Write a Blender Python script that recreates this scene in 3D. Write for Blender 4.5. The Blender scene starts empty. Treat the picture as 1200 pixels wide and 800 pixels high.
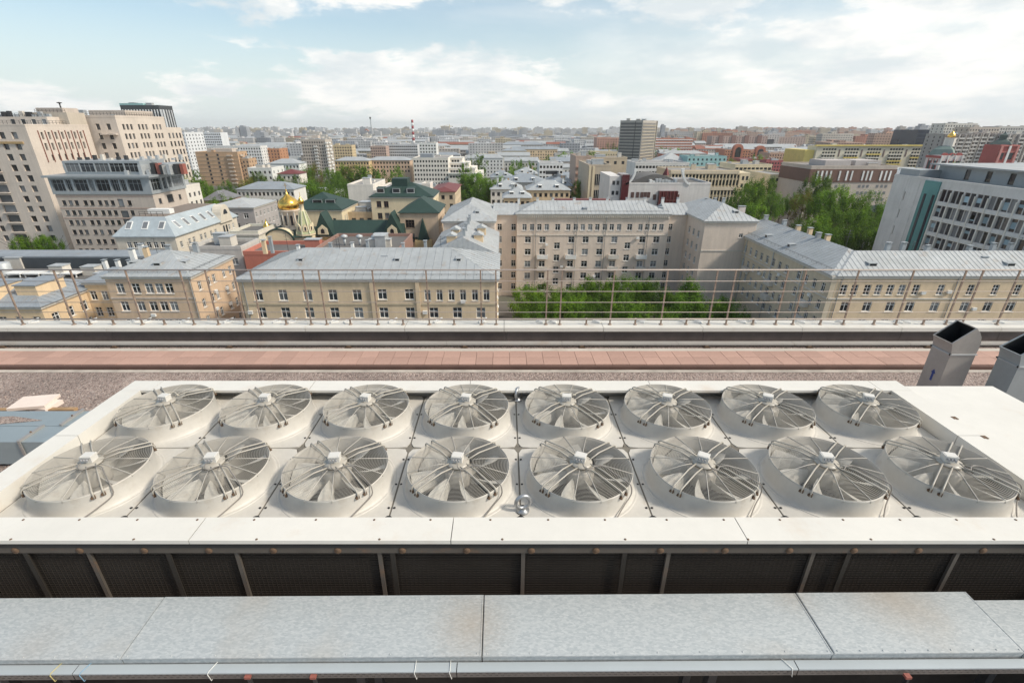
import bpy, math, random
from mathutils import Vector, Matrix

random.seed(7)
R = math.radians
SC = bpy.context.scene
COL = SC.collection

# ------------------------------------------------------------------ camera, sky, sun, exposure
CAMZ = 45.0
cam_d = bpy.data.cameras.new('camera'); cam = bpy.data.objects.new('camera', cam_d); COL.objects.link(cam)
cam.location = (0, 0, CAMZ); cam.rotation_euler = (R(90 - 23.8), 0, 0)
cam_d.sensor_width = 36; cam_d.lens = 17.01; cam_d.shift_x = 0.0075
cam_d.clip_start = 0.1; cam_d.clip_end = 40000
SC.camera = cam

SUN_AZ = -18      # degrees from +X towards +Y
SUN_EL = 43
sun_d = bpy.data.lights.new('sun', 'SUN'); sun = bpy.data.objects.new('sun', sun_d); COL.objects.link(sun)
sun_d.energy = 2.45; sun_d.angle = R(8); sun_d.color = (1.0, 0.915, 0.79)
sv = Vector((math.cos(R(SUN_EL)) * math.cos(R(SUN_AZ)), math.cos(R(SUN_EL)) * math.sin(R(SUN_AZ)), math.sin(R(SUN_EL))))
sun.rotation_euler = sv.to_track_quat('Z', 'Y').to_euler()

W = bpy.data.worlds.new('World'); SC.world = W; W.use_nodes = True
nt = W.node_tree; nt.nodes.clear()
def N(t, **kw):
    n = nt.nodes.new(t)
    for k, v in kw.items(): setattr(n, k, v)
    return n
def LK(a, b): nt.links.new(a, b)
def mth(op, a=None, b=None, c=None, clamp=False):
    n = N('ShaderNodeMath', operation=op); n.use_clamp = clamp
    for i, v in enumerate((a, b, c)):
        if v is None: continue
        if isinstance(v, (int, float)): n.inputs[i].default_value = v
        else: LK(v, n.inputs[i])
    return n.outputs[0]
wo = N('ShaderNodeOutputWorld'); bg = N('ShaderNodeBackground'); LK(bg.outputs[0], wo.inputs[0])
sky = N('ShaderNodeTexSky', sky_type='NISHITA'); sky.sun_disc = False
sky.sun_elevation = R(SUN_EL); sky.sun_rotation = R(90 - SUN_AZ)
sky.altitude = 150; sky.air_density = 1.0; sky.dust_density = 2.0; sky.ozone_density = 1.0
bg.inputs[1].default_value = 0.14
tc = N('ShaderNodeTexCoord'); sx = N('ShaderNodeSeparateXYZ'); LK(tc.outputs['Generated'], sx.inputs[0])
# cloud layer: project the view direction on a plane high above
zc = mth('ADD', mth('MAXIMUM', sx.outputs[2], 0.0), 0.075)
px_ = mth('DIVIDE', sx.outputs[0], zc); py_ = mth('DIVIDE', sx.outputs[1], zc)
cv = N('ShaderNodeCombineXYZ'); LK(px_, cv.inputs[0]); LK(py_, cv.inputs[1])
def noise(vec, scale, detail, rough, off=(0, 0, 0), dist=0.0):
    mp = N('ShaderNodeMapping'); mp.inputs['Location'].default_value = off; LK(vec, mp.inputs[0])
    n = N('ShaderNodeTexNoise'); n.inputs['Scale'].default_value = scale; n.inputs['Detail'].default_value = detail
    n.inputs['Roughness'].default_value = rough; n.inputs['Distortion'].default_value = dist
    LK(mp.outputs[0], n.inputs['Vector']); return n.outputs[0]
def ramp(v, lo, hi):
    n = N('ShaderNodeMapRange'); n.interpolation_type = 'SMOOTHSTEP'; n.inputs[1].default_value = lo; n.inputs[2].default_value = hi
    LK(v, n.inputs[0]); return n.outputs[0]
SKY_OFF = (3.1, 1.7, 0)
big = noise(cv.outputs[0], 0.16, 3, 0.5, SKY_OFF)
cz = N('ShaderNodeCombineXYZ'); LK(sx.outputs[0], cz.inputs[0]); LK(sx.outputs[1], cz.inputs[1]); LK(mth('MULTIPLY', mth('POWER', mth('MAXIMUM', sx.outputs[2], 0.0), 0.8), 2.6), cz.inputs[2])
puff = noise(cz.outputs[0], 5.2, 9, 0.60, (5.3, 2.2, 0.4), 0.15)
big2 = noise(cz.outputs[0], 1.7, 3, 0.5, (2.4, 7.7, 1.1))
veil = noise(cv.outputs[0], 0.30, 5, 0.55, (1.3, 9.2, 0), 0.5)
cover = mth('ADD', mth('MULTIPLY', big2, 0.5), mth('MULTIPLY', puff, 0.65))
# thin high cloud is denser on the sun's side of the sky (a front coming in from the right)
side = mth('ADD', mth('MULTIPLY', sx.outputs[0], 0.78), mth('MULTIPLY', sx.outputs[1], 0.18))
cum = ramp(mth('ADD', cover, mth('MULTIPLY', side, 0.10)), 0.575, 0.645)
vl = ramp(mth('ADD', veil, mth('MULTIPLY', side, 0.55)), 0.42, 0.92)
shade = noise(cz.outputs[0], 6.0, 6, 0.6, (5.3, 2.2, 0.55))
cc = N('ShaderNodeMix', data_type='RGBA'); LK(ramp(shade, 0.35, 0.62), cc.inputs[0])
cc.inputs[6].default_value = (3.8, 4.1, 4.22, 1); cc.inputs[7].default_value = (5.35, 5.25, 5.05, 1)
hz = N('ShaderNodeMix', data_type='RGBA')       # milky air towards the horizon
LK(mth('MULTIPLY', ramp(mth('SUBTRACT', 0.25, sx.outputs[2]), 0.0, 0.25), 0.84), hz.inputs[0])
gain = N('ShaderNodeMix', data_type='RGBA', blend_type='MULTIPLY'); gain.inputs[0].default_value = 1
LK(sky.outputs[0], gain.inputs[6]); gain.inputs[7].default_value = (.78, .84, .79, 1)
LK(gain.outputs[2], hz.inputs[6]); hz.inputs[7].default_value = (4.0, 4.38, 4.44, 1)
m1 = N('ShaderNodeMix', data_type='RGBA'); LK(mth('MULTIPLY', vl, 0.75), m1.inputs[0]); LK(hz.outputs[2], m1.inputs[6]); LK(cc.outputs[2], m1.inputs[7])
m2 = N('ShaderNodeMix', data_type='RGBA'); LK(mth('MULTIPLY', cum, 0.92), m2.inputs[0]); LK(m1.outputs[2], m2.inputs[6]); LK(cc.outputs[2], m2.inputs[7])
LK(m2.outputs[2], bg.inputs[0])
SC.view_settings.view_transform = 'Standard'; SC.view_settings.look = 'None'
SC.view_settings.gamma = 1.0; SC.view_settings.exposure = 0.57
SC.view_settings.use_curve_mapping = False
SC.cycles.volume_bounces = 2

# ------------------------------------------------------------------ helpers
FPX, PIT, CX, CY = 567.0, R(23.8), 591.0, 400.0
def at(x, y, Y):
    """world point at depth Y seen at photo position (x, y): used to survey where a building stands"""
    a = (x - CX) / FPX; b = -(y - CY) / FPX
    d = (a, math.cos(PIT) + b * math.sin(PIT), -math.sin(PIT) + b * math.cos(PIT))
    t = Y / d[1]
    return (d[0] * t, Y, CAMZ + d[2] * t)
def proj(X, Y, Z):
    dz = Z - CAMZ
    zc = Y * math.cos(PIT) - dz * math.sin(PIT); yc = Y * math.sin(PIT) + dz * math.cos(PIT)
    if zc < .1: return (0, 0)
    return (CX + FPX * X / zc, CY - FPX * yc / zc)

def tag(o, label=None, cat=None, group=None, kind=None):
    if label: o['label'] = label
    if cat: o['category'] = cat
    if group: o['group'] = group
    if kind: o['kind'] = kind
    return o
def thing(name, label, cat, loc=(0, 0, 0), group=None, rz=0):
    o = bpy.data.objects.new(name, None); COL.objects.link(o)
    o.empty_display_size = 0.2
    o.location = loc; o.rotation_euler = (0, 0, rz)
    return tag(o, label, cat, group)
def link(name, me, parent=None, loc=(0, 0, 0), rz=0):
    o = bpy.data.objects.new(name, me); COL.objects.link(o)
    if parent is not None: o.parent = parent
    o.location = loc
    if rz: o.rotation_euler = (0, 0, rz)
    return o

class MB:
    def __init__(s): s.v = []; s.f = []; s.m = []; s.smooth = set()
    def poly(s, pts, m=0):
        n = len(s.v); s.v.extend([tuple(p) for p in pts]); s.f.append(tuple(range(n, n + len(pts)))); s.m.append(m)
    def box(s, x0, y0, z0, x1, y1, z1, m=0):
        n = len(s.v)
        s.v.extend([(x0, y0, z0), (x1, y0, z0), (x1, y1, z0), (x0, y1, z0), (x0, y0, z1), (x1, y0, z1), (x1, y1, z1), (x0, y1, z1)])
        for q in ((0, 3, 2, 1), (4, 5, 6, 7), (0, 1, 5, 4), (1, 2, 6, 5), (2, 3, 7, 6), (3, 0, 4, 7)):
            s.f.append(tuple(n + i for i in q)); s.m.append(m)
    def prism(s, pts, axis_vec, m=0):
        """extrude polygon pts by axis_vec"""
        a = [Vector(p) for p in pts]; b = [p + Vector(axis_vec) for p in a]; k = len(a)
        s.poly(a[::-1], m); s.poly(b, m)
        for i in range(k):
            j = (i + 1) % k; s.poly([a[i], a[j], b[j], b[i]], m)
    def bar(s, p, q, w, h=None, m=0, up=(0, 0, 1)):
        p = Vector(p); q = Vector(q); d = (q - p)
        if d.length < 1e-6: return
        d.normalize(); u = Vector(up)
        if abs(d.dot(u)) > 0.99: u = Vector((0, 1, 0))
        a = d.cross(u).normalized() * (w / 2); b = a.cross(d).normalized() * ((h or w) / 2)
        n = len(s.v)
        for c in (p, q):
            for k in ((-1, -1), (1, -1), (1, 1), (-1, 1)): s.v.append(tuple(c + a * k[0] + b * k[1]))
        for f in ((3, 2, 1, 0), (4, 5, 6, 7), (0, 1, 5, 4), (1, 2, 6, 5), (2, 3, 7, 6), (3, 0, 4, 7)):
            s.f.append(tuple(n + i for i in f)); s.m.append(m)
    def tube(s, path, r, n=8, m=0, closed=False, caps=True):
        P = [Vector(p) for p in path]; K = len(P); base = len(s.v)
        prev = None
        for i in range(K):
            if closed: t = P[(i + 1) % K] - P[i - 1]
            else: t = P[min(i + 1, K - 1)] - P[max(i - 1, 0)]
            t.normalize()
            ref = prev if prev is not None else (Vector((0, 0, 1)) if abs(t.z) < .9 else Vector((1, 0, 0)))
            a = (ref - t * ref.dot(t)).normalized(); b = t.cross(a); prev = a
            for j in range(n):
                w = 2 * math.pi * j / n; s.v.append(tuple(P[i] + a * math.cos(w) * r + b * math.sin(w) * r))
        for i in range(K if closed else K - 1):
            i2 = (i + 1) % K
            for j in range(n):
                j2 = (j + 1) % n
                s.smooth.add(len(s.f)); s.f.append((base + i * n + j, base + i * n + j2, base + i2 * n + j2, base + i2 * n + j)); s.m.append(m)
        if caps and not closed:
            s.f.append(tuple(base + j for j in range(n))[::-1]); s.m.append(m)
            s.f.append(tuple(base + (K - 1) * n + j for j in range(n))); s.m.append(m)
    def lathe(s, prof, n=48, c=(0, 0, 0), m=0, flat=False, sq=None):
        """prof: (r, z) pairs bottom to top on the outside"""
        base = len(s.v)
        for (r, z) in prof:
            for j in range(n):
                w = 2 * math.pi * j / n; s.v.append((c[0] + r * math.cos(w), c[1] + r * math.sin(w), c[2] + z))
        for i in range(len(prof) - 1):
            for j in range(n):
                j2 = (j + 1) % n
                if not flat: s.smooth.add(len(s.f))
                s.f.append((base + i * n + j, base + i * n + j2, base + (i + 1) * n + j2, base + (i + 1) * n + j)); s.m.append(m)
    def mesh(s, name, mats, off=(0, 0, 0)):
        me = bpy.data.meshes.new(name)
        ox, oy, oz = off
        me.from_pydata([(x - ox, y - oy, z - oz) for x, y, z in s.v] if off != (0, 0, 0) else s.v, [], s.f)
        for mt in (mats if isinstance(mats, (list, tuple)) else [mats]): me.materials.append(mt)
        if any(s.m): me.polygons.foreach_set('material_index', s.m)
        if s.smooth: me.polygons.foreach_set('use_smooth', [i in s.smooth for i in range(len(s.f))])
        me.update(); return me
    def build(s, name, mats, parent=None, kind=None, off=None):
        """vertices are world coordinates when the parent is an unrotated Empty"""
        o = tuple(parent.location) if parent is not None and off is None else (off or (0, 0, 0))
        ob = link(name, s.mesh(name, mats, o), parent)
        if kind: ob['kind'] = kind
        return ob

# ------------------------------------------------------------------ materials
_mc = {}
def mat(key, col, rough=0.7, metal=0.0, var=0.12, vscale=0.6, fine=0.0, fscale=40, bump=0.0, bscale=60, stain=None, stain_amt=0.0, stain_scale=1.2,
        streak=0.0, rnd=0.0, spec=None, coord='Object'):
    if key in _mc: return _mc[key]
    M = bpy.data.materials.new(key); M.use_nodes = True; t = M.node_tree; b = t.nodes['Principled BSDF']
    def n(ty): return t.nodes.new(ty)
    L = t.links.new
    tcn = n('ShaderNodeTexCoord'); src = tcn.outputs[coord]
    b.inputs['Roughness'].default_value = rough; b.inputs['Metallic'].default_value = metal
    if spec is not None: b.inputs['Specular IOR Level'].default_value = spec
    base = n('ShaderNodeRGB'); base.outputs[0].default_value = (*col, 1); cur = base.outputs[0]
    def mulby(fac, lo, hi, cur):
        r = n('ShaderNodeMapRange'); r.inputs[1].default_value = 0.25; r.inputs[2].default_value = 0.75; r.inputs[3].default_value = lo; r.inputs[4].default_value = hi
        L(fac, r.inputs[0]); mx = n('ShaderNodeMix'); mx.data_type = 'RGBA'; mx.blend_type = 'MULTIPLY'; mx.inputs[0].default_value = 1
        L(cur, mx.inputs[6]); L(r.outputs[0], mx.inputs[7]); return mx.outputs[2]
    def nz(sc, det=4, ro=.6, stretch=None):
        q = n('ShaderNodeTexNoise'); q.inputs['Scale'].default_value = sc; q.inputs['Detail'].default_value = det; q.inputs['Roughness'].default_value = ro
        if stretch:
            mp = n('ShaderNodeMapping'); mp.inputs['Scale'].default_value = stretch; L(src, mp.inputs[0]); L(mp.outputs[0], q.inputs['Vector'])
        else: L(src, q.inputs['Vector'])
        return q.outputs[0]
    if var: cur = mulby(nz(vscale), 1 - var, 1 + var, cur)
    if fine: cur = mulby(nz(fscale, 3, .7), 1 - fine, 1 + fine, cur)
    if streak: cur = mulby(nz(1.0, 3, .6, (1.6, 1.6, 0.09)), 1 - streak, 1 + streak * .5, cur)
    if rnd:
        oi = n('ShaderNodeObjectInfo'); r = n('ShaderNodeMapRange'); r.inputs[3].default_value = 1 - rnd; r.inputs[4].default_value = 1 + rnd
        L(oi.outputs['Random'], r.inputs[0]); mx = n('ShaderNodeMix'); mx.data_type = 'RGBA'; mx.blend_type = 'MULTIPLY'; mx.inputs[0].default_value = 1
        L(cur, mx.inputs[6]); L(r.outputs[0], mx.inputs[7]); cur = mx.outputs[2]
    if stain:
        r = n('ShaderNodeMapRange'); r.inputs[1].default_value = 0.58; r.inputs[2].default_value = 0.74; r.inputs[4].default_value = stain_amt
        L(nz(stain_scale, 6, .65), r.inputs[0]); mx = n('ShaderNodeMix'); mx.data_type = 'RGBA'; L(r.outputs[0], mx.inputs[0])
        L(cur, mx.inputs[6]); mx.inputs[7].default_value = (*stain, 1); cur = mx.outputs[2]
    L(cur, b.inputs['Base Color'])
    if bump:
        bp = n('ShaderNodeBump'); bp.inputs['Strength'].default_value = bump; bp.inputs['Distance'].default_value = 0.02
        L(nz(bscale, 4, .6), bp.inputs['Height']); L(bp.outputs[0], b.inputs['Normal'])
    _mc[key] = M; return M
def plaster(c, **kw):
    d = dict(rough=.85, var=.09, vscale=.18, fine=.05, fscale=2.5, streak=.10, stain=tuple(x * .62 for x in c), stain_amt=.35, stain_scale=.3); d.update(kw)
    return mat('plaster_%.3f_%.3f_%.3f' % c, c, **d)
def metalroof(c, **kw):
    d = dict(rough=.6, metal=.05, var=.14, vscale=.25, fine=.10, fscale=1.3, stain=(.30, .20, .12), stain_amt=.55, stain_scale=.45); d.update(kw)
    return mat('roof_%.3f_%.3f_%.3f' % c, c, **d)

M_ROOF = metalroof((.355, .375, .385)); M_ROOF2 = metalroof((.40, .415, .42)); M_ROOF3 = metalroof((.26, .29, .32))
M_GREEN = metalroof((.026, .054, .046), stain_amt=0, metal=0, spec=.3); M_FLAT = mat('bitumen', (.13, .125, .12), .9, var=.2, vscale=.2, fine=.1, fscale=3)
M_FLAT2 = mat('grey felt', (.26, .25, .24), .9, var=.2, vscale=.15, fine=.1, fscale=2); M_RED = metalroof((.15, .032, .03), stain_amt=0, metal=0)
M_FRAME = mat('window white', (.74, .74, .72), .5, var=0, rnd=.15)
M_FRAMEB = mat('window brown', (.16, .11, .085), .5, var=0, rnd=.15)
M_TRIM = plaster((.60, .56, .50)); M_WHITE = plaster((.72, .72, .70)); M_BRICK = plaster((.38, .18, .11)); M_CREAM = plaster((.58, .49, .37))
M_DARKM = mat('dark metal', (.05, .05, .052), .5, .3, var=.1); M_GALV = mat('galvanised', (.44, .46, .47), .5, .2, var=.14, vscale=1.5); M_CHIM = mat('chimney zinc', (.33, .36, .38), .5, .15, var=.2, vscale=.8)
def glass(key, c, rough=.08, rnd=.55):
    return mat(key, c, rough, 0, var=0, rnd=rnd, spec=.6)
M_GLASS = glass('glass', (.028, .032, .038)); M_GLASS2 = glass('curtained glass', (.16, .17, .18), .15); M_GLASST = glass('teal glass', (.03, .10, .11), .06, .35)

# ------------------------------------------------------------------ buildings
def facade(mb, o, u, width, z0, z1, rects, m=0, depth=.22, back=None, mb2=None):
    """wall with real openings; o = lower-left corner seen from outside, u = unit vector along it, rects = (u0, z0, u1, z1)"""
    n = (u[1], -u[0])
    def P(a, z, d=0): return (o[0] + u[0] * a - n[0] * d, o[1] + u[1] * a - n[1] * d, z)
    rects = [r for r in rects if r[0] > .01 and r[2] < width - .01 and r[1] > z0 + .01 and r[3] < z1 - .01]
    if not rects:
        mb.poly([P(0, z0), P(width, z0), P(width, z1), P(0, z1)], m); return []
    zs = sorted({z0, z1} | {r[1] for r in rects} | {r[3] for r in rects})
    # horizontal bands, each with its own column cuts
    for a, b in zip(zs[:-1], zs[1:]):
        if b - a < 1e-4: continue
        mid = (a + b) / 2
        row = sorted([(r[0], r[2]) for r in rects if r[1] < mid < r[3]])
        x = 0
        for (s, e) in row:
            if s > x + 1e-4: mb.poly([P(x, a), P(s, a), P(s, b), P(x, b)], m)
            x = max(x, e)
        if x < width - 1e-4: mb.poly([P(x, a), P(width, a), P(width, b), P(x, b)], m)
    for (a, c, b, d) in rects:
        mb.poly([P(a, c), P(a, c, depth), P(a, d, depth), P(a, d)], m); mb.poly([P(b, c, depth), P(b, c), P(b, d), P(b, d, depth)], m)
        mb.poly([P(a, c), P(b, c), P(b, c, depth), P(a, c, depth)], m); mb.poly([P(a, d, depth), P(b, d, depth), P(b, d), P(a, d)], m)
        if mb2 is not None: mb2.poly([P(a, c, depth), P(b, c, depth), P(b, d, depth), P(a, d, depth)], back or 0)
    return [(P((a + b) / 2, c, depth), b - a, d - c) for (a, c, b, d) in rects]

_wm = {}
def win_mesh(w, h, style, fm):
    key = (round(w, 2), round(h, 2), style, fm.name)
    if key in _wm: return _wm[key]
    fr = MB(); t = .09; d0, d1 = -.08, .04
    fr.box(-w / 2, d0, 0, -w / 2 + t, d1, h); fr.box(w / 2 - t, d0, 0, w / 2, d1, h)
    fr.box(-w / 2 + t, d0, 0, w / 2 - t, d1, t); fr.box(-w / 2 + t, d0, h - t, w / 2 - t, d1, h)
    cols = {'single': 1, 'cross': 2, 'tee': 2, 'triple': 3, 'dark': 1}[style]
    for i in range(1, cols):
        x = -w / 2 + w * i / cols; fr.box(x - .045, d0 + .01, t, x + .045, d1 - .01, h - t)
    if style in ('cross', 'triple'): fr.box(-w / 2 + t, d0 + .015, h * .66 - .04, w / 2 - t, d1 - .015, h * .66 + .04)
    fr.box(-w / 2 - .08, -.34, -.06, w / 2 + .08, -.08, -.003)         # sill
    pn = MB(); pn.box(-w / 2 + t * .5, -.005, t * .5, w / 2 - t * .5, .012, h - t * .5)
    _wm[key] = (fr.mesh('window', fm), pn.mesh('pane', M_GLASS), pn.mesh('pane', M_GLASS2)); return _wm[key]
def put_windows(root, slots, u, style='cross', fm=None, panes=True):
    fm = fm or M_FRAME; rz = math.atan2(u[1], u[0]); L = root.location
    for (p, w, h) in slots:
        f, a, b = win_mesh(w, h, style, fm)
        o = link('window', f, root, (p[0] - L[0], p[1] - L[1], p[2] - L[2]), rz)
        pm = a if random.random() < .75 else b
        link('pane', pm, o)
FACE = {'F': (1, 0), 'R': (0, 1), 'B': (-1, 0), 'L': (0, -1)}
def grid(width, cols, w, zrows, h, m0=None, m1=None, skip=None):
    m0 = width / cols / 2 if m0 is None else m0; m1 = m0 if m1 is None else m1
    st = (width - m0 - m1) / max(cols - 1, 1)
    return [(m0 + i * st - w / 2, z, m0 + i * st + w / 2, z + h) for z in zrows for i in range(cols) if not (skip and skip(i, z))]
def rows(top, n, step=3.3): return [top - step * i for i in range(n)]

def poly_strips(pts, s_dir, w, lift=0.0):
    """cut a planar convex polygon into strips of width w along the horizontal direction s_dir"""
    P = [Vector(p) for p in pts]; s = Vector(s_dir).normalized()
    vals = [p.dot(s) for p in P]; lo, hi = min(vals), max(vals); k = max(1, round((hi - lo) / w)); w = (hi - lo) / k
    out = []
    def clip(poly, val, sign):
        res = []
        for i in range(len(poly)):
            a, b = poly[i], poly[(i + 1) % len(poly)]; da, db = (a.dot(s) - val) * sign, (b.dot(s) - val) * sign
            if da >= 0: res.append(a)
            if (da > 0 > db) or (da < 0 < db): res.append(a + (b - a) * (da / (da - db)))
        return res
    for i in range(k):
        q = clip(clip(P, lo + i * w, 1), lo + (i + 1) * w, -1)
        if len(q) >= 3: out.append(q)
    return out
def seams(mb, pts, s_dir, w, hgt=.05, wid=.05, m=0):
    P = [Vector(p) for p in pts]; s = Vector(s_dir).normalized()
    nrm = (P[1] - P[0]).cross(P[2] - P[0]).normalized()
    if nrm.z < 0: nrm = -nrm
    for q in poly_strips(pts, s_dir, w)[1:]:
        lo = min(p.dot(s) for p in q); e = [p for p in q if p.dot(s) < lo + 1e-3]
        if len(e) >= 2:
            e.sort(key=lambda p: p.z); a, b = e[0], e[-1]
            if (b - a).length > .2: mb.bar(a + nrm * hgt / 2, b + nrm * hgt / 2, wid, hgt, m, up=nrm)

def slopes_hip(X0, X1, Y0, Y1, z, rise, ov=.5, inset=None, axis=None):
    x0, x1, y0, y1 = X0 - ov, X1 + ov, Y0 - ov, Y1 + ov
    ax = axis or ('x' if x1 - x0 >= y1 - y0 else 'y')
    if ax == 'x':
        h = (y1 - y0) / 2 if inset is None else inset; ym = (y0 + y1) / 2; h = min(h, (x1 - x0) / 2 - .01)
        a, b = (x0 + h, ym, z + rise), (x1 - h, ym, z + rise)
        return [([(x0, y0, z), (x1, y0, z), b, a], (1, 0, 0)), ([(x1, y1, z), (x0, y1, z), a, b], (1, 0, 0)),
                ([(x1, y0, z), (x1, y1, z), b], (0, 1, 0)), ([(x0, y1, z), (x0, y0, z), a], (0, 1, 0))]
    h = (x1 - x0) / 2 if inset is None else inset; xm = (x0 + x1) / 2; h = min(h, (y1 - y0) / 2 - .01)
    a, b = (xm, y0 + h, z + rise), (xm, y1 - h, z + rise)
    return [([(x1, y0, z), (x1, y1, z), b, a], (0, 1, 0)), ([(x0, y1, z), (x0, y0, z), a, b], (0, 1, 0)),
            ([(x0, y0, z), (x1, y0, z), a], (1, 0, 0)), ([(x1, y1, z), (x0, y1, z), b], (1, 0, 0))]
def hip_roof(root, X0, X1, Y0, Y1, z, rise, m, ov=.5, inset=None, axis=None, seam=None, panels=False):
    sl = slopes_hip(X0, X1, Y0, Y1, z + .12, rise, ov, inset, axis)
    mb = MB()
    for p, s in sl: mb.poly(p)
    x0, x1, y0, y1 = X0 - ov, X1 + ov, Y0 - ov, Y1 + ov
    mb.poly([(x0, y1, z), (x1, y1, z), (x1, y0, z), (x0, y0, z)])
    c = [(x0, y0), (x1, y0), (x1, y1), (x0, y1)]
    for i in range(4):
        a, b = c[i], c[(i + 1) % 4]; mb.poly([(*a, z), (*b, z), (*b, z + .12), (*a, z + .12)])
    o = mb.build('roof', m, root)
    if panels:
        L = root.location
        for p, s in sl[:1] + sl[2:]:
            nrm = (Vector(p[1]) - Vector(p[0])).cross(Vector(p[2]) - Vector(p[0])).normalized()
            for q in poly_strips(p, s, 1.5):
                k = MB(); cen = sum(q, Vector()) / len(q); q2 = [cen + (v - cen) * .985 for v in q]
                k.prism([v + nrm * .012 for v in q2], nrm * (.02 + random.random() * .02))
                lo = min(v.dot(Vector(s)) for v in q2); e = sorted([v for v in q2 if v.dot(Vector(s)) < lo + .03], key=lambda v: v.z)
                if len(e) > 1 and (e[-1] - e[0]).length > .3: k.bar(e[0] + nrm * .06, e[-1] + nrm * .06, .05, .09, 0, up=nrm)
                k.build('roof_panel', m, root)
    elif seam:
        ms = MB()
        for p, s in sl: seams(ms, p, s, seam)
        if ms.f: ms.build('roof_seam', m, root, 'stuff')
    return o
def flat_roof(root, X0, X1, Y0, Y1, z, m, wallm, par=.7, clutter=4, cm=None):
    mb = MB(); mb.box(X0 + .3, Y0 + .3, z - .3, X1 - .3, Y1 - .3, z + .02, 0); mb.build('roof', m, root)
    p = MB(); t = .35
    p.box(X0 - .06, Y0 - .06, z, X1 + .06, Y0 + t, z + par); p.box(X0 - .06, Y1 - t, z, X1 + .06, Y1 + .06, z + par)
    p.box(X0 - .06, Y0 + t, z, X0 + t, Y1 - t, z + par); p.box(X1 - t, Y0 + t, z, X1 + .06, Y1 - t, z + par)
    p.build('parapet', wallm, root)
    for _ in range(clutter):
        w, d, h = random.uniform(1.2, 5), random.uniform(1.2, 4), random.uniform(.8, 2.8)
        if X1 - X0 < w + 3 or Y1 - Y0 < d + 3: continue
        x = random.uniform(X0 + 1.5, X1 - 1.5 - w); y = random.uniform(Y0 + 1.5, Y1 - 1.5 - d)
        k = MB(); k.box(x, y, z + .03, x + w, y + d, z + h); k.box(x - .12, y - .12, z + h, x + w + .12, y + d + .12, z + h + .15, 1)
        k.build('roof_hut' if w * h > 5 else 'vent_box', [random.choice([wallm, M_TRIM, M_GALV]) if cm is None else cm, M_GALV], root)
def chimney(root, x, y, z0, h, w=.8, d=.8, m=None):
    w *= .75; d *= .75; h *= .8
    k = MB(); k.box(x - w / 2, y - d / 2, z0, x + w / 2, y + d / 2, z0 + h)
    k.box(x - w / 2 - .1, y - d / 2 - .1, z0 + h + .22, x + w / 2 + .1, y + d / 2 + .1, z0 + h + .3, 1)
    for i in (-1, 1): k.box(x + i * w * .35 - .04, y - .04, z0 + h, x + i * w * .35 + .04, y + .04, z0 + h + .22, 1)
    k.build('chimney', [m or M_TRIM, M_CHIM] if m is not M_GALV else M_CHIM, root)
def dormer(root, x, y, z, w, d, h, face='F', m=None):
    """wedge dormer whose glazed front looks along face; (x, y, z) is the foot of its front"""
    u = Vector((*FACE[face], 0)); n = Vector((u.y, -u.x, 0)); c = Vector((x, y, z))
    k = MB(); a, b = c - u * w / 2, c + u * w / 2; up = Vector((0, 0, h))
    k.poly([a, b, b + up, a + up], 1)
    ra, rb = a - n * d, b - n * d
    k.poly([a + up + n * .15 - u * .1, b + up + n * .15 + u * .1, rb + up * 1.15 + u * .1, ra + up * 1.15 - u * .1], 0)
    k.poly([a, a + up, ra + up * 1.15], 0); k.poly([b + up, b, rb + up * 1.15], 0)
    k.poly([a + u * .15 + n * .02 + Vector((0, 0, .15)), b - u * .15 + n * .02 + Vector((0, 0, .15)), b - u * .15 + n * .02 + up * .85, a + u * .15 + n * .02 + up * .85], 2)
    k.build('dormer', [m or M_ROOF, M_FRAME, M_GLASS], root)

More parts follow.
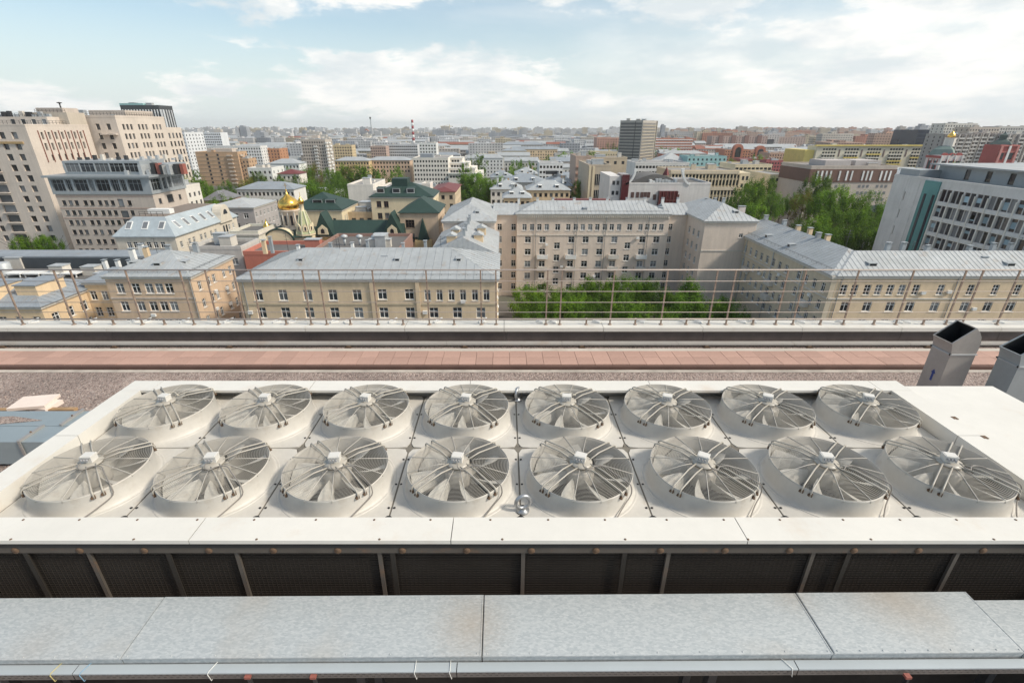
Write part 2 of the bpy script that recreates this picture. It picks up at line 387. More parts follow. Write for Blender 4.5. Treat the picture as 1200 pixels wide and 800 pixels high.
HERO = []        # (x0, x1, y0, y1 world; photo extent xl, xr, lowest row that must stay visible, Y)
def building(name, label, cat, X0, X1, Y0, Y1, z1, wall, faces, roof='flat', z0=0, rise=3.5, roofm=None, style='cross', fm=None, seam=None,
             indiv=True, ybot=None, clutter=5, cornice=True, group=None, recess=.22, par=.7, ridge=None, panels=False):
    """faces: {'F': rects, ...}; other faces are plain walls"""
    root = thing(name, label, cat, ((X0 + X1) / 2, (Y0 + Y1) / 2, z0), group)
    mb = MB(); g = MB(); slots = {}
    for k, (ox, oy, wd) in {'F': (X0, Y0, X1 - X0), 'R': (X1, Y0, Y1 - Y0), 'B': (X1, Y1, X1 - X0), 'L': (X0, Y1, Y1 - Y0)}.items():
        r = faces.get(k, [])
        s = facade(mb, (ox, oy), FACE[k], wd, z0, z1, r, 0, recess, 0, g if not indiv else None)
        slots[k] = s
    mb.poly([(X0, Y0, z1), (X1, Y0, z1), (X1, Y1, z1), (X0, Y1, z1)])
    mb.build('wall', wall, root)
    if indiv:
        for k, s in slots.items(): put_windows(root, s, FACE[k], style, fm)
    elif g.f: g.build('window', M_GLASS, root, 'stuff')
    if cornice and roof != 'none':
        c = MB(); e = .28
        c.box(X0 - e, Y0 - e, z1 - .45, X1 + e, Y0 + .02, z1 - .004); c.box(X0 - e, Y1 - .02, z1 - .45, X1 + e, Y1 + e, z1 - .004)
        c.box(X0 - e, Y0 + .02, z1 - .45, X0 + .02, Y1 - .02, z1 - .004); c.box(X1 - .02, Y0 + .02, z1 - .45, X1 + e, Y1 - .02, z1 - .004)
        c.build('cornice', M_TRIM if wall is not M_WHITE else M_WHITE, root)
    if roof == 'hip': hip_roof(root, X0, X1, Y0, Y1, z1, rise, roofm or M_ROOF, seam=seam, axis=ridge, panels=panels)
    elif roof == 'gable': hip_roof(root, X0, X1, Y0, Y1, z1, rise, roofm or M_ROOF, seam=seam, inset=.3, axis=ridge)
    elif roof == 'flat': flat_roof(root, X0, X1, Y0, Y1, z1, roofm or M_FLAT2, wall, par, clutter)
    xs = [proj(x, y, z1)[0] for x in (X0, X1) for y in (Y0, Y1)]
    HERO.append((X0, X1, Y0, Y1, min(xs), max(xs), ybot if ybot is not None else 0, Y0))
    return root
def X(px, py, Y): return at(px, py, Y)[0]
def Z(py, Y): return at(600, py, Y)[2]
# ------------------------------------------------------------------ our own roof
ZR = CAMZ - 5.2
M_PAINT = mat('white sheet paint', (.69, .665, .61), .42, var=.05, vscale=1.1, fine=.025, fscale=9, stain=(.55, .42, .30), stain_amt=.35, stain_scale=1.6, bump=.06, bscale=3)
M_DECK = mat('deck paint', (.54, .515, .47), .5, var=.10, vscale=1.6, fine=.05, fscale=14, streak=.06, stain=(.36, .29, .21), stain_amt=.55, stain_scale=2.3)
M_CREAMP = mat('cream enamel', (.40, .37, .32), .38, var=.06, vscale=4, stain=(.30, .20, .12), stain_amt=.35, stain_scale=9)
M_WIRE = mat('guard wire', (.46, .435, .39), .5, .1, var=.08, vscale=6)
M_BLADE = mat('fan blade', (.56, .54, .49), .65, 0, var=.10, vscale=5, stain=(.36, .31, .26), stain_amt=.5, stain_scale=6)
M_FIN = mat('coil fins', (.03, .027, .027), .75, .1, var=.2, vscale=3)
M_RUST = mat('rusty steel', (.15, .095, .06), .85, .2, var=.35, vscale=14)
M_SCREW = mat('black screw', (.025, .025, .026), .5, .3, var=0)
M_SEAM = mat('seam gap', (.17, .155, .13), .8, var=.2, vscale=5)
M_COIL = mat('coil mesh', (.050, .042, .036), .9, 0, spec=.04, var=.25, vscale=1.4, fine=.1, fscale=9)
M_STRUT = mat('coil strut', (.085, .072, .06), .7, 0, var=.18, vscale=5, stain=(.20, .10, .05), stain_amt=.5, stain_scale=6)
M_EYE = mat('zinc steel', (.42, .43, .44), .35, .7, var=.12, vscale=8)
M_CABLE = mat('grey cable', (.23, .21, .19), .6, var=.1)

def spangle():
    M = bpy.data.materials.new('spangled zinc'); M.use_nodes = True; t = M.node_tree; b = t.nodes['Principled BSDF']; L = t.links.new
    tcn = t.nodes.new('ShaderNodeTexCoord'); mp = t.nodes.new('ShaderNodeMapping'); mp.inputs['Rotation'].default_value = (0, 0, .6); mp.inputs['Scale'].default_value = (1, 2.2, 1)
    L(tcn.outputs['Object'], mp.inputs[0])
    vo = t.nodes.new('ShaderNodeTexVoronoi'); vo.inputs['Scale'].default_value = 44; vo.inputs['Randomness'].default_value = 1; L(mp.outputs[0], vo.inputs['Vector'])
    n1 = t.nodes.new('ShaderNodeTexNoise'); n1.inputs['Scale'].default_value = 38; n1.inputs['Detail'].default_value = 6; n1.inputs['Roughness'].default_value = .75; L(mp.outputs[0], n1.inputs['Vector'])
    n2 = t.nodes.new('ShaderNodeTexNoise'); n2.inputs['Scale'].default_value = 1.1; n2.inputs['Detail'].default_value = 4; L(tcn.outputs['Object'], n2.inputs['Vector'])
    sp = t.nodes.new('ShaderNodeSeparateColor'); L(vo.outputs['Color'], sp.inputs[0])
    a = t.nodes.new('ShaderNodeMath'); a.operation = 'MULTIPLY_ADD'; L(sp.outputs[0], a.inputs[0]); a.inputs[1].default_value = .35
    c = t.nodes.new('ShaderNodeMath'); c.operation = 'MULTIPLY_ADD'; L(n1.outputs[0], c.inputs[0]); c.inputs[1].default_value = .8; L(a.outputs[0], c.inputs[2])
    a.inputs[2].default_value = -.1
    r = t.nodes.new('ShaderNodeValToRGB'); r.color_ramp.elements[0].position = .25; r.color_ramp.elements[0].color = (.38, .415, .43, 1)
    r.color_ramp.elements[1].position = .85; r.color_ramp.elements[1].color = (.58, .60, .60, 1); L(c.outputs[0], r.inputs[0])
    m = t.nodes.new('ShaderNodeMapRange'); m.inputs[1].default_value = .56; m.inputs[2].default_value = .78; m.inputs[4].default_value = .5; L(n2.outputs[0], m.inputs[0])
    mx = t.nodes.new('ShaderNodeMix'); mx.data_type = 'RGBA'; L(m.outputs[0], mx.inputs[0]); L(r.outputs[0], mx.inputs[6]); mx.inputs[7].default_value = (.44, .37, .29, 1)
    cur = mx.outputs[2]
    for (bx_, by_, br_, am_) in ((-.22, 2.35, .42, .55), (2.95, 2.58, .55, .5), (2.2, 2.6, .3, .4), (-3.2, 2.2, .35, .25)):     # rust-brown water stains
        vd = t.nodes.new('ShaderNodeVectorMath'); vd.operation = 'DISTANCE'; L(tcn.outputs['Object'], vd.inputs[0]); vd.inputs[1].default_value = (bx_, by_, 1.95)
        ad = t.nodes.new('ShaderNodeMath'); ad.operation = 'MULTIPLY_ADD'; L(n1.outputs[0], ad.inputs[0]); ad.inputs[1].default_value = .45; L(vd.outputs['Value'], ad.inputs[2])
        q = t.nodes.new('ShaderNodeMapRange'); q.interpolation_type = 'SMOOTHSTEP'; q.inputs[1].default_value = br_ + .2; q.inputs[2].default_value = .12; q.inputs[3].default_value = 0; q.inputs[4].default_value = am_; L(ad.outputs[0], q.inputs[0])
        m3 = t.nodes.new('ShaderNodeMix'); m3.data_type = 'RGBA'; L(q.outputs[0], m3.inputs[0]); L(cur, m3.inputs[6]); m3.inputs[7].default_value = (.40, .31, .22, 1); cur = m3.outputs[2]
    L(cur, b.inputs['Base Color']); b.inputs['Metallic'].default_value = .12
    rr = t.nodes.new('ShaderNodeMapRange'); rr.inputs[3].default_value = .38; rr.inputs[4].default_value = .6; L(n1.outputs[0], rr.inputs[0]); L(rr.outputs[0], b.inputs['Roughness'])
    return M
M_ZINC = spangle()

def gravel_mat():
    M = bpy.data.materials.new('pinkish gravel'); M.use_nodes = True; t = M.node_tree; b = t.nodes['Principled BSDF']; L = t.links.new
    tcn = t.nodes.new('ShaderNodeTexCoord'); vo = t.nodes.new('ShaderNodeTexVoronoi'); vo.inputs['Scale'].default_value = 34; L(tcn.outputs['Object'], vo.inputs['Vector'])
    sp = t.nodes.new('ShaderNodeSeparateColor'); L(vo.outputs['Color'], sp.inputs[0])
    r = t.nodes.new('ShaderNodeValToRGB'); e = r.color_ramp.elements
    e[0].position = 0; e[0].color = (.14, .105, .09, 1); e[1].position = 1; e[1].color = (.52, .42, .36, 1)
    for p, c in ((.3, (.30, .225, .195, 1)), (.65, (.38, .295, .255, 1)), (.85, (.34, .28, .25, 1))):
        k = e.new(p); k.color = c
    L(sp.outputs[1], r.inputs[0])
    n2 = t.nodes.new('ShaderNodeTexNoise'); n2.inputs['Scale'].default_value = .8; n2.inputs['Detail'].default_value = 5; L(tcn.outputs['Object'], n2.inputs['Vector'])
    m = t.nodes.new('ShaderNodeMapRange'); m.inputs[1].default_value = .3; m.inputs[2].default_value = .7; m.inputs[3].default_value = .8; m.inputs[4].default_value = 1.18; L(n2.outputs[0], m.inputs[0])
    mx = t.nodes.new('ShaderNodeMix'); mx.data_type = 'RGBA'; mx.blend_type = 'MULTIPLY'; mx.inputs[0].default_value = 1; L(r.outputs[0], mx.inputs[6]); L(m.outputs[0], mx.inputs[7])
    L(mx.outputs[2], b.inputs['Base Color']); b.inputs['Roughness'].default_value = .9
    bp = t.nodes.new('ShaderNodeBump'); bp.inputs['Strength'].default_value = .9; bp.inputs['Distance'].default_value = .03; bp.invert = True; L(vo.outputs['Distance'], bp.inputs['Height']); L(bp.outputs[0], b.inputs['Normal'])
    return M
M_GRAVEL = gravel_mat()
mb = MB(); mb.box(-24, -12, ZR - 1.2, 24, 12.4, ZR); o = mb.build('roof_gravel', M_GRAVEL); tag(o, kind='structure')
mb = MB(); mb.box(-23.9, -11.9, 0, 23.9, 12.3, ZR - 1.21); o = mb.build('office_block_below', plaster((.40, .38, .35))); tag(o, kind='structure')
# loose stones on the roof: nobody could count them
st = MB()
for i in range(5200):
    x = random.uniform(-14, 14); y = random.uniform(5.3, 9.2) if i % 3 else random.uniform(5.3, 9.2)
    if abs(x) < 4.6 and y < 7: y = random.uniform(7, 9.2)
    r = random.uniform(.010, .028); a = random.uniform(0, 6.28)
    p = [(x + r * math.cos(a + k * 2.1) * random.uniform(.7, 1.3), y + r * math.sin(a + k * 2.1), ZR + .001) for k in range(3)]
    t_ = (x + random.uniform(-.3, .3) * r, y + random.uniform(-.3, .3) * r, ZR + r * random.uniform(.7, 1.1)); mi = random.choice((0, 0, 1, 2))
    for k in range(3): st.poly([p[k], p[(k + 1) % 3], t_], mi)
o = st.build('loose_gravel', [mat('stone pink', (.38, .29, .25), .9), mat('stone pale', (.50, .44, .40), .9), mat('stone dark', (.17, .12, .10), .9)]); tag(o, kind='stuff')

# ---- paved strip along the edge, one tile at a time
M_TILE = mat('terracotta paver', (.43, .27, .215), .85, var=.10, vscale=1.5, fine=.08, fscale=30, rnd=.10, stain=(.27, .17, .13), stain_amt=.4, stain_scale=2)
M_KERB = mat('brown kerb', (.105, .058, .045), .85, var=.2, vscale=2)
YT0, YT1 = 10.22, 10.98
walk = MB(); walk.box(-17, YT0 - .02, ZR + .002, 17, YT1 + .02, ZR + .055, 0); walk.box(-17, YT0 - .09, ZR + .002, 17, YT0 - .022, ZR + .085, 1)
wk = walk.build('paved_walkway', [mat('mortar bed', (.17, .12, .10), .95), M_KERB]); tag(wk, kind='structure')
tl = MB(); tl.box(-.198, -.185, 0, .198, .185, .045); tm = tl.mesh('paving_tile', M_TILE)
for j in range(2):
    for i in range(80):
        o = link('paving_tile', tm, wk, (-16 + i * .404 + .17, YT0 + .192 + j * .377, ZR + .056 + random.uniform(-.002, .004)), random.uniform(-.006, .006))
fl = MB(); fl.box(-17, YT0 - .22, ZR + .002, 17, YT0 - .10, ZR + .012)
o = fl.build('mortar_edge_strip', mat('pale mortar', (.45, .40, .35), .95, var=.3, vscale=2.5)); tag(o, kind='structure')

# ---- conduits between walkway and parapet
M_CONC = mat('pale concrete', (.50, .46, .40), .8, var=.12, vscale=.9, fine=.05, fscale=12, stain=(.32, .22, .15), stain_amt=.45, stain_scale=1.1)
M_COND = mat('conduit cover', (.38, .36, .33), .55, .15, var=.10, vscale=1.2, stain=(.36, .24, .15), stain_amt=.4, stain_scale=1.5)
t = thing('concrete_gutter_kerb', 'pale concrete gutter kerb running along the far edge of the red tiles', 'kerb', (0, 11.3, ZR))
k = MB(); k.box(-17, 10.985, ZR + .003, 17, 11.24, ZR + .045); k.build('kerb', M_CONC, t)
t = thing('cable_conduit', 'long pale cable conduit on small dark brackets at the foot of the parapet', 'conduit', (0, 11.6, ZR))
for i in range(11):
    k = MB(); x0 = -16.5 + i * 3.0; k.box(x0, 11.40, ZR + .055, x0 + 2.992, 11.59, ZR + .10); k.build('conduit_section', M_COND, t)
for i in range(9):
    k = MB(); x0 = -13.0 + i * 3.0 + random.uniform(-.2, .2)
    k.box(x0, 11.385, ZR + .004, x0 + .09, 11.60, ZR + .054); k.box(x0 - .04, 11.35, ZR + .004, x0 + .13, 11.62, ZR + .014)
    k.build('bracket', M_RUST, t)

# ---- parapet with granite face and coping slabs
M_GRAN = mat('dark granite', (.105, .085, .078), .55, var=.2, vscale=3, fine=.25, fscale=60, streak=.2)
M_COPE = mat('coping stone', (.66, .635, .58), .55, var=.06, vscale=1.2, fine=.03, fscale=15, stain=(.45, .36, .26), stain_amt=.3, stain_scale=1.4)
PZ = CAMZ - 4.79
t = thing('roof_parapet', 'low parapet with dark granite face and pale coping slabs under the railing', 'parapet', (0, 12, ZR))
k = MB(); k.box(-20, 11.84, ZR - .3, 20, 12.22, PZ - .08)
k.build('parapet_core', M_CONC, t)
for i in range(12):
    k = MB(); x0 = -15.7 + i * 2.61 + .1; k.box(x0, 11.80, ZR + .003, x0 + 2.602, 11.838, PZ - .083); k.build('granite_panel', M_GRAN, t)
for i in range(12):
    k = MB(); x0 = -15.66 + i * 2.61
    k.box(x0, 11.76, PZ - .08, x0 + 2.598, 12.30, PZ - .004); k.box(x0, 11.74, PZ - .105, x0 + 2.598, 11.762, PZ); k.box(x0, 11.762, PZ - .0045, x0 + 2.598, 12.28, PZ)
    k.build('coping_slab', M_COPE, t)
# ---- railing
M_RAIL = mat('railing steel', (.42, .36, .32), .45, .2, var=.1, vscale=3)
M_POST = mat('railing post paint', (.33, .245, .19), .5, .1, var=.18, vscale=6)
RZ = CAMZ - 3.30; RY = 11.98
t = thing('roof_railing', 'long brown steel railing with thin horizontal bars along the roof edge', 'railing', (0, RY, PZ))
k = MB(); k.tube([(-17, RY, RZ), (17, RY, RZ)], .019, 10); k.build('top_rail', M_RAIL, t)
for y in (329, 341, 353.7, 365.2):
    z = at(600, y, RY)[2]; k = MB(); k.tube([(-17, RY - .035, z), (17, RY - .035, z)], .0085, 6); k.build('thin_rail', M_RAIL, t)
z = at(600, 373.2, RY)[2]; k = MB(); k.tube([(-17, RY - .035, z), (17, RY - .035, z)], .02, 8); k.build('bottom_rail', M_RAIL, t)
ZB = z
tall = [0, 62.5, 82, 146.5, 210, 240, 273, 293, 354, 373, 436, 499, 563, 581, 642, 659, 720.5, 783, 841.5, 863, 924, 945, 1007, 1071.6, 1133, 1153, 1196]
pm = MB(); pm.box(-.017, -.017, 0, .017, .017, RZ - PZ - .02); pm.lathe([(.001, .0), (.055, .0), (.055, .012), (.03, .02)], 12); pmesh = pm.mesh('post', M_POST)
sm = MB(); sm.box(-.02, -.02, 0, .02, .02, ZB - PZ + .01); sm.lathe([(.001, .0), (.05, .0), (.05, .012), (.03, .02)], 12); smesh = sm.mesh('short_post', M_POST)
zc_r = at(600, 316.7, RY)
for x in tall + [-62, -82, -145, 1258, 1278, 1340]:
    link('post', pmesh, t, (at(x, 316.7, RY)[0], 0, .001))
for x in [116, 178, 326, 404, 468, 530, 690.5, 750, 812, 893, 975, 1040, 1100]:
    link('short_post', smesh, t, (at(x, 330, RY)[0], 0, .001))
M_CLIP = mat('white clip', (.80, .79, .76), .5, var=.03)
cl = MB(); cl.box(-.10, -.05, 0, .10, .05, .03); cl.prism([(-.10, -.02, .03), (.14, -.02, .10), (.14, -.02, .115), (-.10, -.02, .055)], (0, .04, 0)); cmesh = cl.mesh('coping_clip', M_CLIP)
CLN = ['leftmost'] + ['%s from left' % w for w in 'second third fourth fifth sixth seventh eighth ninth tenth eleventh twelfth 13th'.split()] + ['middle one'] + ['%s from right' % w for w in '13th twelfth eleventh tenth ninth eighth seventh sixth fifth fourth third second'.split()] + ['rightmost']; ci_ = 0
for x in [40, 108, 158, 172, 217, 268, 325, 343, 392, 408, 460, 513, 565, 633, 648, 699, 751, 801, 818, 869, 882, 938, 985, 1052, 1061, 1112, 1170]:
    o = link('coping_clip', cmesh, None, (at(x, 372, 12.20)[0], 12.14, PZ + .001), .5 * (1 if x < 600 else -1))
    tag(o, 'small white metal clip on the pale coping under the railing, %s' % CLN[ci_], 'clip', 'white clips on the coping'); ci_ += 1

# ------------------------------------------------------------------ the condenser unit
S = 1.1
XC = .125 * S                       # middle seam
ZD = CAMZ - 2.70 * S                # deck
ZF = CAMZ - 2.56 * S                # frame top
YF0, YF1, WF = 2.705, 5.20, .237
XL, XR = -4.505, 4.777
YM = 3.689 * S; DP = .957 * S
u = thing('condenser_unit', 'long white rooftop condenser unit with raised frame around two rows of fans', 'condenser', ((XL + XR) / 2, (YF0 + YF1) / 2, ZR))
def fp(name, x0, y0, x1, y1, z0=None, z1=None, m=M_PAINT):
    k = MB(); k.box(x0, y0, ZF - .006 if z0 is None else z0, x1, y1, ZF if z1 is None else z1); return k.build(name, m, u)
def fpanel(x0, y0, x1, y1, lip):
    k = MB(); k.box(x0, y0, ZF - .004, x1, y1, ZF)
    if lip == 'F': k.box(x0, y0, ZF - .034, x1, y0 + .004, ZF - .004); k.box(x0, y1 - .004, ZD - .03, x1, y1, ZF - .004)
    if lip == 'B': k.box(x0, y1 - .004, ZF - .12, x1, y1, ZF - .004); k.box(x0, y0, ZF - .03, x1, y0 + .004, ZF - .004)
    if lip == 'L': k.box(x0, y0, ZF - .12, x0 + .004, y1, ZF - .004); k.box(x1 - .004, y0, ZD - .03, x1, y1, ZF - .004)
    if lip == 'R': k.box(x1 - .004, y0, ZF - .12, x1, y1, ZF - .004); k.box(x0, y0, ZD - .03, x0 + .004, y1, ZF - .004)
    return k.build('frame_panel', M_PAINT, u)
g = .003
fb = [XL, -2.36, -.40, 1.82, XR]
for a, b in zip(fb[:-1], fb[1:]): fpanel(a + g, YF0, b - g, YF0 + WF, 'F')
bb = [XL, -4.15, -2.3, -.41, 1.75, 4.43, XR]
for a, b in zip(bb[:-1], bb[1:]): fpanel(a + g, YF1 - WF, b - g, YF1, 'B')
for a, b in ((YF0 + WF + g, 4.05), (4.05 + 2 * g, YF1 - WF - g)):
    fpanel(XL, a, XL + WF - g, b, 'L'); fpanel(XR - WF + g, a, XR, b, 'R')
# under the seams and the frame: dark inner body
k = MB(); k.box(XL + .03, YF0 + .14, ZR + .3, XR - .03, YF1 - .03, ZD - .55); k.box(XL + .03, YF0 + .03, ZD - .55, XL + .06, YF1 - .03, ZD - .05); k.box(XR - .06, YF0 + .03, ZD - .55, XR - .03, YF1 - .03, ZD - .05)
k.box(XL + .06, YF1 - .06, ZD - .55, XR - .06, YF1 - .03, ZD - .05)
k.box(XL + .06, YF0 + .14, ZD - .55, XR - .06, YF0 + .16, ZD - .05); k.build('inner_body', M_FIN, u)
# decks with a round opening under every fan
def deck_mesh():
    k = MB(); n = 64; hx, hy = S / 2 - .008, DP / 2 - .008; r = .445
    def sq(w):
        c, s = math.cos(w), math.sin(w); t_ = min(hx / max(abs(c), 1e-6), hy / max(abs(s), 1e-6)); return (c * t_, s * t_)
    cor = [math.atan2(sy * hy, sx_ * hx) % (2 * math.pi) for sx_ in (1, -1) for sy in (1, -1)]
    ws = sorted(set([2 * math.pi * i / n for i in range(n)] + cor))
    # the four corners are cut off, leaving the diamond gaps of the photograph
    def clipc(p):
        x, y = p; ex = abs(x) / 1 + abs(y); lim = hx + hy - .045
        if ex > lim: f = lim / ex; return (x * f, y * f)
        return p
    for i in range(len(ws)):
        a, b = ws[i], ws[(i + 1) % len(ws)]
        pa, pb = clipc(sq(a)), clipc(sq(b)); ia, ib = (math.cos(a) * r, math.sin(a) * r), (math.cos(b) * r, math.sin(b) * r)
        qa, qb = (math.cos(a) * .515, math.sin(a) * .515), (math.cos(b) * .515, math.sin(b) * .515)
        qa = qa if math.hypot(*pa) > .52 else pa; qb = qb if math.hypot(*pb) > .52 else pb
        k.poly([(*ia, .012), (*qa, .008), (*qb, .008), (*ib, .012)])
        if qa != pa or qb != pb: k.poly([(*qa, .008), (*pa, 0), (*pb, 0), (*qb, .008)])
        k.poly([(*pa, 0), (*pa, -.03), (*pb, -.03), (*pb, 0)])
    return k.mesh('deck_panel', M_DECK)
dm = deck_mesh(); UL = u.location
YROW = (YM - DP / 2, YM + DP / 2)
FX = [XC + (i - 3.5) * S for i in range(8)]
for y in YROW:
    for x in FX: link('deck_panel', dm, u, (x - UL[0], y - UL[1], ZD - UL[2]))
sc = MB(); sc.lathe([(.011, 0), (.011, .006), (.001, .008)], 8, m=0); scm = sc.mesh('screw', M_SCREW)
for i in range(9):
    x = XC + (i - 4) * S
    k = MB(); k.box(x - .016, YM - DP + .02, ZD - .02, x + .016, YM - .03, ZD - .006); k.build('seam_strip', M_SEAM, u)
    k = MB(); k.box(x - .016, YM + .03, ZD - .02, x + .016, YM + DP - .02, ZD - .006); k.build('seam_strip', M_SEAM, u)
    k = MB(); k.prism([(x - .06, YM, ZD - .02), (x, YM - .05, ZD - .02), (x + .06, YM, ZD - .02), (x, YM + .05, ZD - .02)], (0, 0, .012)); k.build('corner_cover', M_SEAM, u)
    for y in (YM - .85, YM - .55, YM - .19, YM + .17, YM + .62):
        for s in (-1, 1):
            if abs(x + s * .024 - XC) < 4.3: link('screw', scm, u, (x + s * .024 - UL[0], y - UL[1], ZD - UL[2] + .001))
    k = MB(); k.lathe([(.001, 0), (.034, 0), (.03, .012), (.001, .016)], 12, (x, YM - DP + .075, ZD + .001)); k.build('rubber_plug', M_SCREW, u)
k = MB(); k.box(XC - 4 * S, YM - .016, ZD - .024, XC + 4 * S, YM + .016, ZD - .012); k.build('seam_strip', M_SEAM, u)
rs = MB(); rs.lathe([(.009, 0), (.009, .003), (.001, .005)], 8); rsm = rs.mesh('rust_spot', M_RUST)
for i in range(20):
    link('frame_bolt', rsm, u, (XL + .25 + i * .46 + random.uniform(-.02, .02) - UL[0], YF0 + WF - .028 - UL[1], ZF - UL[2]))
    if i % 2: link('frame_bolt', rsm, u, (XL + .35 + i * .46 - UL[0], YF0 + .012 - UL[1], ZF - UL[2]))
# the side that looks at us: rail, coil, struts
k = MB(); k.box(XL, YF0 + .012, ZF - .085, XR, YF0 + .034, ZF - .036); k.build('rubber_gasket', M_SCREW, u)
k = MB(); k.box(XL, YF0 + .018, ZF - .145, XR, YF0 + .05, ZF - .086); k.build('top_rail', M_STRUT, u)
for i in range(19):
    k = MB(); x = XL + .3 + i * .49; k.lathe([(.028, 0), (.028, .006), (.001, .008)], 12, (0, 0, 0)); m_ = k.mesh('rail_stain', M_RUST)
    o = link('rail_bolt', m_, u, (x - UL[0], YF0 + .018 - UL[1], ZF - .118 - UL[2])); o.rotation_euler = (R(90), 0, 0)
k = MB(); k.box(XL, YF0 + .06, ZR + .35, XR, YF0 + .09, ZF - .11); k.build('coil', M_COIL, u)
k = MB()
for i in range(46): k.bar((XL, YF0 + .055, ZF - .16 - i * .026), (XR, YF0 + .055, ZF - .16 - i * .026), .004, .004)
for i in range(260): k.bar((XL + .02 + i * .0356, YF0 + .052, ZF - 1.4), (XL + .02 + i * .0356, YF0 + .052, ZF - .15), .0025, .0025)
k.build('coil_guard_wire', mat('coil wire', (.040, .034, .029), .9, 0, spec=.05), u, 'stuff')
for i, px in enumerate((-60, 108, 280, 446, 613, 782, 950, 1118, 1290)):
    x = at(px, 655, YF0 + .04)[0]; k = MB(); k.box(x - .015, YF0 + .030, ZF - 1.5, x + .015, YF0 + .05, ZF - .149); k.build('strut', M_STRUT, u)
for px in (30, 197, 460, 732, 995):
    x = at(px, 650, YF0 + .02)[0]; k = MB(); k.box(x - .018, YF0 + .020, ZF - 1.6, x + .018, YF0 + .03, ZF - .088); k.build('corner_post', mat('dark post', (.028, .024, .02), .7, 0, spec=.3), u)
# side walls and legs
k = MB(); k.box(XL + .006, YF0 + .10, ZR + .35, XL + .028, YF1 - .006, ZF - .121); k.box(XR - .028, YF0 + .10, ZR + .35, XR - .006, YF1 - .006, ZF - .121)
k.box(XL + .03, YF1 - .028, ZR + .35, XR - .03, YF1 - .006, ZF - .121); k.build('side_panel', M_PAINT, u)
for x in (XL + .2, -2, .1, 2.2, XR - .2):
    for y in (YF0 + .2, YF1 - .2):
        k = MB(); k.box(x - .06, y - .06, ZR + .002, x + .06, y + .06, ZR + .36); k.build('leg', M_GALV, u)
# lifting eyes on the middle seam
for (yy, rz) in ((YM + DP - .11, 1.2), (YM - DP + .17, .25)):
    k = MB(); k.lathe([(.001, 0), (.055, 0), (.055, .014), (.03, .022), (.024, .045)], 20, (0, 0, 0))
    k.tube([(math.cos(w) * .062, 0, .095 + math.sin(w) * .062) for w in [2 * math.pi * i / 28 for i in range(28)]], .017, 10, closed=True)
    o = link('lifting_eye', k.mesh('lifting_eye', M_EYE), u, (XC + .02 - UL[0], yy - UL[1], ZD + .002 - UL[2]), rz)

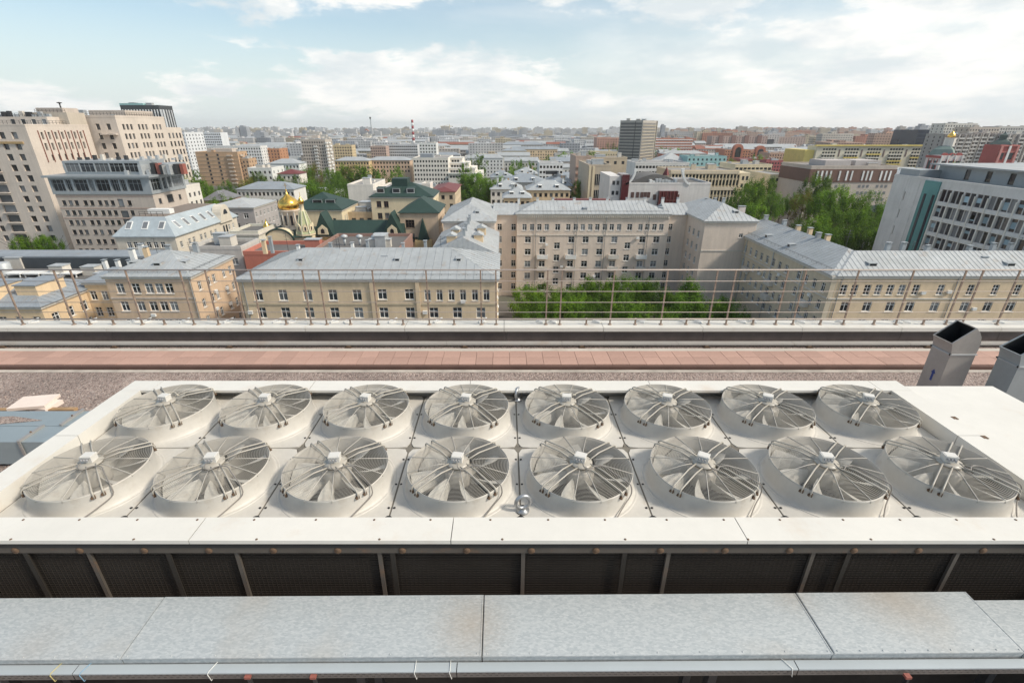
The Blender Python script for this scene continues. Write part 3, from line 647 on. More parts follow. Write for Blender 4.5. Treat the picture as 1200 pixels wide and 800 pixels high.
# ------------------------------------------------------------------ fans
GR = .455
def gz(r): return .232 if r < .20 else .232 - (.232 - .192) * (r - .20) / (GR - .20)
def fan_meshes():
    d = {}
    k = MB(); k.lathe([(.520, .004), (.516, .013), (.505, .014), (.497, .011), (.490, .013), (.478, .03), (.468, .06), (.461, .11), (.458, .180), (.460, .186), (.452, .189), (.446, .186), (.440, .17), (.440, -.02), (.445, -.35)], 72)
    d['drum'] = k.mesh('drum', M_DECK)
    k = MB(); k.lathe([(.001, -.36), (.455, -.36), (.455, -.345), (.001, -.345)], 40); d['coil_floor'] = k.mesh('coil_floor', M_FIN)
    k = MB(); n = 26
    for i in range(n):
        r = .125 + (GR - .125) * i / (n - 1)
        k.tube([(r * math.cos(w), r * math.sin(w), gz(r)) for w in [2 * math.pi * j / 56 for j in range(56)]], .0018 if i < n - 1 else .0038, 4, closed=True)
    d['guard_wire'] = k.mesh('guard_wire', M_WIRE)
    k = MB(); k.tube([(.12, 0, gz(.12) + .004), (.20, 0, gz(.2) + .004), (GR, 0, gz(GR) + .004), (GR + .006, 0, .17)], .0035, 6); d['spoke'] = k.mesh('spoke', M_WIRE)
    k = MB(); k.tube([(.07, 0, .235), (.205, 0, .246), (.215, 0, .246), (GR - .005, 0, .212), (GR + .014, 0, .196), (GR + .017, 0, .145)], .0068, 8); d['support_arm'] = k.mesh('support_arm', M_CREAMP)
    k = MB(); k.tube([(GR + .004, -.014, .155), (GR + .026, -.014, .155)], .009, 8); k.box(GR - .002, -.012, .142, GR + .020, .012, .170); d['clamp_bolt'] = k.mesh('clamp_bolt', M_RUST)
    k = MB()
    nb = 8; top = []; 
    def bp(r, f):      # f from 0 (leading) to 1 (trailing)
        sweep = .28 * (r - .12) / .3; wa = R(10 + 11 * min(1, (r - .1) / .2)); a = sweep + wa * (f - .5) * 1.25
        z = .135 - .105 * f - .012 * (r / .4); return (r * math.cos(a), r * math.sin(a), z + .02 * math.sin(math.pi * f))
    rs_ = [.11, .18, .26, .34, .425]; fs = [0, .25, .5, .75, 1]
    for a in range(4):
        for b in range(4):
            q = [bp(rs_[a], fs[b]), bp(rs_[a + 1], fs[b]), bp(rs_[a + 1], fs[b + 1]), bp(rs_[a], fs[b + 1])]
            k.smooth.add(len(k.f)); k.poly(q); k.smooth.add(len(k.f)); k.poly([(x, y, z - .006) for x, y, z in q[::-1]])
    for a in range(4):
        for f in (0, 1):
            p, q = bp(rs_[a], f), bp(rs_[a + 1], f); k.poly([p, q, (q[0], q[1], q[2] - .006), (p[0], p[1], p[2] - .006)])
    for b in range(4):
        p, q = bp(.425, fs[b]), bp(.425, fs[b + 1]); k.poly([p, q, (q[0], q[1], q[2] - .006), (p[0], p[1], p[2] - .006)])
    d['blade'] = k.mesh('blade', M_BLADE)
    k = MB(); k.lathe([(.001, .02), (.115, .02), (.125, .05), (.125, .16), (.11, .175), (.085, .18), (.085, .222), (.09, .224), (.10, .228), (.10, .238), (.05, .243), (.001, .244)], 36); d['motor'] = k.mesh('motor', M_CREAMP)
    k = MB(); k.box(-.066, -.052, .2435, .066, .052, .302); k.box(-.070, -.056, .302, .070, .056, .316); k.box(-.058, -.044, .316, .058, .044, .319)
    for sx_ in (-1, 1):
        for sy in (-1, 1): k.lathe([(.006, .316), (.006, .322), (.001, .323)], 8, (sx_ * .058, sy * .044, 0))
    d['junction_box'] = k.mesh('junction_box', mat('box plastic', (.64, .62, .58), .35, var=.03))
    k = MB(); 
    for i in range(3): k.tube([(-.04 + i * .035, -.056, .285), (-.04 + i * .035, -.085, .285)], .012, 10)
    d['cable_gland'] = k.mesh('cable_gland', mat('gland grey', (.33, .33, .34), .5))
    return d
FM = fan_meshes()
ORD = ['leftmost', 'second from left', 'third from left', 'fourth from left', 'fourth from right', 'third from right', 'second from right', 'rightmost']
CREAM_CABLE = mat('cream cable', (.60, .55, .45), .6, var=.1)
for rj, y in enumerate(YROW):
    for i, x in enumerate(FX):
        row = 'front row nearest the camera' if rj == 0 else 'back row by the gravel'
        t = thing('condenser_fan', 'white caged condenser fan, %s in the %s' % (ORD[i], row), 'fan', (x, y, ZD), 'condenser fans in two rows')
        for nm in ('drum', 'coil_floor'): link(nm, FM[nm], t)
        o = link('guard_wire', FM['guard_wire'], t); o['kind'] = 'stuff'
        tilt = random.uniform(-.02, .02) - .05
        for q in range(4):
            b = q * math.pi / 2
            for s in (-1, 1):
                link('spoke', FM['spoke'], t, (0, 0, 0), b + s * R(14) + tilt * .4)
                phi = b + math.pi / 4 + tilt; off = s * .034
                loc = (-math.sin(phi) * off, math.cos(phi) * off, 0)
                link('support_arm', FM['support_arm'], t, loc, phi); link('clamp_bolt', FM['clamp_bolt'], t, loc, phi)
        mo = link('motor', FM['motor'], t, (0, 0, 0), 0)
        a0 = random.uniform(0, 6.28)
        for q in range(7): link('blade', FM['blade'], mo, (0, 0, 0), a0 + q * 2 * math.pi / 7)
        jb = link('junction_box', FM['junction_box'], t, (-.005, .012, .036), R(random.uniform(-16, 12) - (0 if i < 4 else 18))); jb.scale = (.72, .72, .85)
        link('cable_gland', FM['cable_gland'], jb)
        k = MB()
        if rj == 0:
            a = -math.pi / 4 + .05
            def pa(r, z, off=.05): return (math.cos(a) * r - math.sin(a) * off, math.sin(a) * r + math.cos(a) * off, z)
            pts = [(.0, -.085, .285), (.01, -.13, .275), (.055, -.145, .262), (.10, -.10, .262), pa(.2, .262), pa(.3, .247), pa(.44, .222), pa(.478, .19), pa(.487, .12, .04), pa(.482, .07, -.05), pa(.49, .035, -.16)]
            xe, ye = pa(.50, .02, -.27)[:2]; pts += [(xe, ye, .02), (xe - .10, -.53, .012)]
        else:
            pts = [(-.02, .06, .27)] + [(-.0 + .065 * math.cos(w), .085 + .045 * math.sin(w), .272) for w in [math.pi - i_ * .5 for i_ in range(6)]] + [(.1, .08, .262)]
        sp = []
        for q in range(len(pts) - 1):       # Catmull-Rom smoothing
            p0, p1, p2, p3 = [Vector(pts[max(0, min(len(pts) - 1, q + e))]) for e in (-1, 0, 1, 2)]
            for w in (0, .33, .66): sp.append(.5 * ((2 * p1) + (p2 - p0) * w + (2 * p0 - 5 * p1 + 4 * p2 - p3) * w * w + (3 * p1 - p0 - 3 * p2 + p3) * w ** 3))
        sp.append(Vector(pts[-1])); k.tube(sp, .0055, 6)
        link('power_cable', k.mesh('power_cable', M_CABLE if rj == 0 else CREAM_CABLE), t)

# ------------------------------------------------------------------ white cabinet on the right
CX0, CX1, CY1, CZ = XR + .012, 5.84, 5.08, CAMZ - 2.82
t = thing('equipment_cabinet', 'smooth white metal cabinet top beside the right end of the condenser', 'cabinet', ((CX0 + CX1) / 2, 3.4, ZR))
k = MB(); k.box(CX0, 1.2, CZ - .05, CX1, CY1, CZ - .004); k.build('lid', M_PAINT, t)
k = MB(); k.box(CX0 + .02, 1.22, ZR + .1, CX1 - .02, CY1 - .02, CZ - .052); k.build('body', M_PAINT, t)
for yy in (3.25, 4.35, 4.0):
    k = MB(); k.box(CX0 - .03, yy, CZ + .001, CX0 + .018, yy + .05, CZ + .007); k.build('clip', M_RUST, t)

# ------------------------------------------------------------------ vents at the right
M_VENT = mat('dull zinc', (.39, .37, .35), .45, .45, var=.10, vscale=1.6, fine=.05, fscale=12)
M_VENT2 = mat('dull zinc bluish', (.33, .365, .38), .45, .3, var=.10, vscale=1.6, fine=.05, fscale=12)
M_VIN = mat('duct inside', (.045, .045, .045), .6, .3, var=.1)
M_ARROW = mat('blue paint', (.02, .05, .22), .5, var=.05)
def vent(name, label, x, y, w, d, zf, m, arrow):
    """zinc shaft with an elbow hood; the mouth looks towards local -Y"""
    t = thing(name, label, 'vent', (x, y, ZR), None, R(-90))
    Zf = zf - ZR
    k = MB(); k.box(-w / 2, -d / 2, .002, w / 2, d / 2, Zf - .02); link('duct', k.mesh('duct', m), t)
    k = MB(); e = .016; k.box(-w / 2 - e, -d / 2 - e, Zf - .02, w / 2 + e, d / 2 + e, Zf); link('flange', k.mesh('flange', M_GALV), t)
    k = MB(); n = 8
    front = [(-d / 2, Zf), (-d / 2 - .008, Zf + .06), (-d / 2 - .022, Zf + .12), (-d / 2 - .05, Zf + .20)]
    back = [(d / 2, Zf), (d / 2 + .008, Zf + .10), (d / 2 + .004, Zf + .22), (d / 2 - .03, Zf + .33), (d / 2 - .09, Zf + .42), (d / 2 - .17, Zf + .49)]
    fr, bk = front[-1], back[-1]
    for sx_ in (-1, 1):
        xs = sx_ * w / 2; outl = [(xs, p, q) for p, q in front] + [(xs, p, q) for p, q in back[::-1]]
        k.poly(outl if sx_ > 0 else outl[::-1], 0)
        xi = xs - sx_ * .012; inn = [(xi, p, q) for p, q in front] + [(xi, p, q) for p, q in back[::-1]]
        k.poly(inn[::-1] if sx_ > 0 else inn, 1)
        k.bar((xs - sx_ * .006, *fr), (xs - sx_ * .006, *bk), .022, .016, 0)
    for seq, s in ((front, 1), (back, -1)):
        for (p, q), (p2, q2) in zip(seq[:-1], seq[1:]):
            f = [(-w / 2, p, q), (w / 2, p, q), (w / 2, p2, q2), (-w / 2, p2, q2)]; k.poly(f if s > 0 else f[::-1], 0)
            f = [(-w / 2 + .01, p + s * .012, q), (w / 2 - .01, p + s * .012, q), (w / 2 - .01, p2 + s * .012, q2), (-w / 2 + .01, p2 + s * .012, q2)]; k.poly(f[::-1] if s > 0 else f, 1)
    k.bar((-w / 2, *fr), (w / 2, *fr), .022, .016, 0); k.bar((-w / 2, *bk), (w / 2, *bk), .022, .016, 0)
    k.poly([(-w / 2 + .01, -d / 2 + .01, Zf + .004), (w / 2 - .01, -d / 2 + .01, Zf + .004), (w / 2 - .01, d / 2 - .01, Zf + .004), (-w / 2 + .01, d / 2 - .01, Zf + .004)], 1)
    link('hood', k.mesh('hood', [m, M_VIN]), t)
    for sx_ in (-1, 1):
        k = MB(); k.box(sx_ * w / 2 - .014, -d / 2 - .02, Zf - .024, sx_ * w / 2 + .014, -d / 2 + .008, Zf + .004); link('flange_bolt', k.mesh('flange_bolt', M_SCREW), t)
    if arrow:
        k = MB(); a0 = Zf - .62
        pts = [(-.022, a0), (.022, a0), (.022, a0 + .15), (.05, a0 + .15), (0, a0 + .23), (-.05, a0 + .15), (-.022, a0 + .15)]
        k.prism([(px_ + .02, -d / 2 - .001, pz) for px_, pz in pts], (0, -.002, 0)); link('arrow_mark', k.mesh('arrow_mark', M_ARROW), t)
    return t
vent('vent_cowl', 'square zinc vent duct with open hood and blue arrow on its side', 8.21, 8.03, .41, .45, CAMZ - 3.70, M_VENT, True)
vent('vent_cowl', 'bluish zinc vent duct with open hood cut by the right edge', 8.99, 7.53, .38, .52, CAMZ - 3.70, M_VENT2, False)

# ------------------------------------------------------------------ left: low duct, board, planks
M_DUCTL = mat('blue grey duct', (.31, .36, .38), .5, .35, var=.12, vscale=1.0, stain=(.22, .20, .17), stain_amt=.6, stain_scale=1.1)
hl = 4.70; zl = CAMZ - hl
t = thing('low_air_duct', 'low blue grey sheet metal duct with flanges at the left of the condenser', 'duct', (-7, 5.6, ZR))
for (y0, y1) in ((7.055, 7.53), (6.58, 7.045)):
    k = MB(); k.box(-13, y0, ZR + .06, -5.4, y1, zl); k.build('duct_section', M_DUCTL, t)
k = MB(); k.box(-13, 7.04, ZR + .1, -5.42, 7.06, zl - .03); k.build('joint_gap', M_SCREW, t)
for (xa, ya, yb) in ((-7.68, 7.06, 7.56), (-7.96, 6.57, 7.04)):
    k = MB(); k.box(xa, ya, zl + .001, xa + .05, yb, zl + .035); k.box(xa + .02, ya - .02, zl - .40, xa + .06, ya - .001, zl + .035)
    k.build('flange', M_VENT, t)
    k = MB(); k.lathe([(.014, 0), (.014, .02), (.001, .022)], 8, (xa + .025, (ya + yb) / 2, zl + .036)); k.build('flange_bolt', M_RUST, t)
k = MB(); k.prism([(-9.5, 7.16, zl + .001), (-8.75, 7.10, zl + .001), (-8.12, 7.22, zl + .001), (-8.75, 7.35, zl + .001), (-9.5, 7.30, zl + .001)], (0, 0, .006)); k.build('gravel_patch', M_GRAVEL, t)
for xx in (-11, -6):
    for yy in (6.7, 7.3):
        k = MB(); k.box(xx - .05, yy - .05, ZR + .002, xx + .05, yy + .05, ZR + .059); k.build('foot', M_GALV, t)
M_FOAM = mat('foam board', (.74, .63, .56), .9, var=.06, vscale=4)
p = at(41, 470, 7.5)
t = thing('foam_board', 'pale pink foam slab lying on an offcut on the gravel', 'board', (-9.5, 8.45, ZR))
k = MB(); k.box(-.33, -.24, .10, .33, .24, .16); link('board', k.mesh('board', M_FOAM), t, (0, 0, 0), .18)
k = MB(); k.box(-.10, -.20, .01, .36, .18, .097); link('offcut', k.mesh('offcut', M_FOAM), t, (.05, .02, 0), -.1)
M_WOOD = mat('weathered plank', (.36, .23, .12), .8, var=.25, vscale=5, stain=(.14, .08, .05), stain_amt=.5, stain_scale=5)
for i, (x, y, rz, lab) in enumerate(((-11.0, 8.29, .02, 'long weathered wooden plank nearest the pink foam slab'), (-11.2, 8.12, -.012, 'long weathered wooden plank against the blue grey duct'))):
    k = MB(); k.box(-2.4, -.05, .005, 2.4, .05, .06 + .03 * i); o = link('wooden_plank', k.mesh('wooden_plank', M_WOOD), None, (x, y, ZR), rz)
    tag(o, lab, 'plank', 'planks on the gravel')

# ------------------------------------------------------------------ galvanised duct and cable tray in front
RZD = R(.42); HD = CAMZ - 3.25
YB, YFd = 2.592, 2.125
t = thing('galvanised_duct', 'wide spangled galvanised duct running across in front of the condenser', 'duct', (0, 0, ZR), None, RZD)
xs = [-4.3, -2.555, -.135, 2.245, 3.555, 4.6]
for i in range(5):
    a, b = xs[i] + .0035, xs[i + 1] - .0035
    zt = HD - ZR - (.028 if i == 4 else 0) + (.003 if i % 2 else 0)
    yb = YB - (.05 if i == 4 else 0)
    k = MB(); k.box(a, YFd, zt - .012, b, yb, zt); k.box(a, YFd + .008, zt - .085, b, yb - .008, zt - .013)
    for e_ in (a + .004, b - .010): k.box(e_, YFd + .002, zt + .0005, e_ + .006, yb - .002, zt + .0025)
    for q_ in range(9): k.lathe([(.006, 0), (.005, .003), (.001, .004)], 6, (a + .03 + (b - a - .06) * q_ / 8, YFd + .018, zt + .0005))
    link('duct_panel', k.mesh('duct_panel', M_ZINC), t)
k = MB(); k.box(-4.3, YFd + .02, HD - ZR - .08, 4.6, YB - .06, HD - ZR - .03); link('duct_core', k.mesh('duct_core', M_SCREW), t)
for x in (-3.5, -1, 1.5, 4):
    k = MB(); k.box(x - .03, YFd + .05, .002, x + .03, YFd + .11, HD - ZR - .09); k.box(x - .03, YB - .11, .002, x + .03, YB - .05, HD - ZR - .09); link('duct_leg', k.mesh('duct_leg', M_DARKM), t)
M_TRAY = mat('tray steel', (.42, .46, .48), .5, .1, var=.08, vscale=1.2)
M_TRAYS = mat('tray side steel', (.20, .185, .175), .5, .4, var=.1, vscale=3)
HT = CAMZ - 3.305
t = thing('cable_tray', 'covered cable tray with slotted side along the near edge of the galvanised duct', 'cable tray', (0, 0, ZR), None, R(.36))
ty0, ty1 = 2.062, 2.158 - .036
txs = [-4.3, -2.85, -.305, 1.98, 4.6]
for i in range(4):
    a, b = txs[i] + .003, txs[i + 1] - .003; z = HT - ZR
    k = MB(); k.box(a, ty0 - .002, z - .002, b, ty1, z + (.001 if i % 2 else 0)); k.box(a, ty0 - .002, z - .010, b, ty0, z - .002); link('tray_cover', k.mesh('tray_cover', M_TRAY), t)
    k = MB(); z0, z1 = z - .062, z - .0105; sl = []
    n = int((b - a) / .042)
    for j in range(n):
        sl.append((.02 + j * .042, z0 + .034, .02 + j * .042 + .022, z0 + .041)); 
        sl.append((.041 + j * .042, z0 + .014, .041 + j * .042 + .022, z0 + .021))
    facade(k, (a, ty0 + .001), (1, 0), b - a, z0, z1, [s for s in sl if s[2] < b - a - .03], 0, .003)
    k.poly([(a, ty0 + .003, z0), (b, ty0 + .003, z0), (b, ty1, z0), (a, ty1, z0)])
    link('tray_side', k.mesh('tray_side', M_TRAYS), t)
k = MB(); k.box(-4.3, ty0 + .03, HT - ZR - .058, 4.6, ty1 - .01, HT - ZR - .006); link('cable_bundle', k.mesh('cable_bundle', M_SCREW), t)
M_TIE = mat('cable tie white', (.72, .72, .69), .5, var=.03); M_TIEY = mat('cable tie yellow', (.55, .47, .20), .5, var=.03); M_TIEB = mat('cable tie blue', (.20, .36, .50), .5, var=.03)
def tie(px, lean, m, lab):
    x = at(px, 777, 2.09)[0]; z = HT
    k = MB(); dy = math.tan(R(.36)) * x
    k.tube([(x + lean, ty1 + .02 + dy, z - .004), (x + lean * .8, ty1 + dy, z + .006), (x + .003, ty0 + .002 + dy, z + .006), (x, ty0 - .007 + dy, z - .004), (x + .012, ty0 - .007 + dy, z - .066), (x + .014, ty0 + .03 + dy, z - .068)], .0026, 6)
    o = link('cable_tie', k.mesh('cable_tie', m), None, (0, 0, 0)); 
    c = Vector((x, ty0, z)); o.data.transform(Matrix.Translation(-c)); o.location = c
    tag(o, lab, 'cable tie', 'ties around the cable tray')
tie(64, .02, M_TIEY, 'yellowish tie around the left end of the cable tray')
tie(98, .025, M_TIEB, 'bluish tie around the cable tray beside the yellow one')
tie(246, .03, M_TIE, 'slanting white tie on the cable tray right of the blue one')
tie(486, .002, M_TIE, 'white tie just left of the middle joint of the cable tray')
tie(527, .002, M_TIE, 'white tie just right of the middle joint of the cable tray')
tie(928, -.04, M_TIE, 'slanting white tie at the right joint of the cable tray')
M_REDB = mat('red oxide steel', (.30, .10, .075), .8, var=.25, vscale=20)
for px, lab in ((289, 'left small red brown steel bracket end under the cable tray'), (366, 'middle small red brown bracket end below the cable tray'), (1066, 'right small red brown steel bracket end under the cable tray')):
    pt = at(px, 793.5, 2.03)
    k = MB(); k.box(-.019, 0, -.02, .019, .03, 0); k.box(-.003, .002, -.5, .012, .028, -.021, 1)
    o = link('steel_bracket', k.mesh('steel_bracket', [M_REDB, M_DARKM]), None, pt); tag(o, lab, 'bracket', 'bracket ends under the tray')
# ------------------------------------------------------------------ buildings of the city, near ones first
def subwall(root, X0, X1, Y0, Y1, z0, z1, wall, faces={}, style='cross', fm=None, name='wall', indiv=True, top=None):
    mb = MB(); slots = {}; g = MB()
    for k, (ox, oy, wd) in {'F': (X0, Y0, X1 - X0), 'R': (X1, Y0, Y1 - Y0), 'B': (X1, Y1, X1 - X0), 'L': (X0, Y1, Y1 - Y0)}.items():
        slots[k] = facade(mb, (ox, oy), FACE[k], wd, z0, z1, faces.get(k, []), 0, .2, 0, g if not indiv else None)
    mb.poly([(X0, Y0, z1), (X1, Y0, z1), (X1, Y1, z1), (X0, Y1, z1)], 1 if top else 0)
    mb.build(name, [wall, top] if top else wall, root)
    if indiv:
        for k, s in slots.items(): put_windows(root, s, FACE[k], style, fm)
    elif g.f: g.build('window', M_GLASS, root, 'stuff')
    HERO.append((X0, X1, Y0, Y1, 0, 0, 0, Y0))
def bx(root, name, m, *a, kind=None):
    k = MB(); k.box(*a); return k.build(name, m, root, kind)
def downpipe(root, x, y, z0, z1):
    k = MB(); k.tube([(x, y - .12, z0), (x, y - .12, z1 - .6), (x, y - .45, z1 - .1)], .08, 6); k.build('downpipe', M_GALV, root)
def aircon(root, x, y, z, face='F'):
    k = MB(); n = {'F': (0, -1), 'R': (1, 0), 'L': (-1, 0)}[face]
    cx, cy = x + n[0] * .25, y + n[1] * .25
    k.box(cx - .4 if face == 'F' else cx - .18, cy - .18 if face == 'F' else cy - .4, z, cx + .4 if face == 'F' else cx + .18, cy + .18 if face == 'F' else cy + .4, z + .55)
    k.build('air_conditioner', M_WHITE, root)

P_BEIGE = plaster((.68, .575, .485)); P_YEL = plaster((.68, .53, .36)); P_PINK = plaster((0.62, 0.46, 0.32)); P_PEACH = plaster((0.70, 0.53, 0.34))
P_TOWER = plaster((.60, .525, .455)); P_GREY = plaster((0.54, 0.52, 0.49)); P_STONE = plaster((0.52, 0.45, 0.39)); P_CRM = plaster((0.72, 0.61, 0.42)); P_OCH = plaster((0.65, 0.48, 0.25))
P_CONC = plaster((.62, .61, .59)); P_OFF = plaster((0.67, 0.64, 0.58)); P_PALE = plaster((0.72, 0.68, 0.62)); P_BRN = plaster((0.48, 0.32, 0.20)); P_REDB = plaster((0.50, 0.18, 0.13))
P_COLD = plaster((0.66, 0.68, 0.70)); P_DKB = plaster((0.16, 0.09, 0.07)); P_YW = plaster((0.70, 0.56, 0.16)); P_TEAL = plaster((0.30, 0.50, 0.50)); P_SALM = plaster((0.54, 0.31, 0.24))

# --- main beige block with wings (across the courtyard)
ZM = 23.7
root = building('apartment_house', 'long eight-storey beige apartment house with grey metal roof behind the courtyard trees', 'apartment building', 3.4, 44.9, 133.5, 146.5, ZM, P_BEIGE,
    {'F': [(x - .62, z, x + .62, z + 1.75) for z in (19.3,) for x in [at(p, 266, 133.5)[0] - 3.4 for p in (614.7, 623.5, 632, 640.7, 666, 674.8, 683, 691.7, 700, 709, 717, 725.5, 750.6, 758.7, 767, 775)]]
        + [(x - .85, z, x + .85, z + 1.75) for z in (15.9, 12.5, 9.1, 5.7, 2.3) for x in [at(p, 266, 133.5)[0] - 3.4 for p in (619, 636.3, 670.4, 687.3, 704.5, 721.3, 754.6, 771)]]
        + [(x - .8, z, x + .8, z + 1.8) for z in (17.6 - 3.4, 10.8, 7.4, 4.0) for x in [at(p, 280, 133.5)[0] - 3.4 for p in (653, 736)]]
        + [(x - .7, 19.3, x + .7, 21.05) for x in [at(p, 266, 133.5)[0] - 3.4 for p in (653.5, 738)]]},
    roof='hip', rise=2.6, roofm=M_ROOF2, seam=1.1, ybot=330, clutter=0)
k = MB()
for i in range(75): k.box(3.6 + i * .55, 133.02, ZM - .95, 3.85 + i * .55, 133.48, ZM - .46)
k.build('dentil', M_TRIM, root, 'stuff')
bx(root, 'string_course', M_TRIM, 3.4, 133.35, 17.95, 44.9, 133.49, 18.15); bx(root, 'string_course', M_TRIM, 3.4, 133.35, ZM - 1.25, 44.9, 133.49, ZM - 1.1)
for px in (628, 676, 710, 760): downpipe(root, at(px, 266, 133.4)[0], 133.4, 1, ZM - .5)
for px, z in ((636.3, 11.6), (636.3, 8.2), (670.4, 11.6), (670.4, 8.2), (721.3, 11.6), (721.3, 8.2), (754.6, 11.6), (754.6, 8.2)):
    x = at(px, 266, 133.4)[0]; k = MB(); k.box(x - 1.5, 132.3, z, x + 1.5, 133.47, z + .18)
    for a in (-1.5, 1.42): k.box(x + a, 132.3, z + .18, x + a + .08, 133.4, z + 1.15)
    k.box(x - 1.42, 132.3, z + .18, x + 1.42, 132.4, z + 1.15); k.build('balcony', M_WHITE if random.random() < .5 else M_TRIM, root)
for px, z in ((641, 15.2), (748, 17), (660, 9), (700, 6.2)): aircon(root, at(px, 270, 133.4)[0], 133.4, z)
for wx0, wx1, f in ((-2.4, 3.38, 'l'), (44.92, 50.2, 'r')):      # recessed links
    cols = [(585.5, 602), (785.6, 802)][f == 'r']
    subwall(root, wx0, wx1, 135.2, 146, 0, ZM - .5, P_BEIGE, {'F': [(at(p, 266, 135.2)[0] - wx0 - .65, z, at(p, 266, 135.2)[0] - wx0 + .65, z + 1.8) for p in cols for z in rows(19.0, 6, 3.4)]})
    hip_roof(root, wx0 - .4, wx1 + .4, 135.2, 146, ZM - .48, 2.3, M_ROOF2, inset=.3, axis='x', seam=1.1)
for wx0, wx1, f in ((-15.3, -2.42, 'L'), (50.22, 63.2, 'R')):
    subwall(root, wx0, wx1, 122.5, 147, 0, ZM, P_BEIGE, {('R' if f == 'L' else 'L'): [(u - .6, z, u + .6, z + 1.7) for u in ((3, 6.2, 9.6) if f == 'L' else (14.6, 17.8, 21.2)) for z in rows(19.0, 6, 3.4)],
        'F': [(9, 19.6, 10, 20.6)] if f == 'R' else [(2.0, 19, 3.3, 20.7), (6, 19, 7.3, 20.7), (10, 19, 11.3, 20.7)]})
    hip_roof(root, wx0, wx1, 122.5, 147, ZM, 3.4, M_ROOF2, seam=1.1, axis='y')
    k = MB(); e = .3; k.box(wx0 - e, 122.2, ZM - .45, wx1 + e, 122.48, ZM - .004); k.box(wx0 - e, 122.48, ZM - .45, wx0 - .02, 135, ZM - .004); k.box(wx1 + .02, 122.48, ZM - .45, wx1 + e, 135, ZM - .004); k.build('cornice', M_TRIM, root)
    for zz in (16.2,): bx(root, 'string_course', M_TRIM, wx0 - .06, 122.36, zz, wx1 + .06, 122.49, zz + .2)
    dormer(root, (wx0 + wx1) / 2 + 2, 125, ZM + 1.2, 1.2, 1.6, .9)
for px in (608, 630, 648, 673, 692, 712, 735, 756, 777, 795): chimney(root, at(px, 237, 140)[0], 140.5, ZM + 1.6, 1.9, .9, .9, M_WHITE)
for px in (826, 836, 846): chimney(root, at(px, 236, 140)[0], 139, ZM + 1.8, 1.8, .9, .9, M_GALV)
chimney(root, 62.2, 130, ZM + .3, 2.6, 2.2, 1.2, plaster((.55, .48, .44)))
k = MB(); k.box(14, 146.8, ZM - 3, 31, 149, ZM + 2.1); k.build('red_parapet', M_RED, root)

# --- yellow beige house right below the railing, middle
X0, X1, Y0 = -46.4, -1.3, 81.4; z1 = 20.9
cl = [(300, 1.5), (331, 1.5), (360.5, 1.5), (389.5, 1.5), (418.5, 1.5)]
c1 = [at(p, 346, Y0)[0] - X0 for p in (302.5, 331.5, 360.5, 390, 418.5)]; c2 = [at(p, 346, Y0)[0] - X0 for p in (448, 479.7)]; c3 = [at(p, 346, Y0)[0] - X0 for p in (501, 515, 529, 542.5, 556.5, 570)]
c4 = [at(p, 367, Y0)[0] - X0 for p in (307, 335, 363, 392.5, 420.5, 450, 481, 508.5, 536, 563.5)]
root = building('yellow_house', 'yellow beige house with pale seamed metal roof right below the railing in the middle', 'house', X0, X1, Y0, 99.5, z1, P_YEL,
    {'F': [(u - .78, 17.0, u + .78, 19.0) for u in c1] + [(u - .8, 17.2, u + .8, 19.1) for u in c2] + [(u - .55, 17.0, u + .55, 19.0) for u in c3] + [(u - .8, z, u + .8, z + 2) for u in c4 for z in (13.7, 10.3, 6.9)],
     'R': grid(18, 4, 1.3, (17, 13.7, 10.3), 1.9), 'L': grid(18, 4, 1.3, (17, 13.7), 1.9)},
    roof='hip', rise=3.4, roofm=M_ROOF, panels=True, ybot=375)
bx(root, 'string_course', plaster((.50, .42, .30)), X0 - .05, Y0 - .12, 16.2, X1 + .05, Y0 - .004, 16.5)
for p in (437, 490):
    xa = at(p, 346, Y0)[0]; bx(root, 'pilaster', P_YEL, xa - .35, Y0 - .3, 0, xa + .35, Y0 - .13, z1 - .46)
for p in (436, 490, 288): downpipe(root, at(p, 346, Y0)[0], Y0, 1, z1)
for p, z in ((498, 14.6), (293, 14.6), (543, 16.6)): aircon(root, at(p, 360, Y0)[0], Y0, z)
for p, yy, d in ((357, 88, 'F'), (468, 88, 'F'), (538.5, 88, 'F')): dormer(root, at(p, 305, yy)[0], 86.2, z1 + 1.75, 1.0, 1.6, .75)
chimney(root, at(312, 300, 91)[0], 91, z1 + 2.2, 3.0, .9, .8, P_PEACH); chimney(root, at(318, 295, 91)[0], 91.5, z1 + 2.2, 3.6, .7, .7, M_GALV)
for p in (351, 386, 412, 430, 472, 499): chimney(root, at(p, 290, 92)[0], 91.4 + random.random() * 1.5, z1 + 2.6, random.uniform(1.2, 2.2), .7, .7, random.choice([M_GALV, M_WHITE]))
k = MB(); k.tube([(at(398, 290, 90)[0], 90, z1 + 3), (at(398, 290, 90)[0], 90, z1 + 5.5)], .05, 6); k.build('antenna', M_DARKM, root)
snow = MB(); snow.tube([(X0 + .3, Y0 + .6, z1 + .75), (X1 - .3, Y0 + .6, z1 + .75)], .03, 5)
for i in range(30): snow.tube([(X0 + .5 + i * 1.52, Y0 + .6, z1 + .3), (X0 + .5 + i * 1.52, Y0 + .6, z1 + .75)], .025, 4)
snow.build('snow_guard', M_DARKM, root)
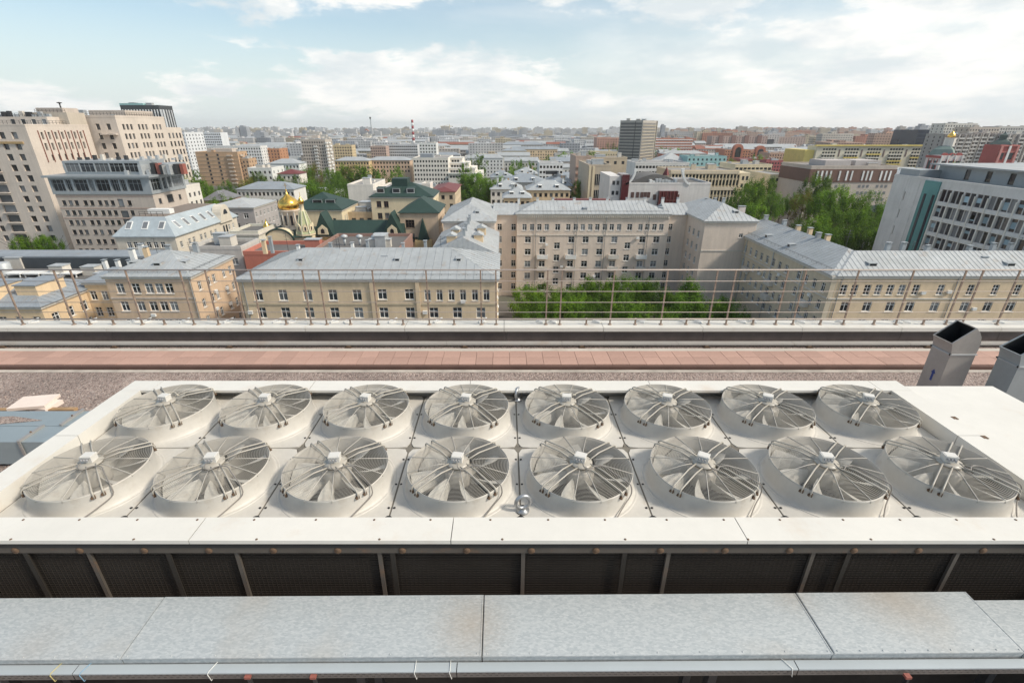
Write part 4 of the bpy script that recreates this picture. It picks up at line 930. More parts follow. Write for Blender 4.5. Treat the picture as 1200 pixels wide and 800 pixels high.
# wing with bright roof going back
root = building('metal_roof_wing', 'narrow wing with bright seamed roof and peach attic gables behind the yellow house', 'house', -15.2, -1.7, 99.6, 121.5, 21.0, P_YEL,
    {'R': grid(21.9, 5, 1.3, (17, 13.7, 10.3), 1.9), 'L': grid(21.9, 5, 1.3, (17, 13.7), 1.9)}, roof='gable', rise=3.3, roofm=M_ROOF2, seam=1.0, ridge='y', ybot=330)
for x, y in ((-5.5, 104), (-11, 110), (-5.2, 112), (-11.2, 103)):
    k = MB(); w, d, h = 1.9, 2.4, 1.5; zb = 21.0 + 1.7
    k.box(x - w / 2, y - d / 2, zb - 1, x + w / 2, y + d / 2, zb + h); k.prism([(x - w / 2 - .2, y - d / 2 - .2, zb + h), (x + w / 2 + .2, y - d / 2 - .2, zb + h), (x, y - d / 2 - .2, zb + h + .6)], (0, d + .4, 0), 1); k.build('attic_gable', [P_PEACH, M_ROOF2], root)
for x, y in ((-8.4, 101.5), (-8.4, 107), (-8.4, 115), (-8.4, 119)): chimney(root, x, y, 23.6, 2.6, .7, .7, M_GALV)
for x, y in ((-4.5, 109), (-6.5, 117), (-12.5, 106)): dormer(root, x, y, 22.2, 1.0, 1.2, .7, 'R' if x > -8.4 else 'L')

# --- pinkish beige house, left
X0, X1, Y0, Y1 = -72.2, -56.7, 84.5, 99.2; z1 = 20.5
root = building('corner_house', 'pinkish beige corner house with grey hip roof below the railing on the left', 'house', X0, X1, Y0, Y1, z1, P_PINK,
    {'F': [(at(p, 334, Y0)[0] - X0 - .75, 17.3, at(p, 334, Y0)[0] - X0 + .75, 19.2) for p in (139.5, 158, 173.5, 185.5, 197)] + [(at(p, 354, Y0)[0] - X0 - .75, z, at(p, 354, Y0)[0] - X0 + .75, z + 1.9) for p in (145, 164, 178.5, 191, 202.5) for z in (13.9, 10.5, 7.1)],
     'R': [(u - .55, z, u + .55, z + 1.7) for z in (17.3, 13.9, 10.5, 7.1) for u in (2.2, 5.2, 7.0, 10.6, 13)]},
    roof='hip', rise=3.0, roofm=M_ROOF, seam=1.2, ybot=372)
bx(root, 'string_course', P_STONE, X0 - .04, Y0 - .1, 16.3, X1 + .08, Y0 - .004, 16.55)
for z in (15.5, 12.2): aircon(root, X1, 86 + z * .3, z, 'R'); aircon(root, X1, 94.5, z - .6, 'R')
aircon(root, at(179, 362, Y0)[0], Y0, 12.9); downpipe(root, X1 - .2, Y0, 1, z1)
for x, y, m in ((-70, 90, M_WHITE), (-68.4, 91.5, P_PEACH), (-65, 93, M_GALV), (-71, 94, M_WHITE), (-61, 95, M_GALV)): chimney(root, x, y, z1 + 1.6, 2.5, 1.2, .9, m)
for x, y in ((-69, 88), (-64, 87.2), (-60, 88.5)): dormer(root, x, y, z1 + 1.0, 1.4, 1.5, .8)
# house whose front runs back, far left
X0, X1, Y0, Y1 = -96, -79.2, 79.0, 92.8; z1 = 17.2
root = building('peach_house', 'low peach house with grey metal roof at the left end of the railing', 'house', -97, -81.8, 80.5, 95.5, 16.2, P_PEACH,
    {'R': [(u - .75, z, u + .75, z + 1.9) for z in (12.4, 9.0) for u in (2.2, 5.4, 8.6, 11.8)], 'F': grid(15.2, 5, 1.5, (12.4, 9, 5.6), 1.9)}, roof='hip', rise=3.0, roofm=M_ROOF3, seam=1.2, ybot=372)
for x, y in ((-86, 86), (-92, 84)):
    k = MB(); k.box(x - 1.6, y - 3, 17, x + 2.2, y + 3, 19.2); k.box(x - 1.8, y - 3.2, 19.2, x + 2.4, y + 3.2, 19.4, 1); k.build('attic_box', [P_PEACH, M_ROOF3], root)
root = building('peach_house_annex', 'narrow peach annex squeezed between the low peach house and the pinkish corner house', 'house', -81.7, -72.9, 90.5, 97.8, 17.6, P_PEACH,
    {'F': grid(8.8, 4, 1.3, (14, 10.6, 7.2), 1.9)}, roof='hip', rise=2.0, roofm=M_ROOF3, ybot=372)
for x in (-80, -77.4, -75): chimney(root, x, 95, 18.6, 2.6, .9, .9, random.choice([M_WHITE, M_GALV]))
root = building('flat_service_building', 'wide dark flat roof with white cooling tables and grey tanks behind the peach house', 'building', -150, -78, 100.5, 121, 14.2, P_GREY, {'F': grid(72, 14, 2.2, (10.4, 6.8), 1.6)}, roof='flat', roofm=M_FLAT, ybot=318, clutter=9)
bx(root, 'plant_screen', mat('dark cladding', (.06, .07, .08), .6, .2), -126, 113, 14.25, -88, 113.4, 16.8); bx(root, 'canopy_roof', M_ROOF3, -128, 113.4, 16.6, -84, 120, 17.1)
for i in range(4):
    k = MB(); x = -112 + i * 4.2; k.box(x, 105, 15.0, x + 3.6, 108.5, 15.25)
    for a in (0.2, 3.2):
        for b in (105.2, 108.1): k.box(x + a, b, 14.2, x + a + .2, b + .2, 15.0)
    k.build('cooling_table', M_WHITE, root)
for x in (-122, -118, -114.6):
    k = MB(); k.lathe([(1.5, 0), (1.5, 2.6), (1.2, 2.8), (.001, 2.9)], 20, (x, 108, 14.2)); k.build('tank', M_GALV, root)

# --- L-shaped beige house, right
ZH = 19.9
cR = [at(p, 340, 87)[0] - 62 for p in (988.5, 1001, 1016, 1029, 1043, 1056.5, 1073, 1102, 1137, 1166, 1192, 1222)]
cR2 = [at(p, 362, 87)[0] - 62 for p in (989, 1015, 1042, 1065, 1094, 1129, 1156, 1183, 1212)]
root = building('long_house', 'L-shaped beige house with ribbed grey metal roof below the railing on the right', 'house', 62, 118, 87, 99, ZH, P_YEL,
    {'F': [(u - .62, 16.2, u + .62, 18.2) for u in cR] + [(u - .8, z, u + .8, z + 2.0) for u in cR2 for z in (12.9, 9.5)]}, roof='hip', rise=3.2, roofm=M_ROOF2, ybot=375, seam=.95)
subwall(root, 61, 74, 99.02, 134, 0, ZH, plaster((.60, .51, .38)), {'L': [(u - .6, z, u + .6, z + 1.8) for z in (16.2, 12.8, 9.4, 6.0) for u in [1.6 + 2.75 * i for i in range(12)]]})
subwall(root, 61.0, 61.98, 87.02, 99.0, 0, ZH - .02, plaster((.60, .51, .38)), {'L': [(u - .6, z, u + .6, z + 1.8) for z in (16.2, 12.8, 9.4, 6.0) for u in (1.6, 4.4, 7.2, 10)]})
hip_roof(root, 61, 74, 87.6, 134, ZH + .03, 3.4, M_ROOF, seam=1.1, axis='y')
k = MB(); k.box(60.7, 86.7, ZH - .5, 118.2, 86.98, ZH - .004); k.box(60.7, 86.98, ZH - .5, 60.98, 134.2, ZH - .004); k.build('cornice', M_TRIM, root)
bx(root, 'string_course', M_TRIM, 61.2, 86.86, 15.35, 118, 86.996, 15.6); bx(root, 'string_course', M_TRIM, 60.86, 87, 15.35, 60.996, 134, 15.6)
k = MB(); k.box(at(1126, 340, 86)[0], 86.2, 0, 118, 86.98, ZH - .5); 
for p in (1118, 983): downpipe(root, at(p, 340, 87)[0], 87, 1, ZH)
for y in (96, 108, 121): 
    k = MB(); k.tube([(60.85, y, 1), (60.85, y, ZH - .5)], .08, 6); k.build('downpipe', M_GALV, root)
for p, z in ((1080, 16.4), (1110, 16.6), (1147, 13.2)): aircon(root, at(p, 345, 87)[0], 87, z)
for y, z in ((92, 14.3), (101, 10.9), (104, 15), (112, 13), (118, 11.5), (124, 15)): aircon(root, 61, y, z, 'L')
for y, z in ((93, 8.6), (93, 12), (107, 12), (107, 8.6), (118.5, 12)): bx(root, 'balcony', M_TRIM, 60.0, y - 1.3, z, 60.97, y + 1.3, z + 1.1)
for p in (1043, 1061, 1140, 1167, 1187, 1090): chimney(root, at(p, 290, 94)[0], 94.6, ZH + 2.6, random.uniform(1.4, 2.2), 1, .9, M_GALV)
for x, y in ((67.5, 127), (68.5, 120), (68, 113), (69, 110), (67.6, 104.5), (68.4, 102.5)): chimney(root, x, y, ZH + 2.7, 2.0, 1.2, 1.0, random.choice([M_GALV, P_PEACH, M_GALV]))
for y in (106, 116, 126): dormer(root, 62.6, y, ZH + .9, 1.2, 3.0, .9, 'L')
for p in (1018, 1178): dormer(root, at(p, 312, 90)[0], 89, ZH + 1.0, 1.6, 2.2, .9)
k = MB(); x = 71; k.tube([(x, 100, ZH + 2.5), (x, 100, ZH + 6)], .05, 6)
for dz in (4.6, 5.2, 5.8): k.bar((x - .7, 100, ZH + dz), (x + .7, 100, ZH + dz), .05)
k.build('antenna', M_DARKM, root)

# --- grey grid office, right edge
ZI = 32.9
lv = rows(28.7, 8, 3.6)
gr_rects = [(16.2 + i * 3.2 + q, z - .1, 16.2 + i * 3.2 + q + 1.33, z + 2.75) for z in lv for i in range(9) for q in (.22, 1.68)]
root = building('grid_office', 'grey office slab with concrete end, teal glass strip and gridded window wall', 'office building', 106, 150, 92, 138.3, ZI, P_CONC,
    {'L': gr_rects + [(5.2, z, 5.5, z + 2.1) for z in (27.5, 23, 18.6, 14.2)]}, roof='flat', roofm=M_FLAT2, style='single', ybot=290, recess=.18, clutter=0, cornice=False, fm=mat('office frame', (.34, .30, .28), .5))
yb = 138.3
bx(root, 'teal_strip', mat('teal glass cladding', (.10, .27, .27), .18, .2, var=.12, vscale=.3, rnd=.1), 105.7, yb - 15.6, 0, 105.98, yb - 10.9, ZI + .1)
for u in (12.6, 15.2): bx(root, 'slot_window', M_GLASS, 105.6, yb - u, 2, 105.69, yb - u + .7, ZI - 3)
k = MB()
for i in range(10): k.box(105.72, yb - (16.2 + i * 3.2) - .17, 0, 105.98, yb - (16.2 + i * 3.2) + .17, ZI - 2.0)
k.build('pier', P_OFF, root, 'stuff')
for z in lv: bx(root, 'spandrel', P_CONC, 105.82, 92.2, z - .8, 105.99, yb - 16.0, z - .05)
for z in lv: bx(root, 'ledge', P_OFF, 105.7, 92.1, z - .98, 105.985, yb - 15.9, z - .82)
for i in range(26):
    zz = random.choice(lv[:5]); j = random.randint(0, 8); o = bx(root, 'window_blind', mat('blue grey blind', (.25, .36, .42), .6, rnd=.4), 106.10, yb - (16.2 + j * 3.2 + 1.45), zz + .3 + random.random(), 106.13, yb - (16.2 + j * 3.2 + .35), zz + 1.9)
# concrete panel joints on the blind end: panels stand proud one by one
for i in range(3):
    for j in range(9): 
        if i == 1 and j < 8: 
            bx(root, 'concrete_panel', P_CONC, 105.93, yb - 4.95, ZI - 3.62 * (j + 1), 105.985, yb - 3.1, ZI - 3.62 * j - .06); continue
        bx(root, 'concrete_panel', P_CONC, 105.93, yb - (i + 1) * 3.08, ZI - 3.62 * (j + 1), 105.985, yb - i * 3.08 - .06, ZI - 3.62 * j - .06)
subwall(root, 112, 149, 93, 132, ZI, ZI + 3.4, mat('plant cladding', (.30, .33, .35), .5, .3, var=.08, vscale=.5), {'L': [(8 + i * 5.6, ZI + .6, 9.4 + i * 5.6, ZI + 2.9) for i in range(6)]}, style='dark', fm=M_DARKM)
bx(root, 'roof_canopy', M_ROOF, 110.5, 92.5, ZI + 3.4, 149.5, 133.5, ZI + 3.75)
bx(root, 'roof_hut', mat('plant cladding', (.3, .33, .35)), 106.6, 131, ZI, 112, 137.6, ZI + 2.2)

# --- beige stone tower complex, left
zt = 45.6; YA = 171; XA = -154.8
wr = rows(41.7, 11, 3.33)
root = building('stone_tower', 'tall beige stone tower complex with stepped terraces at the left edge', 'tower block', -196, XA, YA, 197, zt, P_TOWER,
    {'F': [(XA + 196 - d - .95, z, XA + 196 - d + .95, z + 2.05) for d in (4.5, 8.6) for z in wr] + [(XA + 196 - 15.6 - 2.2, z - .1, XA + 196 - 15.6 + 2.2, z + 2.3) for z in wr[1:]] + [(XA + 196 - d - .9, z, XA + 196 - d + .9, z + 2.0) for d in (21, 25, 29.5, 34) for z in wr],
     'R': [(4.8 + i * 2.7, z, 5.7 + i * 2.7, z + 2.3) for i in range(7) for z in (41.4, 38.0)] + [(6 + i * 2.7, 34.7, 6.7 + i * 2.7, 36.6) for i in range(6)] + [(9 + i * 3, z, 9.7 + i * 3, z + 1.8) for i in range(5) for z in (31.3, 28, 24.7)]},
    roof='flat', roofm=M_FLAT2, style='dark', fm=mat('dark frame', (.10, .09, .08), .5), ybot=290, recess=.55, cornice=False, clutter=0, par=.5)
for i in range(8): bx(root, 'fin', mat('oxblood fin', (.20, .07, .05), .6), XA + .004, YA + 3.75 + i * 2.7, 34.3, XA + .25, YA + 3.95 + i * 2.7, 44.2)
for z in wr[1:]: bx(root, 'balcony', P_TOWER, XA - 15.6 - 2.5, YA - .9, z - .32, XA - 15.6 + 2.5, YA - .004, z - .12)
bx(root, 'stone_band', plaster((.42, .29, .14)), XA - 10.5, YA - .35, 40.2, XA - 2.4, YA - .004, 40.9)
subwall(root, -195, XA - 3.2, 184, 196.5, zt, zt + 2.9, P_TOWER, {'F': [(24 + i * 3.6, zt + .5, 25.6 + i * 3.6, zt + 2.2) for i in range(4)]}, style='dark', top=M_FLAT2)
subwall(root, -167.5, XA, 189, 197, zt + .01, zt + 4.4, plaster((.52, .455, .375)), top=M_FLAT2)
subwall(root, -166, XA - 1.8, 190, 196.9, zt + 4.42, zt + 5.9, P_STONE)
def rails(root, pts, z, h=1.1, st=1.3):
    k = MB()
    for (a, b) in zip(pts[:-1], pts[1:]):
        a, b = Vector((*a, z)), Vector((*b, z)); n = max(1, int((b - a).length / st))
        for hh in (h, h * .5): k.bar(a + Vector((0, 0, hh)), b + Vector((0, 0, hh)), .08)
        for i in range(n + 1): p = a.lerp(b, i / n); k.bar(p, p + Vector((0, 0, h)), .08)
    k.build('terrace_railing', M_DARKM, root)
rails(root, [(-194, YA + .4), (XA - .4, YA + .4), (XA - .4, 188)], zt + .5); rails(root, [(-194, 184.3), (XA - 3.5, 184.3)], zt + 2.9); rails(root, [(-166, 189.3), (XA - .5, 189.3)], zt + 4.4, 1.0)
k = MB(); k.tube([(-158.6, 192, zt + 5.9), (-158.6, 192, zt + 7.3)], .22, 8); k.lathe([(.3, 1.4), (.8, 1.6), (.8, 1.75), (.001, 1.9)], 12, (-158.6, 192, zt + 5.9)); k.build('vent_mushroom', M_DARKM, root)
for i in range(16): bx(root, 'roof_clutter', random.choice([M_DARKM, M_GALV, M_TRIM]), -192 + i * 2.1, 186, zt + 2.9, -191 + i * 2.1 + random.random(), 187, zt + 3.5 + random.random() * 1.3)
# second block of the complex
z2 = 48.6; w2 = rows(44.3, 10, 3.35)
cols8 = [3.2, 5.3, 7.4, 11.8, 13.9, 16.0, 20.4, 22.5, 24.6]
root = building('stone_tower', 'beige stone block with columns of small dark windows left of the dark glass tower', 'tower block', -175, -145, 198.5, 227, z2, P_TOWER,
    {'R': [(u - .62, z, u + .62, z + 2.0) for u in cols8 for z in w2], 'F': [(u - .75, z, u + .75, z + 2.1) for u in (22.6, 26.6) for z in w2]}, roof='flat', roofm=M_FLAT2, style='dark', fm=mat('dark frame', (.1, .09, .08)), ybot=205, cornice=False, clutter=3, recess=.4)
k = MB(); k.box(-151.5, 197.2, 42.6, -145.6, 198.49, 43.0); k.build('balcony', P_TOWER, root)
rails(root, [(-174, 199), (-145.3, 199), (-145.3, 226)], z2 + .7)
subwall(root, -160, -146, 206, 222, z2, z2 + 2.6, P_STONE, top=M_FLAT2)
subwall(root, -175, -146.2, 227.02, 239, 0, 45.2, P_TOWER, {'R': [(u - .6, z, u + .6, z + 2) for u in (2.6, 5.2, 7.8, 10.2) for z in w2[1:]]}, style='dark', fm=mat('dark frame', (.1, .09, .08)))
# dark glass tower behind
Yd = 345
a, b = at(141, 126, Yd), at(186, 126, Yd)
root = building('dark_glass_tower', 'dark glass office tower with pale vertical ribs behind the beige stone blocks', 'office tower', a[0], b[0], Yd, Yd + 14, 57.6, mat('dark curtain wall', (.05, .055, .06), .25, .2, var=.2, vscale=.1), {}, roof='flat', roofm=M_FLAT, cornice=False, clutter=3, ybot=155)
for i in range(15): bx(root, 'facade_rib', P_COLD, a[0] + 1 + i * 1.85, Yd - .5, 8, a[0] + 1.45 + i * 1.85, Yd - .004, 55.8)
for i in range(5): bx(root, 'facade_rib', P_COLD, b[0] + .004, Yd + 1 + i * 2.6, 8, b[0] + .5, Yd + 1.5 + i * 2.6, 55.8)
bx(root, 'roof_sign_frame', P_TEAL, a[0] - 1.5, Yd + 2, 58.4, b[0] - 11, Yd + 12, 59.5)

# --- glass-topped stone office in front of it
YBg = 157; XB0, XB1 = at(57, 207, YBg)[0], at(172, 205, YBg)[0]; zb = 31.6; wB = XB1 - XB0
ups = [at(p, 237, YBg)[0] - XB0 for p in (75, 82.5, 89.5, 100, 107.5, 117, 124.3, 131.7, 151.5)]
root = building('glass_top_office', 'stone-faced office with a blue grey glazed top storey beside the tower complex', 'office building', XB0, XB1, YBg, 174, 26.0, P_STONE,
    {'F': [(u - .62, z, u + .62, z + 1.55) for u in ups for z in rows(22.6, 6, 3.05)] + [(at(143, 240, YBg)[0] - XB0 - 1.2, 15.5, at(143, 240, YBg)[0] - XB0 + 1.2, 21), (at(141, 236, YBg)[0] - XB0 - .9, 22.3, at(141, 236, YBg)[0] - XB0 + .9, 24.6)],
     'R': [(2.2, 22.8, 3.6, 24.4), (6.5, 22.6, 9.6, 25), (12.5, 22.8, 13.8, 24.4), (2.6, 17, 4.4, 20.4), (6.8, 16.6, 10, 20.6), (12.3, 17, 13.8, 20.4)]}, roof='none', style='dark', fm=mat('dark frame', (.1, .09, .08)), ybot=290)
for z in (25.2, 21.55, 18.5): bx(root, 'stone_band', plaster((.47, .35, .29)), XB0 - .05, YBg - .08, z, XB1 + .08, YBg - .004, z + .35)
M_GREYM = mat('grey blue cladding', (.36, .39, .41), .45, .3, var=.08, vscale=.4)
fx = [(1.0, 6.6), (7.4, 10.0), (11.0, 17.2), (17.9, 20.0), (20.8, 27.0), (27.8, 31.4), (32, 34.5), (35.4, 41.6)]; scl = wB / 44.5
mb = MB(); s_ = facade(mb, (XB0 - .3, YBg - .3), FACE['F'], wB + .6, 26.02, 31.0, [(p * scl, 26.9, q * scl, 30.4) for p, q in fx], 0, .5)
s2 = facade(mb, (XB1 + .3, YBg - .3), FACE['R'], 17.6, 26.02, 31.0, [(.8, 26.9, 5.4, 30.4), (6.2, 26.9, 8, 30.4), (8.8, 26.9, 10.4, 30.4), (11.2, 26.9, 16.6, 30.4)], 0, .5)
mb.poly([(XB0 - .3, YBg - .3, 31), (XB1 + .3, YBg - .3, 31), (XB1 + .3, 174, 31), (XB0 - .3, 174, 31)]); mb.build('glazed_storey', M_GREYM, root)
put_windows(root, s_, FACE['F'], 'triple', M_GREYM); put_windows(root, s2, FACE['R'], 'triple', M_GREYM)
bx(root, 'roof_edge', M_GREYM, XB0 - 1.3, YBg - 1.3, 31.01, XB1 + 1.3, 175, 31.6)
subwall(root, XB0 + 3, XB0 + 27, YBg + 3, 172, 31.61, 35.6, M_GREYM, {'F': [(.6 + i * 4.6, 32.3, 4.9 + i * 4.6, 35.0) for i in range(5)]}, style='triple', fm=M_GREYM)
subwall(root, XB0 + 34, XB1 - 1, YBg + 5, 172, 31.61, 34.6, M_GREYM, {'F': [(.6 + i * 2.2, 32.3, 2.5 + i * 2.2, 34.2) for i in range(4)]}, style='triple', fm=M_GREYM)
for i in range(12): bx(root, 'roof_clutter', random.choice([M_REDB, M_GALV, M_TRIM, M_DARKM]), XB0 + 22 + i * 1.5, YBg + 2 + random.random() * 3, 31.61, XB0 + 23 + i * 1.5, YBg + 6, 32.5 + random.random() * 2.6)
for i in range(14): bx(root, 'roof_clutter', random.choice([M_GALV, M_TRIM, M_DARKM]), XB0 + 4 + i * 2.5, YBg + 8, 35.61, XB0 + 4.8 + i * 2.5, YBg + 9, 36 + random.random() * 1.6)

# --- mansard house
X0, X1, Y0, Y1 = -99.6, -84.3, 124, 155; zc = 19.5
root = building('mansard_house', 'cream house with pale blue mansard roof, skylights and a round gable', 'house', X0, X1, Y0, Y1, zc, plaster((.62, .56, .47)),
    {'F': [(at(p, 284, Y0)[0] - X0 - .6, z, at(p, 284, Y0)[0] - X0 + .6, z + 1.6) for p in (150.5, 158, 166, 173.5, 181.5, 190) for z in (16.6, 13.3)], 'R': [(u - .55, z, u + .55, z + 1.6) for u in (2, 5.6, 7.6, 11, 13, 16, 18.4, 26, 28.4) for z in (16.4, 13, 9.6)]}, roof='none', ybot=290)
k = MB(); e = .45; zt_ = 24.0; ins = 3.6
lo = [(X0 - e, Y0 - e), (X1 + e, Y0 - e), (X1 + e, Y1 + e), (X0 - e, Y1 + e)]; hi = [(X0 + ins, Y0 + ins), (X1 - ins, Y0 + ins), (X1 - ins, Y1 - ins), (X0 + ins, Y1 - ins)]
M_MANS = metalroof((.36, .41, .44), stain_amt=.1)
for i in range(4): j = (i + 1) % 4; k.poly([(*lo[i], zc + .2), (*lo[j], zc + .2), (*hi[j], zt_), (*hi[i], zt_)]); k.poly([(*lo[i], zc), (*lo[j], zc), (*lo[j], zc + .2), (*lo[i], zc + .2)])
k.poly([(*p, zt_) for p in hi], 1); k.build('roof', [M_MANS, mat('brown felt', (.21, .17, .14), .9)], root)
for i in range(3): 
    x = X0 + 3.2 + i * 4.2; f = .55; y = Y0 - e + (ins + e) * f; z = zc + .2 + (zt_ - zc - .2) * f
    k = MB(); dx = .75; k.prism([(x - dx, y - .8, z - .86), (x + dx, y - .8, z - .86), (x + dx, y + .8, z + .86), (x - dx, y + .8, z + .86)], (0, -.12, .12)); k.prism([(x - dx + .15, y - .65, z - .70), (x + dx - .15, y - .65, z - .70), (x + dx - .15, y + .65, z + .70), (x - dx + .15, y + .65, z + .70)], (0, -.14, .14), 1); k.build('skylight', [M_FRAME, M_GLASS2], root)
for i in range(5):
    y = Y0 + 4.4 + i * 3.9; f = .5; x = X1 + e - (ins + e) * f; z = zc + .2 + (zt_ - zc - .2) * f
    k = MB(); dy = .7; k.prism([(x + .8, y - dy, z - .9), (x + .8, y + dy, z - .9), (x - .8, y + dy, z + .9), (x - .8, y - dy, z + .9)], (.12, 0, .12)); k.prism([(x + .65, y - dy + .15, z - .73), (x + .65, y + dy - .15, z - .73), (x - .65, y + dy - .15, z + .73), (x - .65, y - dy + .15, z + .73)], (.14, 0, .14), 1); k.build('skylight', [M_FRAME, M_GLASS2], root)
k = MB(); yc = Y0 + 24.5; pts = [(X1 + .5, yc - 3.4, zc - .4)] + [(X1 + .5, yc - 2.6 * math.cos(w), zc + 1.8 + 2.9 * math.sin(w)) for w in [math.pi * i / 10 for i in range(11)]] + [(X1 + .5, yc + 3.4, zc - .4)]
k.prism(pts, (-2.5, 0, 0)); k.build('round_gable', plaster((.62, .56, .47)), root)
k = MB(); k.prism([(X1 + .51, yc - 1.1 * math.cos(w), zc + 1.9 + 1.4 * math.sin(w)) for w in [math.pi * i / 8 for i in range(9)]], (.05, 0, 0)); k.build('gable_window', M_GLASS, root)
for u in (22.5, 24.0): bx(root, 'tall_window', M_GLASS, X1 + .004, Y0 + u, 12.5, X1 + .06, Y0 + u + .8, 18.2)
bx(root, 'string_course', M_TRIM, X0 - .1, Y0 - .12, zc - .5, X1 + .12, Y0 - .004, zc - .1)
rails(root, [(X0 + ins + 1, Y0 + ins + 1), (X1 - ins - 1, Y0 + ins + 1)], zt_)
bx(root, 'roof_hut', M_WHITE, X0 + 4.5, Y0 + 8, zt_ + .01, X1 - 5, Y0 + 10, zt_ + 1.2)
# grey house to its right and small cream annex
x0, x1 = at(264, 255, 170)[0], at(299, 255, 170)[0]
root = building('grey_house', 'grey house with pale metal roof and small windows right of the mansard house', 'house', x0 - 6, x1, 170, 188, 20.0, plaster((.42, .39, .38)),
   {'F': [(u, z, u + 1.6, z + 1.7) for u in (9, 12.5) for z in (16.4, 13)] , 'R': grid(18, 6, 1.2, (16.6, 13.2, 9.8), 1.7)}, roof='hip', rise=2.0, roofm=M_ROOF2, ybot=272)
x0, x1 = at(268, 278, 128)[0], at(290, 278, 128)[0]
building('white_annex', 'small white annex with flat dark roof below the grey house', 'house', x0, x1 + 2.5, 129, 140, 19.3, plaster((.62, .59, .50)), {'F': grid(x1 - x0 + 2.5, 2, 1.4, (15.8,), 1.7), 'R': grid(11, 3, 1.0, (15.8, 12.4), 1.6)}, roof='flat', roofm=M_FLAT, ybot=285, clutter=0)
# red-walled flat building
zr_ = 20.6
root = building('red_flat_building', 'low flat-roofed building with brick red walls behind the pale seamed roof', 'building', at(284, 292, 108.5)[0], -42.2, 108.5, 119.5, zr_ - 2.0, P_REDB, {'R': grid(11, 3, 1.2, (15,), 1.5), 'F': [(8, 15.5, 9.2, 17.1)]}, roof='flat', roofm=M_FLAT, ybot=293, clutter=1, cornice=False, par=.9)
root = building('dark_flat_building', 'dark bitumen flat roof with pinkish parapet and small vents in front of the green roofs', 'building', -42.0, -23.2, 106.5, 122.5, zr_ - .6, plaster((.30, .18, .145)), {}, roof='flat', roofm=M_FLAT, ybot=293, clutter=3, cornice=False, par=.7)
for x in (-37, -33.5, -30): 
    k = MB(); k.tube([(x, 112, zr_ - .6), (x, 112, zr_ + 1.0)], .3, 10); k.lathe([(.35, 1.6), (.8, 1.9), (.75, 2.3), (.001, 2.6)], 12, (x, 112, zr_ - .6)); k.build('vent_mushroom', M_GALV, root)

root = building('dark_shed', 'low dark-roofed shed with a red stripe left of the brick red walled building', 'building', at(222, 290, 112)[0], at(282, 290, 112)[0], 112, 121, zr_ - 1.6, P_GREY, {'F': [(3 + i * 3, 15.4, 4.6 + i * 3, 17) for i in range(3)]}, roof='flat', roofm=M_FLAT, ybot=293, clutter=2, cornice=False, par=.8)
# --- church with the gold dome
M_GOLD = mat('gilded copper', (.83, .52, .12), .22, .95, var=.06, vscale=.8)
cx, cy = -60.7, 140.0
root = thing('gold_domed_church', 'church with a gold onion dome on a cream drum above green roofs', 'church', (cx, cy, 0)); HERO.append((-70, -38, 132, 148, 305, 385, 285, 132))
k = MB(); k.box(cx - 7, cy - 6.5, 0, cx + 7, cy + 6.5, 17.4); k.build('wall', P_CRM, root)
sl = slopes_hip(cx - 7, cx + 7, cy - 6.5, cy + 6.5, 17.42, 2.3, .4, 4.5, 'x'); k = MB()
for p, s in sl: k.poly(p)
k.build('roof', M_GREEN, root)
k = MB()
for sx_ in (0,): k.prism([(cx - 1.2 + 4.0 * math.cos(w), cy - 6.9, 16.2 + 3.4 * math.sin(w)) for w in [math.pi * i / 12 for i in range(13)]], (0, 3, 0))
k.build('arched_gable', P_CRM, root)
k = MB()
for i in range(12):
    w, w2 = math.pi * i / 12, math.pi * (i + 1) / 12
    k.bar((cx - 1.2 + 4.15 * math.cos(w), cy - 6.95, 16.2 + 3.55 * math.sin(w)), (cx - 1.2 + 4.15 * math.cos(w2), cy - 6.95, 16.2 + 3.55 * math.sin(w2)), .35, .4)
k.build('arch_trim', M_GREEN, root)
k = MB(); k.lathe([(3.2, 18.2), (3.2, 18.9), (2.75, 19.1), (2.6, 19.3), (2.6, 23.4), (2.8, 23.6), (2.85, 24.0), (2.45, 24.1)], 32, (cx, cy, 0)); k.build('drum', plaster((.60, .50, .40)), root)
for i in range(10):
    w = 2 * math.pi * (i + .25) / 10; k = MB(); c, s = math.cos(w), math.sin(w)
    pl = [(-.32, 19.9), (.32, 19.9), (.32, 22.3)] + [(.32 * math.cos(t_), 22.3 + .32 * math.sin(t_)) for t_ in (.5, 1.05, 1.57, 2.1, 2.6)] + [(-.32, 22.3)]
    k.prism([(cx + c * 2.58 - s * a_, cy + s * 2.58 + c * a_, z) for a_, z in pl], (c * .07, s * .07, 0)); k.build('drum_window', M_GLASS, root)
    w += math.pi / 10; c, s = math.cos(w), math.sin(w); k = MB(); k.tube([(cx + c * 2.68, cy + s * 2.68, 19.4), (cx + c * 2.68, cy + s * 2.68, 23.4)], .16, 8); k.build('drum_column', M_TRIM, root)
dome = MB(); dome.lathe([(2.35, 0), (2.72, .5), (2.86, 1.05), (2.80, 1.7), (2.45, 2.4), (1.8, 3.0), (1.05, 3.5), (.5, 3.95), (.22, 4.4), (.10, 4.8), (.001, 5.0)], 40, (cx, cy, 24.05)); dome.build('onion_dome', M_GOLD, root)
k = MB(); k.lathe([(.001, 28.9), (.2, 29.05), (.2, 29.2), (.001, 29.35)], 12, (cx, cy, 0)); k.bar((cx, cy, 29.2), (cx, cy, 31.0), .1); k.bar((cx - .5, cy, 30.3), (cx + .5, cy, 30.3), .1); k.bar((cx - .28, cy, 30.7), (cx + .28, cy, 30.7), .1); k.build('cross', M_GOLD, root)
k = MB(); k.lathe([(.75, 16), (.75, 18.6), (.95, 18.7)], 16, (cx - 6.6, cy - 1.5, 0)); k.build('small_drum', P_CRM, root)
